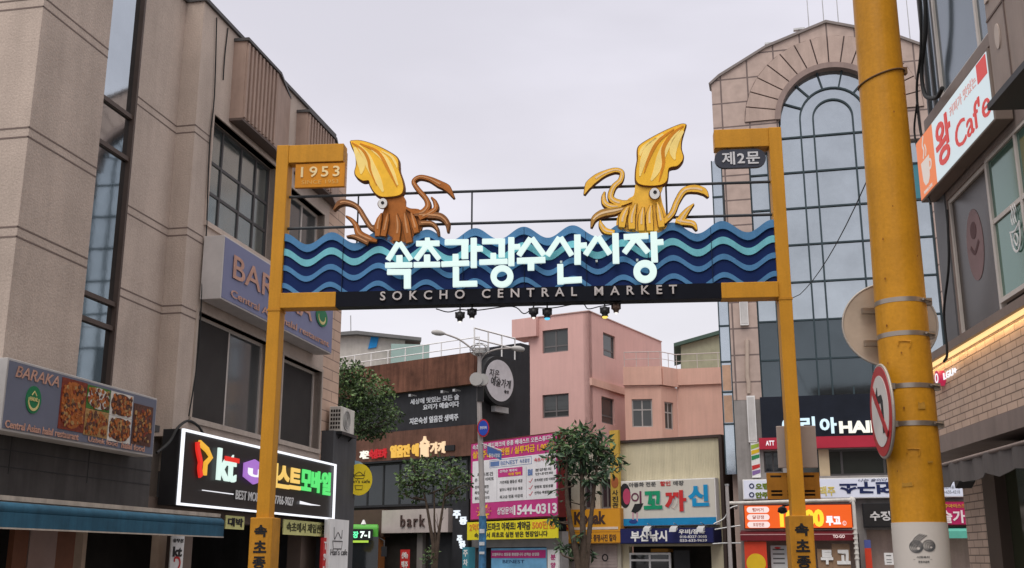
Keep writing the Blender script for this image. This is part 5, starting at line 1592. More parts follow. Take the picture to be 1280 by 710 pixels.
MB().text('여의소가공기술', *Gb.rc(1174, 1200, 607, 611, yf), yf, 0.008, 0.0).text('033-635-4218', *Gb.rc(1174, 1200, 613, 617, yf), yf, 0.008, 0.0).build('grey_lettering', mat('grey_lettering', (0.25, 0.26, 0.3), 0.6), sg)
# orange take-away kiosk sign with canopy
r = Gb.rc(929, 1066, 631, 661.5, -0.9)
sg = signboard('kiosk_sign', 'glowing orange take-away sign with yellow numerals and white pills', 'sign', Gb, r, -0.5, 0.38, lit('orange_red_light', (0.98, 0.14, 0.02), 0.85), mat('maroon_edge', (0.10, 0.01, 0.01), 0.5))
X = lambda t_: r[0] + (r[1] - r[0]) * t_
Zz = lambda t_: r[2] + (r[3] - r[2]) * t_
yf = -0.892
hl3 = lit('pink_white_light', (1.0, 0.80, 0.76), 0.9)
for i, (zt_, tx) in enumerate(((0.17, '포장전문'), (0.49, '닭강정'), (0.81, '햄버거'))):
    c_ = (X(0.135), Zz(zt_ * 0.95 + 0.02))
    hh = (r[3] - r[2]) * 0.125
    ww = (r[1] - r[0]) * 0.105
    prof = [(c_[0] - ww + hh - hh * math.sin(t_), c_[1] - hh * math.cos(t_)) for t_ in [math.pi * j / 8 for j in range(9)]] + [(c_[0] + ww - hh + hh * math.sin(t_), c_[1] + hh * math.cos(t_)) for t_ in [math.pi * j / 8 for j in range(9)]]
    pp = MB().prism(prof, yf - 0.01, yf).build('pill', hl3, sg)
    MB().text(tx, c_[0] - ww * 0.5, c_[0] + ww * 0.5, c_[1] - hh * 0.6, c_[1] + hh * 0.6, yf - 0.01, 0.006, 0.02).build('pill_lettering', mat('coral_red_print', (0.55, 0.10, 0.06), 0.6), pp)
MB().text('10000', *Gb.rc(974, 1030, 637, 659, yf), yf, 0.02, 0.06).build('numeral', lit('yellow_numeral_light', (1.0, 0.75, 0.05), 1.0), sg)
MB().text('투고', *Gb.rc(1032, 1051, 645, 657, yf), yf, 0.02, 0.06).build('lettering', lit('white_letter_light', (0.95, 0.95, 1.0), 1.0), sg)
MB().text('®', *Gb.rc(1053, 1058, 651, 657, yf), yf, 0.01, 0.02).build('mark', hl3, sg)
r = Gb.rc(925, 1071, 664, 676, -1.1)
t = thing('kiosk_canopy', 'dark red metal canopy under the glowing orange take-away sign', 'canopy', Gb, (r[0], -0.5, r[2]))
M_mar = mat('maroon_canopy', (0.14, 0.012, 0.018), 0.45, streak=0.1)
MB().prism_x([(-0.02, r[3] + 0.05), (-1.1, r[3] - 0.04), (-1.1, r[2]), (-1.05, r[2]), (-0.02, r[2] + 0.1)], r[0], r[1]).build('cover', M_mar, t)
MB().box(r[0], r[1], -1.108, -1.098, r[3] - 0.12, r[3] - 0.09).build('trim_line', mat('pink_trim', (0.45, 0.25, 0.25), 0.6), t)
MB().text('TO-GO', *Gb.rc(1041, 1056, 668.5, 672.5, -1.1), -1.102, 0.006, 0.02).build('lettering', hl3, t)
# bent white pipe frame round the kiosk
p = [Gb.hit(x, y, -1.2) for x, y in ((918, 629), (1058, 625), (1063, 627), (1067, 632), (1070, 690))]
pts = [(p[0][0], -0.1, p[0][1] - 0.1), (p[0][0], -1.1, p[0][1])] + [(a, -1.2, b) for a, b in p[0:4]] + [(p[4][0], -1.2, 0.1)]
t = thing('pipe_frame', 'white pipe frame bent over the top and right side of the orange kiosk', 'frame', Gb, (p[4][0], -1.2, 0.0))
MB().tube(crom(pts, 4), 0.055, 10).build('pipe', mat('dull_white_pipe', (0.58, 0.55, 0.51), 0.45, streak=0.3), t)
m = MB()
for z in (1.6, 1.75, 1.9, 2.05, 2.2, 2.35, 2.5):
    m.disc((p[4][0] * 0.5 + p[3][0] * 0.5, -1.2, z), (0, 0, 1), 0.075, 0.05, 16)
m.build('pipe_collar', mat('dull_white_pipe', (0.58, 0.55, 0.51), 0.45, streak=0.3), t)
# kiosk counter and panels
r = Gb.rc(930, 960, 677, 760, -1.0)
t = thing('advert_panel', 'red panel with yellow half disc beside the take-away counter', 'panel', Gb, (r[0], -0.8, 0))
MB().box(r[0], r[1], -1.0, -0.75, 0.05, r[3]).build('board', mat('vermilion_board', (0.50, 0.045, 0.02), 0.5, emit=0.1), t)
MB().ellipse(((r[0] + r[1]) / 2, 1.45), 0.3, 0.3, -1.008, -0.998).build('yellow_disc', mat('yellow_print', (0.65, 0.42, 0.02), 0.6), t)
MB().box(r[0] - 0.02, r[1] + 0.02, -1.02, -0.72, 0.0, 0.05).build('board_foot', M_blackm, t)
r = Gb.rc(963, 1000, 682, 740, -0.6)
t = thing('menu_board', 'white menu board on the take-away counter beside the red panel', 'menu board', Gb, (r[0], -0.6, 1.0))
MB().box(r[0], r[1], -0.6, -0.55, 1.05, r[3]).build('board', mat('pale_grey_menu', (0.50, 0.52, 0.52), 0.5), t)
m = MB()
for i in range(4):
    z = r[3] - 0.12 - 0.14 * i
    m.box(r[0] + 0.06, r[0] + 0.42, -0.606, -0.599, z - 0.02, z + 0.02).box(r[0] + 0.5, r[0] + 0.85, -0.606, -0.599, z - 0.015, z + 0.015)
m.build('print', mat('dark_print', (0.09, 0.09, 0.09), 0.6), t)
MB().ellipse((r[0] + 0.22, r[3] - 0.07), 0.1, 0.03, -0.612, -0.6).build('red_mark', mat('red_print', (0.5, 0.03, 0.03), 0.6), t)
MB().box(r[0] - 0.1, r[1] + 1.9, -0.75, -0.2, 0, 1.05).build('counter', mat('counter_beige', (0.35, 0.27, 0.2), 0.7), t)
r = Gb.rc(1021, 1064, 684, 740, -0.9)
t = thing('kiosk_box', 'brown board with bold white characters under the right end of the kiosk', 'panel', Gb, (r[0], -0.9, 0))
MB().box(r[0] + 0.45, r[1], -0.88, -0.80, 0.02, r[3] + 0.1).box(r[0], r[0] + 0.45, -0.86, -0.8, 0.02, r[3] - 0.05).build('board', mat('cardboard_brown', (0.25, 0.16, 0.1), 0.8, var=0.2), t)
MB().text('투', r[0] + 0.10, r[0] + 0.47, 1.42, 1.86, -0.885, 0.03, 0.06).text('고', r[0] + 0.58, r[0] + 0.98, 1.42, 1.86, -0.885, 0.03, 0.06).build('lettering', M_white, t)
# black shop sign, red shop sign, turquoise awning to the right
r = Gb.rc(1078, 1150, 629, 659, -0.35)
sg = signboard('shop_sign', 'black shop sign with grey-white characters beside the orange kiosk sign', 'sign', Gb, r, -0.02, 0.3, mat('satin_black_face', (0.022, 0.02, 0.02), 0.35), M_black)
MB().text('수정빌딩', *Gb.rc(1087, 1140, 639, 651, -0.36), -0.332, 0.012, 0.03).build('lettering', mat('grey_white_lettering', (0.6, 0.58, 0.57), 0.5), sg)
r = Gb.rc(1150, 1260, 627, 657, -0.45)
sg = signboard('shop_sign', 'magenta red shop sign with white characters behind the yellow column', 'sign', Gb, r, -0.02, 0.4, mat('magenta_red_face', (0.36, 0.012, 0.08), 0.45, emit=0.1), M_mar)
MB().text('슬가마', *Gb.rc(1175, 1222, 638, 654, -0.462), -0.434, 0.012, 0.03).build('lettering', mat('pale_pink_lettering', (0.75, 0.6, 0.62), 0.5), sg)
MB().text('맥주아이스크림', *Gb.rc(1175, 1212, 630, 635, -0.462), -0.434, 0.012, 0.02).build('small_lettering', mat('amber_print', (0.6, 0.33, 0.03), 0.6), sg)
r = Gb.rc(1150, 1260, 659, 673, -1.0)
t = thing('awning', 'turquoise green awning over the dark shop behind the yellow column', 'awning', Gb, (r[0], -0.4, r[2]))
MB().prism_x([(-0.05, r[3] + 0.02), (-1.0, r[3] - 0.12), (-1.0, r[3] - 0.16), (-0.05, r[3] - 0.03)], r[0], r[1]).build('cover', mat('turquoise_fabric', (0.10, 0.38, 0.30), 0.7), t)
MB().box(r[0], r[1], -1.01, -0.99, r[2], r[3] - 0.12).build('valance', mat('turquoise_fabric', (0.10, 0.38, 0.30), 0.7), t)
r = Gb.rc(1080, 1089, 677, 700, -0.3)
t = thing('advert_panel', 'slim red upright panel with blue top beside the dark doorway', 'panel', Gb, (r[0], -0.3, 0))
MB().box(r[0] - 0.0, r[1], -0.34, -0.28, 0.02, r[3] - 0.2).build('red_board', mat('vermilion_board', (0.50, 0.045, 0.02), 0.5), t)
MB().box(r[0] - 0.0, r[1], -0.34, -0.28, r[3] - 0.196, r[3] + 0.05).build('blue_cap', mat('blue_cap', (0.08, 0.1, 0.3), 0.5), t)
r = Gb.rc(1105, 1117, 691, 706, -0.1)
t = thing('notice', 'small white paper notice on the dark doorway', 'notice', Gb, (r[0], -0.05, r[2]))
MB().box(r[0], r[1], -0.06, 0.02, r[2], r[3]).build('sheet', M_white, t)
MB().box(r[0] + 0.06, r[1] - 0.06, -0.064, -0.058, r[3] - 0.1, r[3] - 0.07).box(r[0] + 0.06, r[1] - 0.06, -0.064, -0.058, r[3] - 0.22, r[3] - 0.2).box(r[0] + 0.06, r[1] - 0.06, -0.064, -0.058, r[3] - 0.3, r[3] - 0.28).build('print', mat('dark_print', (0.09, 0.09, 0.09), 0.6), t)
# vertical strips on the left pier
for (x0, x1, yt, yb, nm, lab, mt_) in ((923.5, 935, 368, 407, 'vertical_sign', 'short white vertical plate high on the granite pier', M_white), (933, 945, 495, 553, 'vertical_sign', 'tall white vertical plate low on the granite pier', M_white)):
    r = Gb.rc(x0, x1, yt, yb, -0.1)
    t = thing(nm, lab, 'sign', Gb, (r[0], 0, r[2]))
    MB().box(r[0], r[1], -0.14, -0.004, r[2], r[3]).build('plate', mt_, t)
    MB().box(r[0] + 0.03, r[1] - 0.03, -0.15, -0.138, r[2] + 0.05, r[3] - 0.05).build('plate_face', mat('dull_white_face', (0.55, 0.53, 0.52), 0.5, streak=0.2), t)
r = Gb.rc(938, 950, 553, 597, -0.1)
t = thing('vertical_sign', 'upright banner of yellow, green and red diagonal stripes on the pier', 'sign', Gb, (r[0], 0, r[2]))
MB().box(r[0], r[1], -0.12, -0.004, r[2], r[3]).build('board', M_white, t)
cs = [('lime_print', (0.30, 0.42, 0.05)), ('yellow_print', (0.65, 0.42, 0.02)), ('green_print', (0.03, 0.22, 0.08)), ('red_print', (0.5, 0.03, 0.03)), ('violet_print', (0.2, 0.12, 0.3))]
hh = (r[3] - r[2]) / 6.5
for i, (nm, c_) in enumerate(cs):
    zt_ = r[3] - hh * (i + (0.9 if i > 2 else 0.1))
    MB().prism([(r[0] + 0.01, zt_ - hh * 1.25), (r[1] - 0.01, zt_ - hh * 0.75), (r[1] - 0.01, zt_ - 0.02), (r[0] + 0.01, zt_ - hh * 0.45)], -0.126 - 0.001 * i, -0.119).build('stripe', mat(nm, c_, 0.6), t)
m = MB()
p = [Gb.hit(x, y, -0.03) for x, y in ((934, 425), (934, 470), (936, 480), (936, 492))]
one(MB().tube([(a, -0.05, b) for a, b in p], 0.07, 8), 'drain_pipe', 'short beige drain pipe on the granite pier between the white plates', 'pipe', mat('beige_pipe', (0.45, 0.36, 0.3), 0.6), Gb, (p[0][0], -0.05, p[3][1]))
# thin masts and roof lamps
for (x, y0, y1) in ((1012, 45, -30), (1030, 30, -40), (1049, 40, -40), (1139, 62, -20)):
    a_ = Gb.hit(x, y0, 1.0)
    b_ = Gb.hit(x, y1, 1.0)
    one(MB().tube([(a_[0], 1.0, a_[1] - 0.2), (a_[0], 1.0, b_[1])], [0.02, 0.012], 6), 'antenna_mast', {1012: 'thin roof mast left of the gable peak', 1030: 'thin roof mast rising right at the gable peak', 1049: 'thin roof mast just right of the gable peak', 1139: 'thin roof mast right of the yellow column'}[x], 'mast', M_steel, Gb, (a_[0], 1.0, a_[1]), 'roof masts')
for x, y, lab in ((963, 56, 'small grey roof lamp on the gable slope, lower one'), (999, 38, 'small grey roof lamp on the gable slope, upper one')):
    a_ = Gb.hit(x, y, 0.2)
    t = thing('roof_lamp', lab, 'lamp', Gb, (a_[0], 0.2, a_[1] - 0.3), 'roof lamps')
    MB().tube([(a_[0], 0.2, a_[1] - 0.5), (a_[0], 0.2, a_[1])], 0.025, 6).build('stem', M_steel, t)
    MB().box(a_[0] - 0.2, a_[0] + 0.2, 0.12, 0.28, a_[1], a_[1] + 0.07).build('lamp_head', M_steel, t)

# ================================================================ BARK BUILDING (rusty steel fascia, black return wall)
b0_ = at(597, 500, 44.0)
Bk = Plane((b0_.x, b0_.y), (1.35, -1))
h = Bk.hit
Bk2 = Plane((b0_.x, b0_.y), (1.0, 1.35))
u6 = Bk2.u(662, 520)
DK = u6 - 0.1
M_rust = mat('rusty_steel', (0.135, 0.058, 0.038), 0.85, var=0.45, scale=1.0, streak=0.5, grain=0.12)
M_rust2 = mat('rust_brown_band', (0.13, 0.062, 0.045), 0.85, var=0.3, scale=1.4, streak=0.35)
M_bkblk = mat('black_facade_panel', (0.024, 0.024, 0.028), 0.6, var=0.3, scale=1.0, streak=0.25)
uL = Bk.u(395, 560)
zt0, zt1 = h(596, 439, -0.25)[1], h(596, 479, -0.25)[1]
zm0, zm1 = h(596, 531)[1], h(590, 570)[1]
zs0_, zs1_ = h(559, 603)[1], h(559, 632)[1]
bk = thing('rusty_building', 'three storey building with rusty steel fascia over black wall panels', 'building', Bk, (0, 0, 0))
MB().box(uL, 0, -0.25, 0.4, zt1, zt0).build('steel_fascia', M_rust, bk)
MB().box(uL, -0.02, 0.0, DK, zm0, zt1 - 0.003).box(uL, -0.02, 0.4, DK, zt1, zt0 - 0.3).build('black_wall', M_bkblk, bk)
MB().box(uL, 0.0, -0.2, 0.4, zm1, zm0 - 0.003).build('brown_band', M_rust2, bk)
MB().box(uL, -0.02, 0.1, DK, 0, zm1 - 0.003).build('lower_block', M_inside, bk)
window(bk, Bk, (Bk.u(440, 610), Bk.u(585, 610), h(500, 633)[1], zm1 - 0.05), 0.0, M_black, glassmat('dark_cafe_glass', (0.04, 0.045, 0.05), 0.4, 0.08), cols=7, fw=0.09)
m = MB()
for px in (456, 520, 560, 575):
    q = h(px, 512 - 0.0, -0.2)
    m.box(q[0] - 0.03, q[0] + 0.03, -0.55, -0.2, zt1 - 0.25, zt1 - 0.2).box(q[0] - 0.06, q[0] + 0.06, -0.62, -0.5, zt1 - 0.3, zt1 - 0.2)
m.build('sign_lamp', M_steel, bk)
m = MB()
for (ch, x0, x1, y0, y1) in (('세상에 맛있는 모든 술', 513, 574, 505, 493.5), ('요리가 예술이다', 529, 574, 513, 501), ('지은숙성 얼음잔 생맥주', 512, 573, 529.5, 518.5)):
    q0, q1 = h(x0, (y0 + y1) / 2 + 3, -0.02), h(x1, (y0 + y1) / 2 - 4, -0.02)
    zz_ = h((x0 + x1) / 2, (y0 + y1) / 2, -0.02)[1]
    hh = 0.12 if y0 < 520 else 0.14
    m.text(ch, q0[0], q1[0], zz_ - hh, zz_ + hh, -0.004, 0.03, 0.025)
m.build('lettering', mat('chalk_lettering', (0.55, 0.56, 0.6), 0.6), bk)
# black return wall with the round sign
zr = Bk2.z(600, 432)
bw = thing('black_side_wall', 'black end wall of the rusty building carrying a round grey sign', 'wall', Bk2, (0, 0, 0))
MB().box(0.03, u6, -0.03, 2.5, 0, zr - 0.25).build('wall_panel', M_bkblk, bw)
MB().box(Bk2.u(650, 430), u6, -0.028, 2.4, zr - 0.3, zr + 0.55).build('chimney_block', M_bkblk, bw)
q = Bk2.hit(622.5, 476, -0.3)
t = thing('round_sign', 'round grey sign with brush lettering on the black end wall', 'sign', Bk2, (q[0], -0.1, q[1]))
MB().disc((q[0], -0.2, q[1]), (0, 1, 0), 1.02, 0.36, 48, rx=1.12).build('rim', M_black, t)
MB().disc((q[0], -0.385, q[1]), (0, 1, 0), 0.86, 0.02, 48, rx=0.95).build('sign_face', mat('lilac_grey_face', (0.55, 0.53, 0.56), 0.5), t)
m = MB().text('지은', q[0] - 0.72, q[0] - 0.05, q[1] + 0.10, q[1] + 0.42, -0.396, 0.012, 0.0, shear=0.2).text('예술가게', q[0] - 0.6, q[0] + 0.78, q[1] - 0.26, q[1] + 0.1, -0.396, 0.012, 0.01, shear=0.2).text('술상', q[0] + 0.3, q[0] + 0.62, q[1] - 0.48, q[1] - 0.34, -0.396, 0.012)
m.build('lettering', M_black, t)
q = Bk2.hit(624, 513, -0.1)
t = thing('wall_lamp', 'small pale box lamp on the black end wall below the round sign', 'lamp', Bk2, (q[0], 0, q[1]))
MB().box(q[0] - 0.45, q[0] + 0.45, -0.25, -0.03, q[1] - 0.1, q[1] + 0.14).build('lamp_body', mat('pale_lamp', (0.4, 0.4, 0.4), 0.5), t)
# roof railing
t = thing('roof_railing', 'thin white metal roof railing above the rusty fascia', 'railing', Bk, (uL, 0.3, zt0))
m = MB()
for zz_ in (0.35, 0.7):
    m.tube([(uL, 0.2, zt0 + zz_), (-0.1, 0.2, zt0 + zz_)], 0.022, 6)
m.build('rail', M_white, t)
n = 9
for i in range(n + 1):
    x = uL + (-0.1 - uL) * i / n
    MB().tube([(x, 0.2, zt0), (x, 0.2, zt0 + 0.7)], 0.022, 6).build('baluster', M_white, t)
t = thing('roof_railing', 'taller white metal railing along the top of the black end wall', 'railing', Bk2, (0, 0.3, zr - 0.3))
m = MB()
for zz_ in (0.5, 0.95):
    m.tube([(0.0, 0.2, zr - 0.2 + zz_), (u6 - 0.8, 0.2, zr - 0.2 + zz_)], 0.035, 6)
m.build('rail', M_white, t)
for i in range(4):
    x = (u6 - 0.8) * i / 3
    MB().tube([(x, 0.2, zr - 0.25), (x, 0.2, zr + 0.75)], 0.035, 6).build('baluster', M_white, t)
# restaurant lettering on the brown band
sg = thing('shop_sign', 'glowing red and yellow lettering sign on the rust brown band', 'sign', Bk, (Bk.u(450, 565), -0.2, zm1))
fr_ = 0.30
zc = (zm0 + zm1) / 2 - 0.25
bx_ = Bk.u(449, 565, -0.3), Bk.u(482, 565, -0.3), Bk.u(487, 563, -0.3), Bk.u(555, 558, -0.3), Bk.u(567, 558, -0.3)
MB().text('지은', bx_[0], bx_[0] + (bx_[1] - bx_[0]) * 0.33, zc - 0.2, zc + 0.15, -0.2, 0.08, 0.02).build('white_lettering', lit('cream_letter_light', (1.0, 0.97, 0.85), 0.7), sg)
MB().text('숙성포차', bx_[0] + (bx_[1] - bx_[0]) * 0.36, bx_[1], zc - 0.22, zc + 0.18, -0.2, 0.08, 0.03).build('red_lettering', lit('red_letter_glow', (0.75, 0.03, 0.04), 0.6), sg)
MB().text('얼음잔 예', bx_[2], bx_[2] + (bx_[3] - bx_[2]) * 0.52, zc - 0.25, zc + 0.28, -0.2, 0.08, 0.04).build('yellow_lettering', lit('yellow_letter_glow', (0.95, 0.55, 0.10), 0.8), sg)
MB().text('술', bx_[2] + (bx_[3] - bx_[2]) * 0.55, bx_[2] + (bx_[3] - bx_[2]) * 0.72, zc - 0.3, zc + 0.55, -0.2, 0.08, 0.04).text('가게', bx_[2] + (bx_[3] - bx_[2]) * 0.74, bx_[3], zc - 0.2, zc + 0.28, -0.2, 0.08, 0.03).build('pale_lettering', lit('pale_orange_glow', (1.0, 0.72, 0.45), 0.9), sg)
MB().box(bx_[0] - 0.1, bx_[4], -0.22, -0.202, zc - 0.42, zc - 0.34).box(bx_[3], bx_[4], -0.26, -0.2, zc - 0.12, zc + 0.1).build('backing_rail', M_black, sg)
# pale "bark" board, brown panel to its left
r = (Bk.u(477, 655, -0.45), Bk.u(560, 650, -0.45), h(477, 666.5, -0.45)[1], h(477, 638, -0.45)[1])
sg = thing('shop_sign', 'pale grey-pink sign board with dark raised letters above the dark doorway', 'sign', Bk, (r[0], -0.1, r[2]))
MB().box(r[0], r[1], -0.45, 0.1, r[2], r[3]).build('board', mat('pale_taupe_board', (0.42, 0.36, 0.34), 0.6, var=0.08, streak=0.1), sg)
q = Bk.rc(501, 531, 644, 659, -0.48)
MB().text('bark', *q, -0.45, 0.06, 0.01, sp=1.3).build('lettering', mat('brown_black_lettering', (0.06, 0.035, 0.03), 0.5), sg)
m = MB()
q = Bk.hit(548, 655, -0.46)
for a_, l_ in ((-0.5, 0.5), (-0.15, 0.7), (0.25, 0.6), (0.6, 0.45)):
    m.ribbon([(q[0], q[1] - 0.25), (q[0] + 0.4 * a_ * l_, q[1] + 0.1 * l_), (q[0] + a_ * l_, q[1] + 0.6 * l_)], [0.02, 0.016, 0.008], -0.458, -0.449)
m.build('branch_drawing', mat('brown_black_lettering', (0.06, 0.035, 0.03), 0.5), sg)
MB().box(Bk.u(441, 660, -0.3), r[0] - 0.02, -0.3, 0.1, r[2] - 0.15, r[3] + 0.05).build('brown_panel', mat('dark_brown_panel', (0.075, 0.045, 0.035), 0.6), bk)
MB().box(Bk.u(523, 690), Bk.u(530, 690), -0.1, 0.1, 0, r[2]).build('door_post', mat('grey_post', (0.2, 0.18, 0.17), 0.7), bk)
MB().box(Bk.u(474, 690), Bk.u(479, 690), -0.3, 0.1, 0, r[2] - 0.1).build('lit_doorway_post', mat('orange_lit_post', (0.40, 0.15, 0.05), 0.6), bk)
r = Bk.rc(501, 512, 687, 740, -0.6)
t = thing('banner', 'small red and white upright banner in the dark doorway of the pale board', 'banner', Bk, (r[0], -0.6, 0))
MB().box(r[0], r[1], -0.62, -0.6, 0.15, r[3]).build('cloth', mat('red_print', (0.5, 0.03, 0.03), 0.6), t)
MB().text('신메뉴', r[0] + 0.08, r[1] - 0.08, r[3] - 0.35, r[3] - 0.1, -0.622, 0.01, 0.03).text('맥주', r[0] + 0.08, r[1] - 0.08, r[3] - 0.75, r[3] - 0.45, -0.622, 0.01, 0.03).build('lettering', M_white, t)
MB().box(r[0] + 0.1, r[1] - 0.1, -0.8, -0.4, 0.1, 0.15).build('banner_foot', M_blackm, t)
# white light characters on a dark post
r = Bk.rc(565, 582, 634, 690, -0.6)
t = thing('light_box_sign', 'dark upright sign with four glowing white characters left of the pink billboard', 'sign', Bk, (r[0], -0.3, 0))
MB().box(r[0], r[1] + 0.1, -0.55, -0.1, 0.1, r[3] + 0.3).build('sign_column', M_bkblk, t)
for ch, x0, x1, yt, yb in (('주', 566, 575, 638, 648), ('몽', 574, 583, 646, 656), ('주', 571, 577, 669, 679), ('몽', 574, 581, 676, 686)):
    MB().text(ch, *Bk.rc(x0, x1, yt, yb, -0.6), -0.55, 0.05, 0.05).build('character', lit('ice_white_light', (0.85, 0.92, 1.0), 1.0), t)

# ================================================================ PINK BUILDING
k0 = at(737.5, 500, 52)
KL = Plane((k0.x, k0.y), (1.7, -1))
KR = Plane((k0.x, k0.y), (1.0, 1.7))
M_pink = mat('pink_render', (0.65, 0.40, 0.365), 0.9, var=0.06, scale=0.6, streak=0.07, grain=0.03)
M_pink2 = mat('salmon_render', (0.65, 0.40, 0.325), 0.9, var=0.07, scale=0.6, streak=0.09, grain=0.03)
M_wfr = mat('grey_window_frame', (0.14, 0.13, 0.13), 0.6)
pk = thing('pink_building', 'salmon pink rendered building with flat roof, small windows and a lower bay-fronted wing', 'building', KL, (0, 0, 0))
uPl = KL.u(661, 500)
zP = KL.z(737, 389)
Lw = [(KL.u(678, 425), KL.u(710, 425), KL.z(678, 442), KL.z(678, 413.5)), (KL.u(678, 510), KL.u(711, 510), KL.z(678, 523), KL.z(678, 494))]
MB().wall(uPl, 0, 0, zP, Lw, 0.0, 0.3).build('wall', M_pink, pk)
for r in Lw:
    window(pk, KL, r, 0.1, M_wfr, G_grey, fw=0.07, zs=(0.28,))
MB().box(KL.u(641, 405, -0.2), uPl + 0.6, -0.3, 1.0, zP - 0.98, zP - 0.02).build('balcony_canopy', M_pink, pk)
MB().box(uPl - 0.02, 0.05, -0.05, 0.3, zP, zP + 0.05).build('roof_edge', mat('pale_pink_edge', (0.48, 0.32, 0.29), 0.8), pk)
KRr = lambda px0, px1, yt, yb: (KR.u(px0, (yt + yb) / 2), KR.u(px1, (yt + yb) / 2), KR.z(px0, yb), KR.z(px0, yt))
Rw = [KRr(754, 769, 415, 444), KRr(752, 768, 495, 528)]
pr = thing('pink_side_wing', 'right flank of the pink building running back from its corner', 'building', KR, (0, 0, 0))
bpy.data.objects.remove(pr)
uRe = KR.u(827, 440)
m = MB().wall(0.0, uRe, 0, zP, Rw, 0.0, 0.3)


def reparent_build(mb, name, mt_, par, P):
    """geometry laid out in frame P, kept as a part of a thing that stands in another frame"""
    M_ = FR[par.name].m.inverted() @ P.m
    mb.v = [tuple(M_ @ Vector(v)) for v in mb.v]
    return mb.build(name, mt_, par)


def win_in(par, P, r, y, fr, gl_, fw=0.07, zs=(), xs=()):
    m = MB()
    x0, x1, z0, z1 = r
    m.box(x0, x0 + fw, y, y + 0.06, z0, z1).box(x1 - fw, x1, y, y + 0.06, z0, z1).box(x0 + fw, x1 - fw, y, y + 0.06, z0, z0 + fw).box(x0 + fw, x1 - fw, y, y + 0.06, z1 - fw, z1)
    for q in zs:
        z = z0 + (z1 - z0) * q
        m.box(x0 + fw, x1 - fw, y + 0.005, y + 0.055, z - fw / 2, z + fw / 2)
    for q in xs:
        x = x0 + (x1 - x0) * q
        m.box(x - fw / 2, x + fw / 2, y + 0.008, y + 0.052, z0 + fw, z1 - fw)
    f = reparent_build(m, 'window', fr, par, P)
    reparent_build(MB().box(x0 + fw / 2, x1 - fw / 2, y + 0.025, y + 0.035, z0 + fw / 2, z1 - fw / 2), 'glass_pane', gl_, f, P)
    return f


reparent_build(m, 'side_wall', M_pink, pk, KR)
for r in Rw:
    win_in(pk, KR, r, 0.1, M_wfr, G_grey, zs=(0.3,))
reparent_build(MB().box(0, uRe, -0.05, 0.3, zP, zP + 0.05), 'roof_edge', mat('pale_pink_edge', (0.48, 0.32, 0.29), 0.8), pk, KR)
reparent_build(MB().prism_z([(0.3, 0.3), (uRe, 0.3), (uRe, -uPl - 0.3), (0.3, -uPl - 0.3)], 0, zP - 0.02), 'rear_block', M_pink, pk, KR)
# ledge on the flank and the wing in front
zl = KR.z(740, 481)
reparent_build(MB().box(0.0, KR.u(783, 490), -0.12, 0.0, zl - 0.05, zl + 0.3), 'ledge', M_pink2, pk, KR)
w0_ = at(781, 500, 53.5)
WL = Plane((w0_.x, w0_.y), (1.0, -0.12))
uw1, uw2, uw3 = WL.u(826, 480), WL.u(846, 480), WL.u(925, 480)
zB0, zB1 = WL.z(782, 482), WL.z(782, 459)
zW0 = WL.z(782, 483)
Ww = (WL.u(790, 515), WL.u(815.5, 515), WL.z(790, 534), WL.z(790, 499))
reparent_build(MB().wall(0, uw1, 0, zW0, [Ww], 0.0, 0.3), 'bay_wall', M_pink2, pk, WL)
win_in(pk, WL, Ww, 0.08, mat('pale_grey_frame', (0.4, 0.38, 0.37), 0.5), G_grey, 0.06, zs=(0.62,), xs=(0.5,))
reparent_build(MB().box(-0.05, uw1 + 0.05, -0.12, 0.2, zB0, zB1), 'parapet', M_pink2, pk, WL)
dC = Vector((1.0, 0.9, 0)).normalized()
cpos = WL.o + WL.x * uw1
WC = Plane((cpos.x, cpos.y), (dC.x, dC.y))
uc = WC.u(846, 480)
Wc = (WC.u(831, 515), WC.u(842, 515), WC.z(831, 536), WC.z(831, 502))
reparent_build(MB().wall(0.0, uc, 0, zW0, [Wc], 0.002, 0.3), 'bay_wall', M_pink2, pk, WC)
win_in(pk, WC, Wc, 0.08, mat('pale_grey_frame', (0.4, 0.38, 0.37), 0.5), G_grey, 0.06, zs=(0.62,), xs=(0.5,))
reparent_build(MB().box(0.05, uc, -0.12, 0.2, zB0, zB1), 'parapet', M_pink2, pk, WC)
dpos = WC.o + WC.x * uc
WD = Plane((dpos.x, dpos.y), (1.0, -0.25))
ud = WD.u(925, 480)
reparent_build(MB().box(0.0, ud, 0.004, 3, 0, zB1 - 0.1), 'wing_wall', M_pink2, pk, WD)
reparent_build(MB().box(0.0, ud, -0.12, 0.2, zB0 + 0.1, zB1), 'parapet', M_pink2, pk, WD)
t = thing('roof_railing', 'low pale metal railing on the parapet of the pink building wing', 'railing', WL, (0, 0, zB1))
for P_, ue_ in ((WL, uw1), (WC, uc), (WD, ud)):
    reparent_build(MB().tube([(0, 0, zB1 + 0.75), (ue_, 0, zB1 + 0.75)], 0.022, 6).tube([(0, 0, zB1 + 0.4), (ue_, 0, zB1 + 0.4)], 0.013, 6), 'rail', mat('pale_rail', (0.5, 0.45, 0.43), 0.5), t, P_)
    k = 3 if P_ is not WC else 2
    for i in range(k):
        reparent_build(MB().tube([(0.02 + ue_ * i / k, 0, zB1), (0.02 + ue_ * i / k, 0, zB1 + 0.75)], 0.018, 6), 'baluster', mat('pale_rail', (0.5, 0.45, 0.43), 0.5), t, P_)
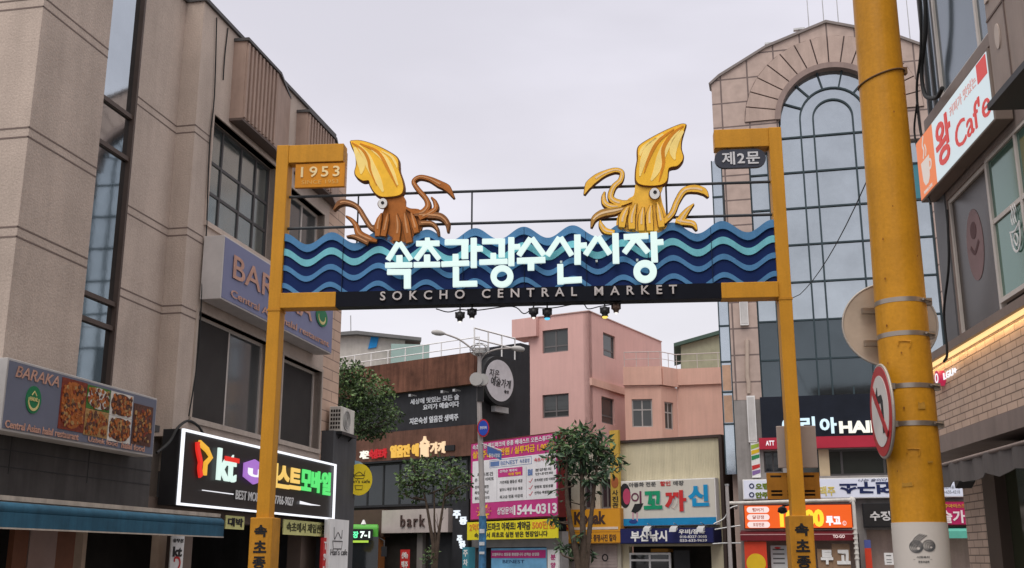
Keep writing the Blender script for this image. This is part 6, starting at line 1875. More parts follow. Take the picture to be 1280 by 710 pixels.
# pale green house behind, white house far left
q = at(852, 460, 62)
P = Plane((q.x, q.y), (1.0, -0.15))
hz = P.z(852, 432)
t = thing('green_house', 'pale olive green house with dark sloping roof edge behind the pink building', 'house', P, (0, 0, 0))
ue_ = P.u(930, 420)
MB().prism([(0, 0), (ue_, 0), (ue_, P.z(930, 408)), (0, hz)], 0, 6).build('wall', mat('olive_green_render', (0.34, 0.34, 0.24), 0.9, streak=0.1), t)
MB().prism([(-0.4, hz - 0.1), (ue_ + 0.3, P.z(930, 408) - 0.02), (ue_ + 0.3, P.z(930, 408) + 0.2), (-0.4, hz + 0.1)], -0.3, 6.3).build('roof', mat('dark_green_roof', (0.06, 0.10, 0.08), 0.6), t)
q = at(395, 440, 60)
P = Plane((q.x, q.y), (1.0, 0.15))
ue_ = P.u(506, 440)
z0_, z1_ = P.z(440, 418), P.z(505, 425)
t = thing('white_house', 'off-white house with thin grey roof slab behind the rusty building', 'house', P, (0, 0, 0))
MB().prism([(0, 0), (ue_, 0), (ue_, z1_), (P.u(445, 430), z0_ - 0.05), (0, z0_ - 0.3)], 0, 5).build('wall', mat('off_white_render', (0.50, 0.47, 0.43), 0.9, streak=0.12), t)
MB().prism([(-0.2, z0_ - 0.3), (P.u(445, 430), z0_ - 0.05), (ue_ + 0.9, z1_ - 0.08), (ue_ + 0.9, z1_ + 0.1), (P.u(445, 430), z0_ + 0.15), (-0.2, z0_ - 0.12)], -0.4, 5.3).build('roof', mat('grey_roof_slab', (0.16, 0.16, 0.16), 0.7), t)
q0, q1 = P.hit(460, 436, -0.05), P.hit(472, 419, -0.05)
MB().prism([(q0[0], q0[1]), (q1[0] - 0.05, q0[1] + 0.1), (q1[0] + 0.1, q1[1]), (q0[0] + 0.15, q1[1] - 0.1)], -0.08, -0.004).build('blue_patch', mat('bright_blue_tarpaulin', (0.02, 0.25, 0.6), 0.6), t)
MB().box(ue_ - 0.4, ue_ + 1.2, -0.2, 3, 0, z1_ - 0.6).build('roof_shed', mat('peach_shed', (0.45, 0.33, 0.25), 0.8), t)
MB().box(ue_ - 0.8, ue_ + 1.35, -0.6, -0.25, z1_ - 1.9, z1_ - 0.35).build('glass_lean_to', glassmat('pale_green_glass', (0.3, 0.42, 0.38), 0.2, 0.2), t)
MB().tube([(P.u(439, 410), 0.5, z0_), (P.u(438, 402), 0.5, z0_ + 1.2)], 0.03, 6).build('roof_mast', M_steel, t)

# ================================================================ BILLBOARD BUILDING, PHOTO SHOP, SHOE SHOP
b1_ = at(698, 600, 39.5)
Bb = Plane((b1_.x, b1_.y), (0.8, -1))
h = Bb.hit
t = thing('billboard_shop', 'narrow dark shop building carrying the pink apartment billboard', 'building', Bb, (0, 0, 0))
bL = Bb.u(588.5, 610)
MB().wall(bL - 0.1, 0.05, 0, h(640, 676)[1] + 0.3, [(bL + 0.2, -0.8, 0.1, h(640, 684)[1])], 0.1, 0.3).build('wall', mat('grey_shop_wall', (0.22, 0.21, 0.21), 0.8), t)
MB().prism_z([(bL + 0.05, 0.4), (-0.05, 0.4), (-2.3, 2.2), (bL + 0.05, 2.2)], 0, h(640, 560)[1]).build('rear_block', M_bkblk, t)
r = Bb.rc(613, 680, 690, 780, 0.05)
pstr = MB().box(Bb.u(611, 690), Bb.u(683, 690), 0.12, 0.2, 0.1, h(640, 685)[1]).build('window_poster', mat('sky_blue_poster', (0.16, 0.38, 0.6), 0.5, var=0.3, scale=0.8), t)
MB().box(Bb.u(611, 690), Bb.u(679, 690), 0.108, 0.12, h(611, 697.5)[1], h(611, 688)[1]).build('pink_stripe', mat('hot_pink_print', (0.45, 0.03, 0.18), 0.5), pstr)
MB().text('모델하우스 방문을 환영합니다 선착순 분양중', *Bb.rc(615, 674, 691, 695, 0.1), 0.106, 0.006, 0.02).build('lettering', M_white, pstr)
MB().text('BENEST', *Bb.rc(628, 655, 700, 704, 0.1), 0.118, 0.006, 0.0).build('poster_lettering', M_navl, pstr)
MB().box(Bb.u(684, 690), Bb.u(697, 690), 0.02, 0.1, 0.1, h(690, 687)[1]).build('white_pilaster', M_white, t)
MB().text('분', *Bb.rc(688, 694, 693, 700, 0.0), 0.018, 0.01, 0.03).text('양', *Bb.rc(688, 694, 703, 710, 0.0), 0.018, 0.01, 0.03).build('lettering', mat('hot_pink_print', (0.45, 0.03, 0.18), 0.5), t)
r = (bL, 0.0, h(588.5, 650)[1], h(588.5, 554)[1])
M_hot = mat('hot_pink_print', (0.45, 0.03, 0.18), 0.5)
r = (Bb.u(588, 600, -0.3), Bb.u(698, 600, -0.3), h(588, 651, -0.3)[1], h(588, 554, -0.3)[1])
sg = signboard('billboard', 'large pink and white apartment billboard with yellow headline and phone number', 'billboard', Bb, r, 0.05, 0.35, M_hot, mat('maroon_edge', (0.10, 0.01, 0.01), 0.5), rim=0.05)
X = lambda t_: r[0] + (r[1] - r[0]) * t_
Zz = lambda t_: r[2] + (r[3] - r[2]) * t_
yf = -0.31
M_wp = mat('white_print', (0.66, 0.64, 0.66), 0.5)
MB().prism([(X(0.03), Zz(0.22)), (X(0.98), Zz(0.22)), (X(0.98), Zz(0.755)), (X(0.03), Zz(0.755))], yf - 0.004, yf + 0.003).build('white_field', M_wp, sg)
y2 = yf - 0.006
MB().text('속초 중앙 랜드마크의 중흥 베네스트 오픈스튜디오', X(0.03), X(0.96), Zz(0.905), Zz(0.97), y2, 0.008, 0.02).build('white_lettering', M_wp, sg)
MB().text('실입주금 3천만원 / 실투자금 1,000만', X(0.03), X(0.97), Zz(0.785), Zz(0.885), y2, 0.008, 0.03).build('yellow_lettering', mat('golden_lettering', (0.72, 0.40, 0.02), 0.5), sg)
M_bl = mat('slate_blue_print', (0.10, 0.17, 0.36), 0.5)
m = MB().box(X(0.25), X(0.355), y2 - 0.004, y2 + 0.002, Zz(0.665), Zz(0.725)).box(X(0.24), X(0.72), y2 - 0.003, y2 + 0.003, Zz(0.648), Zz(0.652)).box(X(0.24), X(0.72), y2 - 0.003, y2 + 0.003, Zz(0.738), Zz(0.742)).box(X(0.24), X(0.244), y2 - 0.003, y2 + 0.003, Zz(0.652), Zz(0.738)).box(X(0.716), X(0.72), y2 - 0.003, y2 + 0.003, Zz(0.652), Zz(0.738)).text('BENEST', X(0.37), X(0.57), Zz(0.67), Zz(0.72), y2, 0.008, 0.0).text('속초중앙', X(0.59), X(0.70), Zz(0.67), Zz(0.72), y2, 0.008, 0.0)
m.text('BI', X(0.68), X(0.73), Zz(0.51), Zz(0.585), y2, 0.008, 0.05)
m.build('blue_print', M_bl, sg)
MB().prism([(X(0.34), Zz(0.52)), (X(0.62), Zz(0.52)), (X(0.62), Zz(0.625)), (X(0.34), Zz(0.625))], y2 - 0.004, y2).build('pink_tag', M_hot, sg)
MB().text('선착순 계약시', X(0.36), X(0.56), Zz(0.575), Zz(0.61), y2 - 0.004, 0.006, 0.02).build('white_lettering', M_wp, sg)
MB().text('특별 혜택', X(0.46), X(0.60), Zz(0.53), Zz(0.565), y2 - 0.004, 0.006, 0.02).build('yellow_lettering', mat('golden_lettering', (0.72, 0.40, 0.02), 0.5), sg)
MB().text('투자조건', X(0.09), X(0.28), Zz(0.55), Zz(0.60), y2, 0.006, 0.02).text('온 가족 아파트', X(0.06), X(0.29), Zz(0.49), Zz(0.535), y2, 0.006, 0.02).text('전매 무제한', X(0.06), X(0.23), Zz(0.40), Zz(0.44), y2, 0.006, 0.015).text('확장비 무상', X(0.06), X(0.23), Zz(0.33), Zz(0.37), y2, 0.006, 0.015).text('중도금 무이자', X(0.06), X(0.24), Zz(0.26), Zz(0.30), y2, 0.006, 0.015).text('가전제품 풀옵션 제공', X(0.36), X(0.62), Zz(0.435), Zz(0.475), y2, 0.006, 0.015).text('발코니 확장 무상 제공', X(0.36), X(0.62), Zz(0.345), Zz(0.385), y2, 0.006, 0.015).text('최고급 명품 마감재', X(0.36), X(0.62), Zz(0.255), Zz(0.295), y2, 0.006, 0.015).text('초역세권 인접 아파트', X(0.75), X(0.97), Zz(0.43), Zz(0.465), y2, 0.006, 0.015).text('영랑호 힐링생활', X(0.75), X(0.95), Zz(0.35), Zz(0.385), y2, 0.006, 0.015).text('선착순 특별할인', X(0.75), X(0.93), Zz(0.28), Zz(0.315), y2, 0.006, 0.015).text('분양문의', X(0.76), X(0.93), Zz(0.55), Zz(0.585), y2, 0.006, 0.015).text('안내전화', X(0.76), X(0.95), Zz(0.505), Zz(0.535), y2, 0.006, 0.015).build('small_lettering', mat('dark_print', (0.09, 0.09, 0.09), 0.6), sg)
m = MB().text('속초시 최저가', X(0.75), X(0.97), Zz(0.665), Zz(0.715), y2, 0.006, 0.02)
for z_ in (0.44, 0.36, 0.285):
    m.ribbon([(X(0.69), Zz(z_)), (X(0.705), Zz(z_ - 0.015)), (X(0.73), Zz(z_ + 0.03))], [0.025] * 3, y2 - 0.006, y2)
m.build('coral_lettering', mat('coral_print', (0.55, 0.08, 0.10), 0.5), sg)
m = MB()
for x_ in (0.325, 0.66):
    m.box(X(x_), X(x_ + 0.003), y2 - 0.002, y2 + 0.003, Zz(0.24), Zz(0.62))
m.build('divider_line', mat('grey_print', (0.35, 0.35, 0.37), 0.5), sg)
MB().text('상담문의', X(0.33), X(0.51), Zz(0.06), Zz(0.15), y2 + 0.004, 0.008, 0.02).text('1544-0313', X(0.52), X(0.985), Zz(0.045), Zz(0.165), y2 + 0.004, 0.008, 0.035).build('phone_lettering', M_wp, sg)
sp_ = []
for i in range(24):
    a = 2 * math.pi * i / 24
    q_ = 1.0 if i % 2 == 0 else 0.6
    sp_.append((X(0.17) + 0.5 * q_ * math.cos(a), Zz(0.11) + 0.32 * q_ * math.sin(a)))
MB().prism(sp_, y2 - 0.002, y2 + 0.004).build('star_burst', mat('golden_lettering', (0.72, 0.40, 0.02), 0.5), sg)
MB().text('혜택', X(0.09), X(0.25), Zz(0.06), Zz(0.16), y2 - 0.002, 0.008, 0.03).build('burst_lettering', M_hot, sg)
r = (Bb.u(584, 660, -0.4), Bb.u(697, 660, -0.4), h(584, 675, -0.4)[1], h(584, 653, -0.4)[1])
sg = thing('banner', 'bright yellow banner with black and red lettering under the pink billboard', 'banner', Bb, (r[0], -0.36, r[2]))
MB().box(r[0], r[1], -0.4, -0.36, r[2], r[3]).build('cloth', mat('lemon_yellow_cloth', (0.68, 0.58, 0.02), 0.6, var=0.06), sg)
X = lambda t_: r[0] + (r[1] - r[0]) * t_
Zz = lambda t_: r[2] + (r[3] - r[2]) * t_
MB().text('랜드마크 아파트! 계약금', X(0.20), X(0.72), Zz(0.48), Zz(0.93), -0.402, 0.01, 0.03).text('속초에서 최초로 실현 받은 현장입니다', X(0.09), X(0.90), Zz(0.10), Zz(0.40), -0.402, 0.01, 0.02).build('lettering', M_black, sg)
MB().text('2억대', X(0.03), X(0.17), Zz(0.48), Zz(0.93), -0.402, 0.01, 0.02).text('500만원', X(0.74), X(0.97), Zz(0.50), Zz(0.93), -0.402, 0.01, 0.02).build('orange_lettering', mat('orange_print', (0.6, 0.18, 0.03), 0.5), sg)
r = (Bb.u(578, 695, -0.5), Bb.u(586, 695, -0.5), 0.1, h(580, 684, -0.5)[1])
t = thing('light_box_sign', 'narrow teal upright light box at the left foot of the yellow banner', 'sign', Bb, (r[0], -0.4, 0))
MB().box(r[0], r[1], -0.5, -0.2, 0.0, r[3]).build('box', mat('teal_box', (0.05, 0.22, 0.28), 0.5), t)
MB().text('주', r[0] + 0.06, r[1] - 0.06, r[3] - 0.35, r[3] - 0.1, -0.502, 0.01, 0.02).text('차', r[0] + 0.06, r[1] - 0.06, r[3] - 0.7, r[3] - 0.45, -0.502, 0.01, 0.02).build('lettering', M_white, t)

# photo shop with the orange sign
q = at(775, 640, 39.6)
Kd = Plane((q.x, q.y), (1.35, -1))
h = Kd.hit
uk0 = Kd.u(697, 640)
zk = h(700, 563)[1]
t = thing('photo_shop', 'narrow cream building with dark windows and roller shutter above and below the orange sign', 'building', Kd, (0, 0, 0))
wr = [(Kd.u(x0, 620), Kd.u(x1, 620), h(740, 636)[1], h(740, 600)[1]) for x0, x1 in ((699, 714), (729, 744), (750, 765))]
MB().wall(uk0, 0, 0, zk, wr, 0.0, 0.4).build('wall', mat('cream_render', (0.44, 0.40, 0.33), 0.85, streak=0.15), t)
for r in wr:
    window(t, Kd, r, 0.12, M_wfr, glassmat('mauve_dark_glass', (0.05, 0.035, 0.04), 0.1, 0.1), fw=0.06)
MB().prism_z([(uk0 + 0.02, 0.4), (-0.3, 0.4), (-2.2, 2.4), (uk0 + 0.02, 2.4)], 0, zk - 0.01).build('rear_block', M_conc, t)
m = MB().box(uk0 + 0.6, -0.15, -0.02, 0.0, 0.1, h(740, 681)[1])
sh = m.build('roller_shutter', mat('pinkish_shutter', (0.40, 0.33, 0.31), 0.6, streak=0.2), t)
m = MB()
z = 0.2
while z < h(740, 681)[1]:
    m.box(uk0 + 0.62, -0.17, -0.035, -0.02, z, z + 0.05)
    z += 0.1
m.build('shutter_slat', mat('pinkish_shutter', (0.40, 0.33, 0.31), 0.6, streak=0.2), sh)
m = MB()
for px in (716, 757):
    c_ = Kd.hit(px, 697)
    m.ring(c_, 0.09, 0.13, -0.045, -0.034, 20)
m.build('shutter_ring', M_black, sh)
r = (Kd.u(697, 655, -0.45), Kd.u(775.5, 655, -0.45), h(775, 679, -0.45)[1], h(775, 635, -0.45)[1])
sg = signboard('shop_sign', 'orange photo shop sign with dark wordmark and small red emblem behind the tree', 'sign', Kd, r, -0.02, 0.4, mat('orange_yellow_face', (0.60, 0.27, 0.02), 0.5, var=0.05), mat('amber_rim', (0.45, 0.2, 0.03), 0.5))
X = lambda t_: r[0] + (r[1] - r[0]) * t_
Zz = lambda t_: r[2] + (r[3] - r[2]) * t_
MB().text('Kodak', X(0.27), X(0.77), Zz(0.55), Zz(0.93), -0.43, 0.012, 0.04).text('사진관 전문 증명사진 칼라', X(0.25), X(0.93), Zz(0.06), Zz(0.26), -0.43, 0.01, 0.02).build('lettering', mat('brown_black_lettering', (0.06, 0.035, 0.03), 0.5), sg)
m = MB().box(X(0.03), X(0.20), -0.44, -0.43, Zz(0.42), Zz(0.86))
m.build('red_emblem', mat('red_print', (0.5, 0.03, 0.03), 0.6), sg)
MB().ribbon([(X(0.06), Zz(0.44)), (X(0.06), Zz(0.84))], [0.05] * 2, -0.446, -0.439).ribbon([(X(0.19), Zz(0.84)), (X(0.09), Zz(0.64)), (X(0.19), Zz(0.44))], [0.05] * 3, -0.446, -0.439).build('emblem_lines', mat('orange_yellow_face', (0.60, 0.27, 0.02), 0.5), sg)
MB().box(X(0.25), X(0.96), -0.438, -0.43, Zz(0.40), Zz(0.47)).build('white_strip', mat('pale_strip', (0.6, 0.5, 0.42), 0.6), sg)
MB().box(X(0.0), X(1.0), -0.436, -0.43, Zz(0.325), Zz(0.345)).build('dividing_line', mat('amber_rim', (0.45, 0.2, 0.03), 0.5), sg)
MB().ellipse((X(0.1), Zz(0.16)), 0.2, 0.13, -0.44, -0.43).build('oval_mark', mat('pale_strip', (0.6, 0.5, 0.42), 0.6), sg)
# tall yellow strip sign
r = (Kd.u(763, 580, -0.3), Kd.u(774, 580, -0.3), h(765, 637, -0.3)[1], h(765, 538, -0.3)[1])
t = thing('vertical_sign', 'tall narrow ochre yellow vertical sign between the tree and the cream building', 'sign', Kd, (r[0], -0.2, r[2]))
MB().box(r[0], r[1], -0.32, -0.2, r[2], r[3]).build('sign_box', mat('ochre_yellow_sign', (0.52, 0.33, 0.06), 0.6, streak=0.2), t)
MB().ellipse(((r[0] + r[1]) / 2, r[2] + 0.95), 0.15, 0.2, -0.33, -0.31).build('oval_mark', mat('rust_print', (0.3, 0.09, 0.03), 0.6), t)
m = MB()
for i, ch in enumerate('사진관'):
    m.text(ch, r[0] + 0.06, r[1] - 0.06, r[2] + 0.05 + 0.22 * (2 - i), r[2] + 0.24 + 0.22 * (2 - i), -0.322, 0.01, 0.02)
m.build('lettering', M_black, t)

# shoe shop with corrugated cream front
q = at(904, 640, 37.6)
Sh = Plane((q.x, q.y), (1.55, -1))
h = Sh.hit
us0 = Sh.u(774.5, 600)
zs_ = h(897, 546)[1]
t = thing('shoe_shop', 'cream corrugated metal fronted shop building below the pink house', 'building', Sh, (0, 0, 0))
z_sb = h(896, 596)[1]
m = MB()
n = 64
for i in range(n):
    a_ = us0 + (0 - us0) * i / n
    b_ = us0 + (0 - us0) * (i + 0.6) / n
    m.box(a_, b_, -0.012, 0.0, z_sb - 1.5, zs_ - 0.05)
m.build('corrugation', mat('cream_corrugated_metal', (0.58, 0.52, 0.37), 0.6, var=0.06, streak=0.14), t)
MB().wall(us0, 0.0, 0, zs_ - 0.02, [(us0 + 0.3, -0.5, 0.1, h(800, 683)[1])], 0.002, 0.3).build('wall', mat('cream_corrugated_metal', (0.58, 0.52, 0.37), 0.6, var=0.06, streak=0.14), t)
MB().box(us0 - 0.05, 0.08, -0.1, 0.3, zs_ - 0.02, zs_ + 0.07).box(-0.02, 0.10, -0.1, 4, 0, zs_ - 0.02).build('edge_trim', mat('dark_brown_trim', (0.05, 0.035, 0.03), 0.6), t)
MB().box(us0 + 0.02, -0.04, 0.9, 3, 0, zs_ - 0.05).build('rear_block', M_inside, t)
window(t, Sh, (Sh.u(786, 700), Sh.u(838, 700), 0.3, h(790, 691)[1]), 0.02, M_white, G_dark, cols=2, fw=0.07, zs=(0.5, 0.83))
MB().box(Sh.u(842, 700), Sh.u(862, 700), 0.02, 0.08, 0.1, h(842, 688)[1]).build('door', M_blackm, t)
MB().box(Sh.u(812, 690), Sh.u(834, 690), 0.1, 0.5, h(812, 691)[1] + 0.02, h(812, 686)[1]).build('orange_box', mat('orange_box', (0.35, 0.17, 0.03), 0.7), t)
r = (Sh.u(776.5, 630, -0.35), Sh.u(895, 630, -0.35), h(894, 656, -0.35)[1], h(894, 597, -0.35)[1])
sg = signboard('shop_sign', 'white shoe shop sign with green, red and blue characters and blue base stripe', 'sign', Sh, r, -0.04, 0.3, mat('cream_white_face', (0.56, 0.53, 0.47), 0.5, var=0.04, streak=0.06), M_white)
X = lambda t_: r[0] + (r[1] - r[0]) * t_
Zz = lambda t_: r[2] + (r[3] - r[2]) * t_
yf = -0.352
MB().box(X(0.005), X(0.995), yf - 0.008, yf + 0.004, Zz(0.012), Zz(0.165)).build('blue_stripe', mat('cyan_blue_stripe', (0.01, 0.20, 0.42), 0.5), sg)
MB().text('아동화 전문', X(0.09), X(0.385), Zz(0.865), Zz(0.965), yf, 0.01, 0.02).text('매장', X(0.57), X(0.68), Zz(0.865), Zz(0.965), yf, 0.01, 0.02).build('black_lettering', mat('dark_print', (0.09, 0.09, 0.09), 0.6), sg)
MB().text('할인', X(0.43), X(0.54), Zz(0.865), Zz(0.965), yf, 0.01, 0.02).build('red_lettering', mat('red_print', (0.5, 0.03, 0.03), 0.6), sg)
for ch, a_, b_, c_, d_, mt_ in (('꼬', 0.25, 0.445, 0.36, 0.76, ('emerald_print', (0.01, 0.25, 0.12))), ('까', 0.475, 0.70, 0.30, 0.76, ('red_print', (0.5, 0.03, 0.03))), ('신', 0.72, 0.93, 0.40, 0.86, ('azure_print', (0.01, 0.25, 0.50)))):
    MB().text(ch, X(a_) + 0.035, X(b_) + 0.035, Zz(c_) - 0.03, Zz(d_) - 0.03, yf + 0.002, 0.006, 0.045).build('letter_shadow', mat('grey_print', (0.35, 0.35, 0.37), 0.5), sg)
    MB().text(ch, X(a_), X(b_), Zz(c_), Zz(d_), yf - 0.005, 0.012, 0.045).build('letter', mat(*mt_, 0.5), sg)
# plain abstract figure in black and red where the sign carries its drawing
MB().ellipse((X(0.045), Zz(0.68)), 0.22, 0.43, yf - 0.006, yf, 24).build('black_oval', M_black, sg)
MB().ellipse((X(0.065), Zz(0.66)), 0.15, 0.28, yf - 0.011, yf - 0.004, 24).build('rose_oval', mat('rose_print', (0.4, 0.05, 0.11), 0.5), sg)
MB().prism([(X(0.11), Zz(0.32)), (X(0.15), Zz(0.49)), (X(0.245), Zz(0.50)), (X(0.21), Zz(0.36)), (X(0.16), Zz(0.28))], yf - 0.008, yf).build('dark_shape', M_black, sg)
MB().ring((X(0.155), Zz(0.64)), 0.10, 0.15, yf - 0.008, yf, 24).box(X(0.205), X(0.225), yf - 0.008, yf, Zz(0.50), Zz(0.77)).build('plum_shape', mat('plum_print', (0.12, 0.03, 0.06), 0.5), sg)
MB().box(X(0.12), X(0.135), yf - 0.012, yf, Zz(0.10), Zz(0.30)).box(X(0.165), X(0.18), yf - 0.012, yf, Zz(0.10), Zz(0.30)).build('striped_legs', mat('pink_stripe_print', (0.5, 0.3, 0.35), 0.5), sg)
MB().ellipse((X(0.13), Zz(0.10)), 0.17, 0.07, yf - 0.014, yf, 20).build('blue_oval', mat('deep_blue_print', (0.02, 0.05, 0.2), 0.5), sg)
r = (Sh.u(775, 668, -0.75), Sh.u(892, 668, -0.75), h(890, 679, -0.75)[1], h(890, 659, -0.75)[1])
sg = signboard('shop_sign', 'navy blue fishing shop sign with white characters under the white shoe sign', 'sign', Sh, r, -0.04, 0.7, mat('navy_face', (0.015, 0.018, 0.09), 0.45), mat('navy_edge', (0.01, 0.012, 0.05), 0.5))
X = lambda t_: r[0] + (r[1] - r[0]) * t_
Zz = lambda t_: r[2] + (r[3] - r[2]) * t_
MB().text('부산낚시', X(0.12), X(0.515), Zz(0.14), Zz(0.84), -0.75, 0.012, 0.04).text('우비/장화', X(0.64), X(0.915), Zz(0.58), Zz(0.90), -0.75, 0.01, 0.03).text('010-8227-3085', X(0.65), X(0.93), Zz(0.34), Zz(0.50), -0.75, 0.008, 0.015).text('033-633-9639', X(0.65), X(0.93), Zz(0.10), Zz(0.27), -0.75, 0.008, 0.015).build('lettering', M_white, sg)
for i, (px, lab) in enumerate(((808, 'small pale spotlight on the navy sign, left one'), (841, 'small pale spotlight on the navy sign, middle one'), (875, 'small pale spotlight on the navy sign, right one'))):
    q = Sh.hit(px, 661, -1.05)
    t = thing('spotlight', lab, 'spotlight', Sh, (q[0], -0.9, q[1]), 'spotlights over the navy sign')
    MB().tube([(q[0], -0.4, r[3] + 0.02), (q[0], -0.95, r[3] + 0.15)], 0.015, 6).build('arm', M_steel, t)
    MB().hexa([(q[0] - 0.12, -1.1, q[1] - 0.1), (q[0] + 0.12, -1.1, q[1] - 0.1), (q[0] - 0.12, -0.92, q[1] - 0.02), (q[0] + 0.12, -0.92, q[1] - 0.02), (q[0] - 0.12, -1.05, q[1] + 0.02), (q[0] + 0.12, -1.05, q[1] + 0.02), (q[0] - 0.12, -0.9, q[1] + 0.1), (q[0] + 0.12, -0.9, q[1] + 0.1)]).build('lamp_head', mat('pale_lamp', (0.4, 0.4, 0.4), 0.5), t)
# ================================================================ TREES
M_bark = mat('grey_brown_bark', (0.085, 0.062, 0.047), 0.95, var=0.35, scale=6, bump=0.5)
M_bark2 = mat('dark_bark', (0.05, 0.038, 0.03), 0.95, var=0.35, scale=6, bump=0.5)


def leafmat(name, c, v=0.45):
    m = mat(name, c, 0.55, var=v, scale=1.3, spec=0.35)
    b = m.node_tree.nodes['Principled BSDF']
    b.inputs['Transmission Weight'].default_value = 0.0
    b.inputs['Subsurface Weight'].default_value = 0.0
    return m


def leaves(mb, c, rad, n, size, droop=0.0, asp=2.4):
    """n leaf faces scattered through one clump of the crown"""
    for _ in range(n):
        d = Vector((rnd.gauss(0, 1), rnd.gauss(0, 1), rnd.gauss(0, 1)))
        d = d.normalized() * rad * rnd.random() ** 0.45
        p = Vector(c) + Vector((d.x, d.y, d.z * 0.75))
        a = Vector((rnd.gauss(0, 1), rnd.gauss(0, 1), rnd.gauss(0, 0.7) - droop)).normalized()
        if d.length > 0:
            a = (a + d.normalized() * 0.6).normalized()
        b = a.cross(Vector((rnd.gauss(0, 1), rnd.gauss(0, 1), rnd.gauss(0, 1)))).normalized()
        s_ = size * rnd.uniform(0.6, 1.3)
        nrm_ = a.cross(b)
        v = [p, p + a * s_ * 0.5 + b * s_ / asp / 1.2 + nrm_ * 0.06 * s_, p + a * s_ - nrm_ * 0.1 * s_, p + a * s_ * 0.5 - b * s_ / asp / 1.2 + nrm_ * 0.06 * s_]
        mb.add(v, [(0, 1, 2, 3)])


def limb(mb, p0, p1, r0, r1, wob=0.12):
    p0, p1 = Vector(p0), Vector(p1)
    mid = (p0 + p1) / 2 + Vector((rnd.gauss(0, wob), rnd.gauss(0, wob), rnd.gauss(0, wob * 0.4)))
    pts = crom([p0, mid, p1], 4)
    n = len(pts) - 1
    mb.tube(pts, [r0 + (r1 - r0) * i / n for i in range(n + 1)], 7)


def tree(label, base, trunks, clumps, mats, leaf, dens, bark, droop=0.0, asp=2.4):
    """trunks: list of [(x, y, z, r), ...] world offsets from base; clumps: (x, y, z, rad, shade 0/1/2)"""
    t = thing('tree', label, 'tree', WORLD, base)
    B = Vector(base)
    m = MB()
    tips = []
    for tr in trunks:
        pts = crom([Vector(q[:3]) + B for q in tr], 4)
        n = len(pts) - 1
        rs = [tr[0][3] + (tr[-1][3] - tr[0][3]) * (i / n) for i in range(n + 1)]
        m.tube(pts, rs, 9)
        tips += [Vector(q[:3]) + B for q in tr[1:]]
    for c in clumps:
        C = Vector(c[:3]) + B
        near = min(tips, key=lambda q: (q - C).length + 0.8 * max(0, q.z - C.z))
        limb(m, near, C, 0.035, 0.012)
        for _ in range(3):
            e = C + Vector((rnd.uniform(-1, 1), rnd.uniform(-1, 1), rnd.uniform(-0.6, 0.8))) * c[3] * 0.9
            limb(m, C, e, 0.012, 0.004, 0.05)
    m.build('trunk', bark, t)
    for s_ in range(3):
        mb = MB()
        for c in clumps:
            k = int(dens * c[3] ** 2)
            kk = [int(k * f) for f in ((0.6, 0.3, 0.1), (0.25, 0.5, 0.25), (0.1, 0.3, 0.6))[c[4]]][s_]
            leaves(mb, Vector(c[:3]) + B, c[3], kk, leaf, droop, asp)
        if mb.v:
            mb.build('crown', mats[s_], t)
    return t


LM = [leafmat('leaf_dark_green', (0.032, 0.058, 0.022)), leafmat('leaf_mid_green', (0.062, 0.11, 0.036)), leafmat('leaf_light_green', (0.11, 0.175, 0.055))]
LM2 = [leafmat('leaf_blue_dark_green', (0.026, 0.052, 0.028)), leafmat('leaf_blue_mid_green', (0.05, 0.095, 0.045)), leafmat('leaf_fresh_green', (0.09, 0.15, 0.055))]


def tpt(px, py, Y, B):
    p = at(px, py, Y)
    return (p.x - B[0], p.y - B[1], p.z - B[2])


# 1: dense dark tree behind the concrete building
Y = 32.0
b_ = at(448, 690, Y)
B = (b_.x, Y, 0)
cl = []
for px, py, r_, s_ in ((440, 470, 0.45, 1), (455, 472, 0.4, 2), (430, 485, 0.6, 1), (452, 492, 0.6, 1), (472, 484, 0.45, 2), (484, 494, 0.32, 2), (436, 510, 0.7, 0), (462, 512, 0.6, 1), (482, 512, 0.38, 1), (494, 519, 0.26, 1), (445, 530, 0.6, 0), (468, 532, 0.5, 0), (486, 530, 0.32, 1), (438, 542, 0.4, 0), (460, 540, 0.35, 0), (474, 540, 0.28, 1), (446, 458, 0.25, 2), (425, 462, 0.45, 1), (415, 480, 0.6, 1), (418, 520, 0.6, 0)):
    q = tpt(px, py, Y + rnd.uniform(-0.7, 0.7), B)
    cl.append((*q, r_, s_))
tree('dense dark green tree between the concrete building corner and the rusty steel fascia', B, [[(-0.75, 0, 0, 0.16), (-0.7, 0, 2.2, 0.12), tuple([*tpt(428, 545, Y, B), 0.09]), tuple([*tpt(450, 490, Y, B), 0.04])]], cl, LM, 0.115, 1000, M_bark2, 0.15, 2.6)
# 2: thin street tree in front of the pale sign board
Y = 35.5
b_ = at(541, 720, Y)
B = (b_.x, Y, 0)
cl = []
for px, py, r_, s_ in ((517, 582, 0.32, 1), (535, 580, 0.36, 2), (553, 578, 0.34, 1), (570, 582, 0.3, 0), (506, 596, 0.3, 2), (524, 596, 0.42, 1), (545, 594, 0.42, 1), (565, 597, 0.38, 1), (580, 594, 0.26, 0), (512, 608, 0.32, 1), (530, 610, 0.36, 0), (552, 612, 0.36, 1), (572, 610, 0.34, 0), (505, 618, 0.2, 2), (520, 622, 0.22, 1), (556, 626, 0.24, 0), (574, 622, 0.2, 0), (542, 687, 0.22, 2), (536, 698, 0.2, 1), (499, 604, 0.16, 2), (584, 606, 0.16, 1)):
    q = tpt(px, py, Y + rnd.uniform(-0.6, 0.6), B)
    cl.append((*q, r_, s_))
T = lambda px, py, r_: tuple([*tpt(px, py, Y, B), r_])
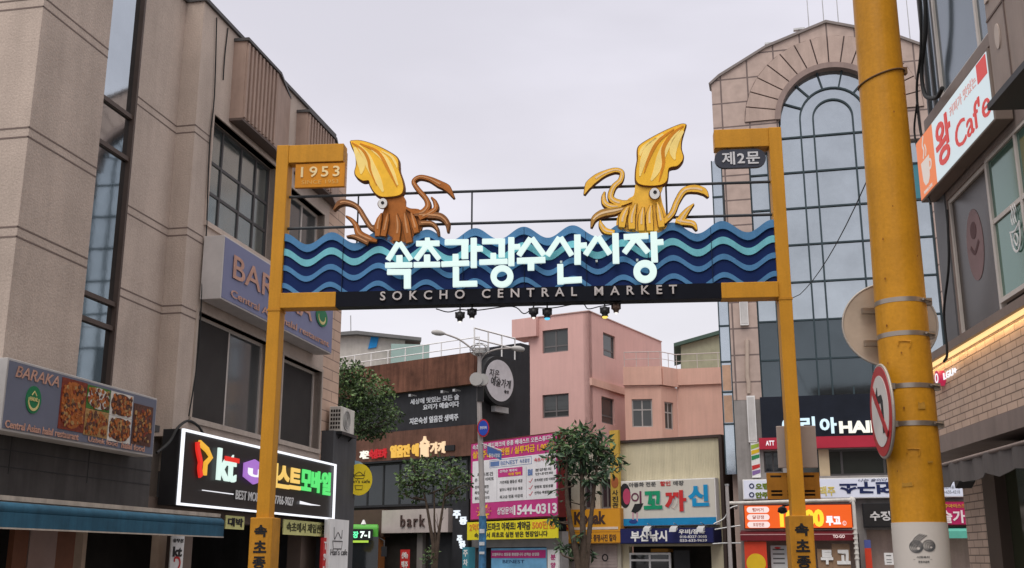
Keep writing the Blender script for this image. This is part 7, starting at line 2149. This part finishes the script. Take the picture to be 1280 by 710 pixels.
tree('slender street tree with bare forking stems before the pale taupe sign board', B, [[(0, 0, 0, 0.09), T(542, 690, 0.06), T(538, 660, 0.045), T(532, 625, 0.03), T(525, 600, 0.015)], [(0.03, 0, 0.3, 0.07), T(547, 680, 0.05), T(551, 650, 0.04), T(556, 620, 0.03), T(562, 595, 0.015)], [(0.0, 0, 0.4, 0.06), T(545, 690, 0.05), T(543, 655, 0.03), T(543, 615, 0.02)]], cl, LM, 0.14, 620, M_bark, 0.2, 2.6)
# 3: three-stemmed tree in front of the orange sign
Y = 33.5
b_ = at(727, 720, Y)
B = (b_.x, Y, 0)
cl = []
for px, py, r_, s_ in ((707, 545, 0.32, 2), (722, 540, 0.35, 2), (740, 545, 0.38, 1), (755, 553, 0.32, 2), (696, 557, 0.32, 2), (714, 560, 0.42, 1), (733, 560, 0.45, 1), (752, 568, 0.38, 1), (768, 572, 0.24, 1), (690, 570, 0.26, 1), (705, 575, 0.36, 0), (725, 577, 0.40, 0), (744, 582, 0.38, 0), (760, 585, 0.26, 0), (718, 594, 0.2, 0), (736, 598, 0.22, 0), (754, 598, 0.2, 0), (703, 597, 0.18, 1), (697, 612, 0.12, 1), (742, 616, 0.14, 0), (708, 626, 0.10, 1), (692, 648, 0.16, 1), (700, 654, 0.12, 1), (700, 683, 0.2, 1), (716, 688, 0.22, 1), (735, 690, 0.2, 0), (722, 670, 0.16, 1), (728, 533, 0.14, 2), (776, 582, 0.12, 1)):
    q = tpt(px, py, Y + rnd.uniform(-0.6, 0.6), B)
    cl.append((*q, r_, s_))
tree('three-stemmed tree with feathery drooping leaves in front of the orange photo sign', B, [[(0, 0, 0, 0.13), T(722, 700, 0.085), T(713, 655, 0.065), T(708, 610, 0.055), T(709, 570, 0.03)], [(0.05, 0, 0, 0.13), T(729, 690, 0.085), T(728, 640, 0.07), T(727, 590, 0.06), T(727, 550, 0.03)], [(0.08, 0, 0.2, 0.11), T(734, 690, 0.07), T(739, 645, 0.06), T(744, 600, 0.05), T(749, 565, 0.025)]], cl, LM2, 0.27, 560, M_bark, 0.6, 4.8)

# ================================================================ STREET LAMP
Y = 33.0
b_ = at(603, 700, Y)
SL = Plane((b_.x, Y), (1, 0))
h = SL.hit
t = thing('street_lamp', 'grey street lamp with two curved arms and a wire basket on top', 'street lamp', SL, (0, 0, 0))
zt_ = h(599, 445)[1]
lx = h(599, 500)[0]
M_pole = mat('weathered_grey_pole', (0.36, 0.33, 0.32), 0.55, 0.2, streak=0.25)
MB().tube([(0, 0, 0), (0, 0, h(603, 645)[1]), (lx, 0, h(600, 500)[1]), (lx, 0, zt_)], [0.105, 0.09, 0.075, 0.06], 14).build('pole', M_pole, t)
zb0, zb1 = h(603, 700)[1], h(603, 645)[1]
MB().tube([(0, 0, 0.3), (0, 0, zb1)], 0.112, 16).build('pole_wrap', mat('worn_blue_wrap', (0.05, 0.16, 0.30), 0.6, var=0.5, scale=4, streak=0.5), t)
m = MB()
for z, hh in ((zb1 - 0.5, 0.12), (zb1 - 0.85, 0.1), (zb1 - 1.1, 0.07)):
    m.box(-0.09, 0.06, -0.125, -0.108, z, z + hh)
m.build('sticker', mat('faded_sticker', (0.5, 0.52, 0.54), 0.6, var=0.3, scale=8), t)
for pts, hx in (([(599, 450), (594, 440), (575, 425), (555, 417)], (539, 415)), ([(600, 452), (606, 443), (620, 437), (640, 435)], (656, 437))):
    P_ = [(h(a, b)[0], -0.0, h(a, b)[1]) for a, b in pts]
    MB().tube(crom(P_, 5), 0.028, 8).build('arm', M_pole, t)
    e0, e1 = h(*pts[-1]), h(*hx)
    v0, v1 = Vector((e0[0], 0, e0[1])), Vector((e1[0], 0, e1[1]))
    MB().tube([v0.lerp(v1, q) for q in (-0.1, 0.05, 0.25, 0.6, 0.9, 1.0)], [0.03, 0.055, 0.085, 0.09, 0.06, 0.02], 12).build('lamp_head', mat('lamp_head_grey', (0.38, 0.37, 0.36), 0.4), t)
q = h(599.5, 437)
m = MB()
for ang in (0, 45, 90, 135):
    m.tube([(q[0] + 0.3 * math.cos(R(ang)) * math.cos(a), 0.3 * math.sin(R(ang)) * math.cos(a), q[1] + 0.2 * math.sin(a)) for a in [2 * math.pi * i / 20 for i in range(21)]], 0.012, 5, False)
for z, r_ in ((-0.1, 0.26), (0.0, 0.30), (0.1, 0.26)):
    m.tube([(q[0] + r_ * math.cos(a), r_ * math.sin(a), q[1] + z) for a in [2 * math.pi * i / 24 for i in range(25)]], 0.012, 5, False)
m.build('wire_basket', M_steel, t)
MB().disc((q[0], 0, q[1] - 0.05), (0, 0, 1), 0.16, 0.16, 16).build('basket_lamp', mat('lamp_head_grey', (0.38, 0.37, 0.36), 0.4), t)
q = h(599.5, 475)
MB().disc((q[0] - 0.1, -0.12, q[1]), (0, 1, 0), 0.20, 0.16, 24).disc((q[0] + 0.1, -0.02, q[1]), (0, 1, 0), 0.18, 0.16, 24).build('siren_horn', mat('lamp_head_grey', (0.38, 0.37, 0.36), 0.4), t)
q = h(600.5, 492)
MB().box(q[0] - 0.1, q[0] + 0.1, -0.1, 0.1, q[1] - 0.25, q[1] + 0.2).build('dark_band', M_black, t)
q = h(604, 535, -0.15)
t = thing('no_parking_sign', 'round blue road sign with red rim on the street lamp pole', 'road sign', SL, (q[0], -0.15, q[1]))
MB().disc((q[0], -0.15, q[1]), (0, 1, 0), 0.27, 0.03, 36, rx=0.18).build('red_rim', mat('sign_red', (0.40, 0.015, 0.02), 0.35), t)
MB().disc((q[0], -0.168, q[1]), (0, 1, 0), 0.225, 0.02, 36, rx=0.15).build('blue_field', mat('sign_blue', (0.02, 0.06, 0.36), 0.4), t)
MB().text('견인지역', q[0] - 0.1, q[0] + 0.1, q[1] - 0.04, q[1] + 0.05, -0.178, 0.006, 0.02).build('lettering', M_white, t)
MB().box(q[0] - 0.03, lx + 0.05, -0.135, -0.04, q[1] + 0.05, q[1] + 0.08).build('bracket', M_steel, t)
q0, q1 = h(609, 562, -0.1), h(627, 572, -0.1)
t = thing('street_name_sign', 'small blue street name sign sticking out from the lamp pole', 'road sign', SL, (q0[0], -0.1, q1[1]))
MB().hexa([(q0[0], -0.12, q0[1] - 0.14), (q1[0], -0.12, q1[1] - 0.08), (q0[0], -0.09, q0[1] - 0.14), (q1[0], -0.09, q1[1] - 0.08), (q0[0], -0.12, q0[1] + 0.10), (q1[0], -0.12, q1[1] + 0.17), (q0[0], -0.09, q0[1] + 0.10), (q1[0], -0.09, q1[1] + 0.17)]).build('plate', mat('sign_blue_grey', (0.05, 0.11, 0.30), 0.5), t)
MB().text('중앙시장로', q0[0] + 0.05, q1[0] - 0.05, q1[1] - 0.0, q1[1] + 0.12, -0.121, 0.008, 0.01).build('lettering', M_white, t)
MB().tube([(lx, -0.05, q0[1] + 0.22), (q1[0], -0.105, q1[1] + 0.2)], 0.018, 6).build('arm', M_steel, t)
# thin utility pole by the shoe shop
q = at(912.5, 690, 34.5)
UP = Plane((q.x, q.y), (1, 0))
t = thing('utility_pole', 'thin grey utility pole with cross wires beside the shoe shop', 'pole', UP, (0, 0, 0))
zt_ = UP.z(911, 606)
MB().tube([(0, 0, 0), (0, 0, zt_)], [0.07, 0.055], 10).build('shaft', M_pole, t)
m = MB()
m.disc((0, 0, zt_), (0, 0, 1), 0.065, 0.05, 12)
m.build('cap', M_steel, t)
for k, (pts, lab) in enumerate((([(892, 655), (905, 648), (912, 636), (922, 632)], 'grey cable curving over to the thin utility pole, upper one'), ([(893, 662), (905, 660), (925, 657)], 'grey cable running nearly level past the thin utility pole, middle one'), ([(890, 680), (905, 679), (925, 679)], 'grey cable low on the thin utility pole by the navy sign'))):
    P_ = [(UP.hit(a, b, 0.1)[0], 0.1 - 0.05 * k, UP.hit(a, b, 0.1)[1]) for a, b in pts]
    one(MB().tube(crom(P_, 5), 0.022, 6), 'cable', lab, 'cable', M_steel, UP, P_[0])

# ================================================================ BUS
q = at(429, 690, 40.5)
Bu = Plane((q.x, q.y), (1, 0.12))
t = thing('bus', 'green city bus with lit route display seen behind the white cafe panel', 'bus', Bu, (0, 0, 0))
bw_ = (at(472, 690, 40.5).x - q.x)
wbus, hb = 2.45, Bu.z(450, 655)
x1 = bw_
x0 = x1 - wbus
M_bus = mat('bright_green_bus_paint', (0.07, 0.30, 0.035), 0.3, var=0.05)
prof = [(0.0, 0.35), (0.0, 1.1), (0.05, hb - 0.55), (0.12, hb - 0.12), (0.3, hb), (9.6, hb), (9.7, 0.35)]
MB().prism_x([(a, b) for a, b in prof], x0, x1).build('body', M_bus, t, bevel=0.06)
MB().hexa([(x0 - 0.01, -0.03, 1.0), (x1 + 0.01, -0.03, 1.0), (x0 - 0.01, 0.25, 1.0), (x1 + 0.01, 0.25, 1.0), (x0 - 0.01, 0.02, hb - 0.45), (x1 + 0.01, 0.02, hb - 0.45), (x0 - 0.01, 0.3, hb - 0.45), (x1 + 0.01, 0.3, hb - 0.45)]).build('windscreen', G_dark, t)
dsp = MB().box(x0 + 0.2, x1 - 0.2, -0.04, 0.1, hb - 0.58, hb - 0.18).build('route_display', M_black, t)
MB().text('속초시장', x1 - 1.55, x1 - 0.72, hb - 0.50, hb - 0.26, -0.042, 0.01, 0.03).build('green_lettering', lit('led_green', (0.15, 1.0, 0.45), 1.5), dsp)
MB().text('7-1', x1 - 0.66, x1 - 0.3, hb - 0.50, hb - 0.26, -0.042, 0.01, 0.04).build('white_lettering', lit('led_white', (0.85, 1.0, 0.9), 1.4), dsp)
MB().box(x0 + 0.25, x1 - 0.35, -0.05, 0.0, hb - 0.66, hb - 0.585).build('lime_strip', lit('led_lime', (0.55, 0.85, 0.1), 0.7), t)
for sgn, xx in ((-1, x0 + 0.3), (1, x1 - 0.3)):
    MB().disc((xx, -0.02, 0.75), (0, 1, 0), 0.13, 0.06, 20).build('headlight', M_white, t)
    MB().tube([(xx + sgn * 0.35, 0.05, hb - 0.5), (xx + sgn * 0.52, -0.25, hb - 0.6), (xx + sgn * 0.52, -0.28, hb - 0.9)], 0.025, 6).box(xx + sgn * 0.52 - 0.1, xx + sgn * 0.52 + 0.1, -0.33, -0.27, hb - 1.15, hb - 0.8).build('mirror', M_black, t)
    for yy in (2.2, 7.4):
        wh = MB().disc((xx + sgn * 0.16, yy, 0.48), (1, 0, 0), 0.48, 0.28, 28).build('wheel', mat('tyre_rubber', (0.02, 0.02, 0.02), 0.9), t)
        MB().disc((xx + sgn * 0.305, yy, 0.48), (1, 0, 0), 0.26, 0.02, 20).build('rim', M_steel, wh)
MB().tube([(x1 - 0.55, 0.35, hb), (x1 - 0.55, 0.35, hb + 0.16)], [0.10, 0.03], 8).build('roof_marker', M_white, t)
MB().box(x0 - 0.004, x1 + 0.004, 1.3, 9.3, 1.3, hb - 0.5).build('side_glass', G_dark, t)

# thin cable across the glass building, from the column side down to the gate
p0, p1 = at(1084, 225, 20), at(1000, 368, 30)
pts = [p0.lerp(p1, q) + Vector((0, 0, -1.0 * q * (1 - q))) for q in [i / 8 for i in range(9)]]
one(MB().tube([at(1110, 180, 18)] + pts + [at(985, 375, 33)], 0.012, 6), 'cable', 'thin black overhead cable slanting down across the arched glass wall', 'cable', M_cable, WORLD, tuple(p0))
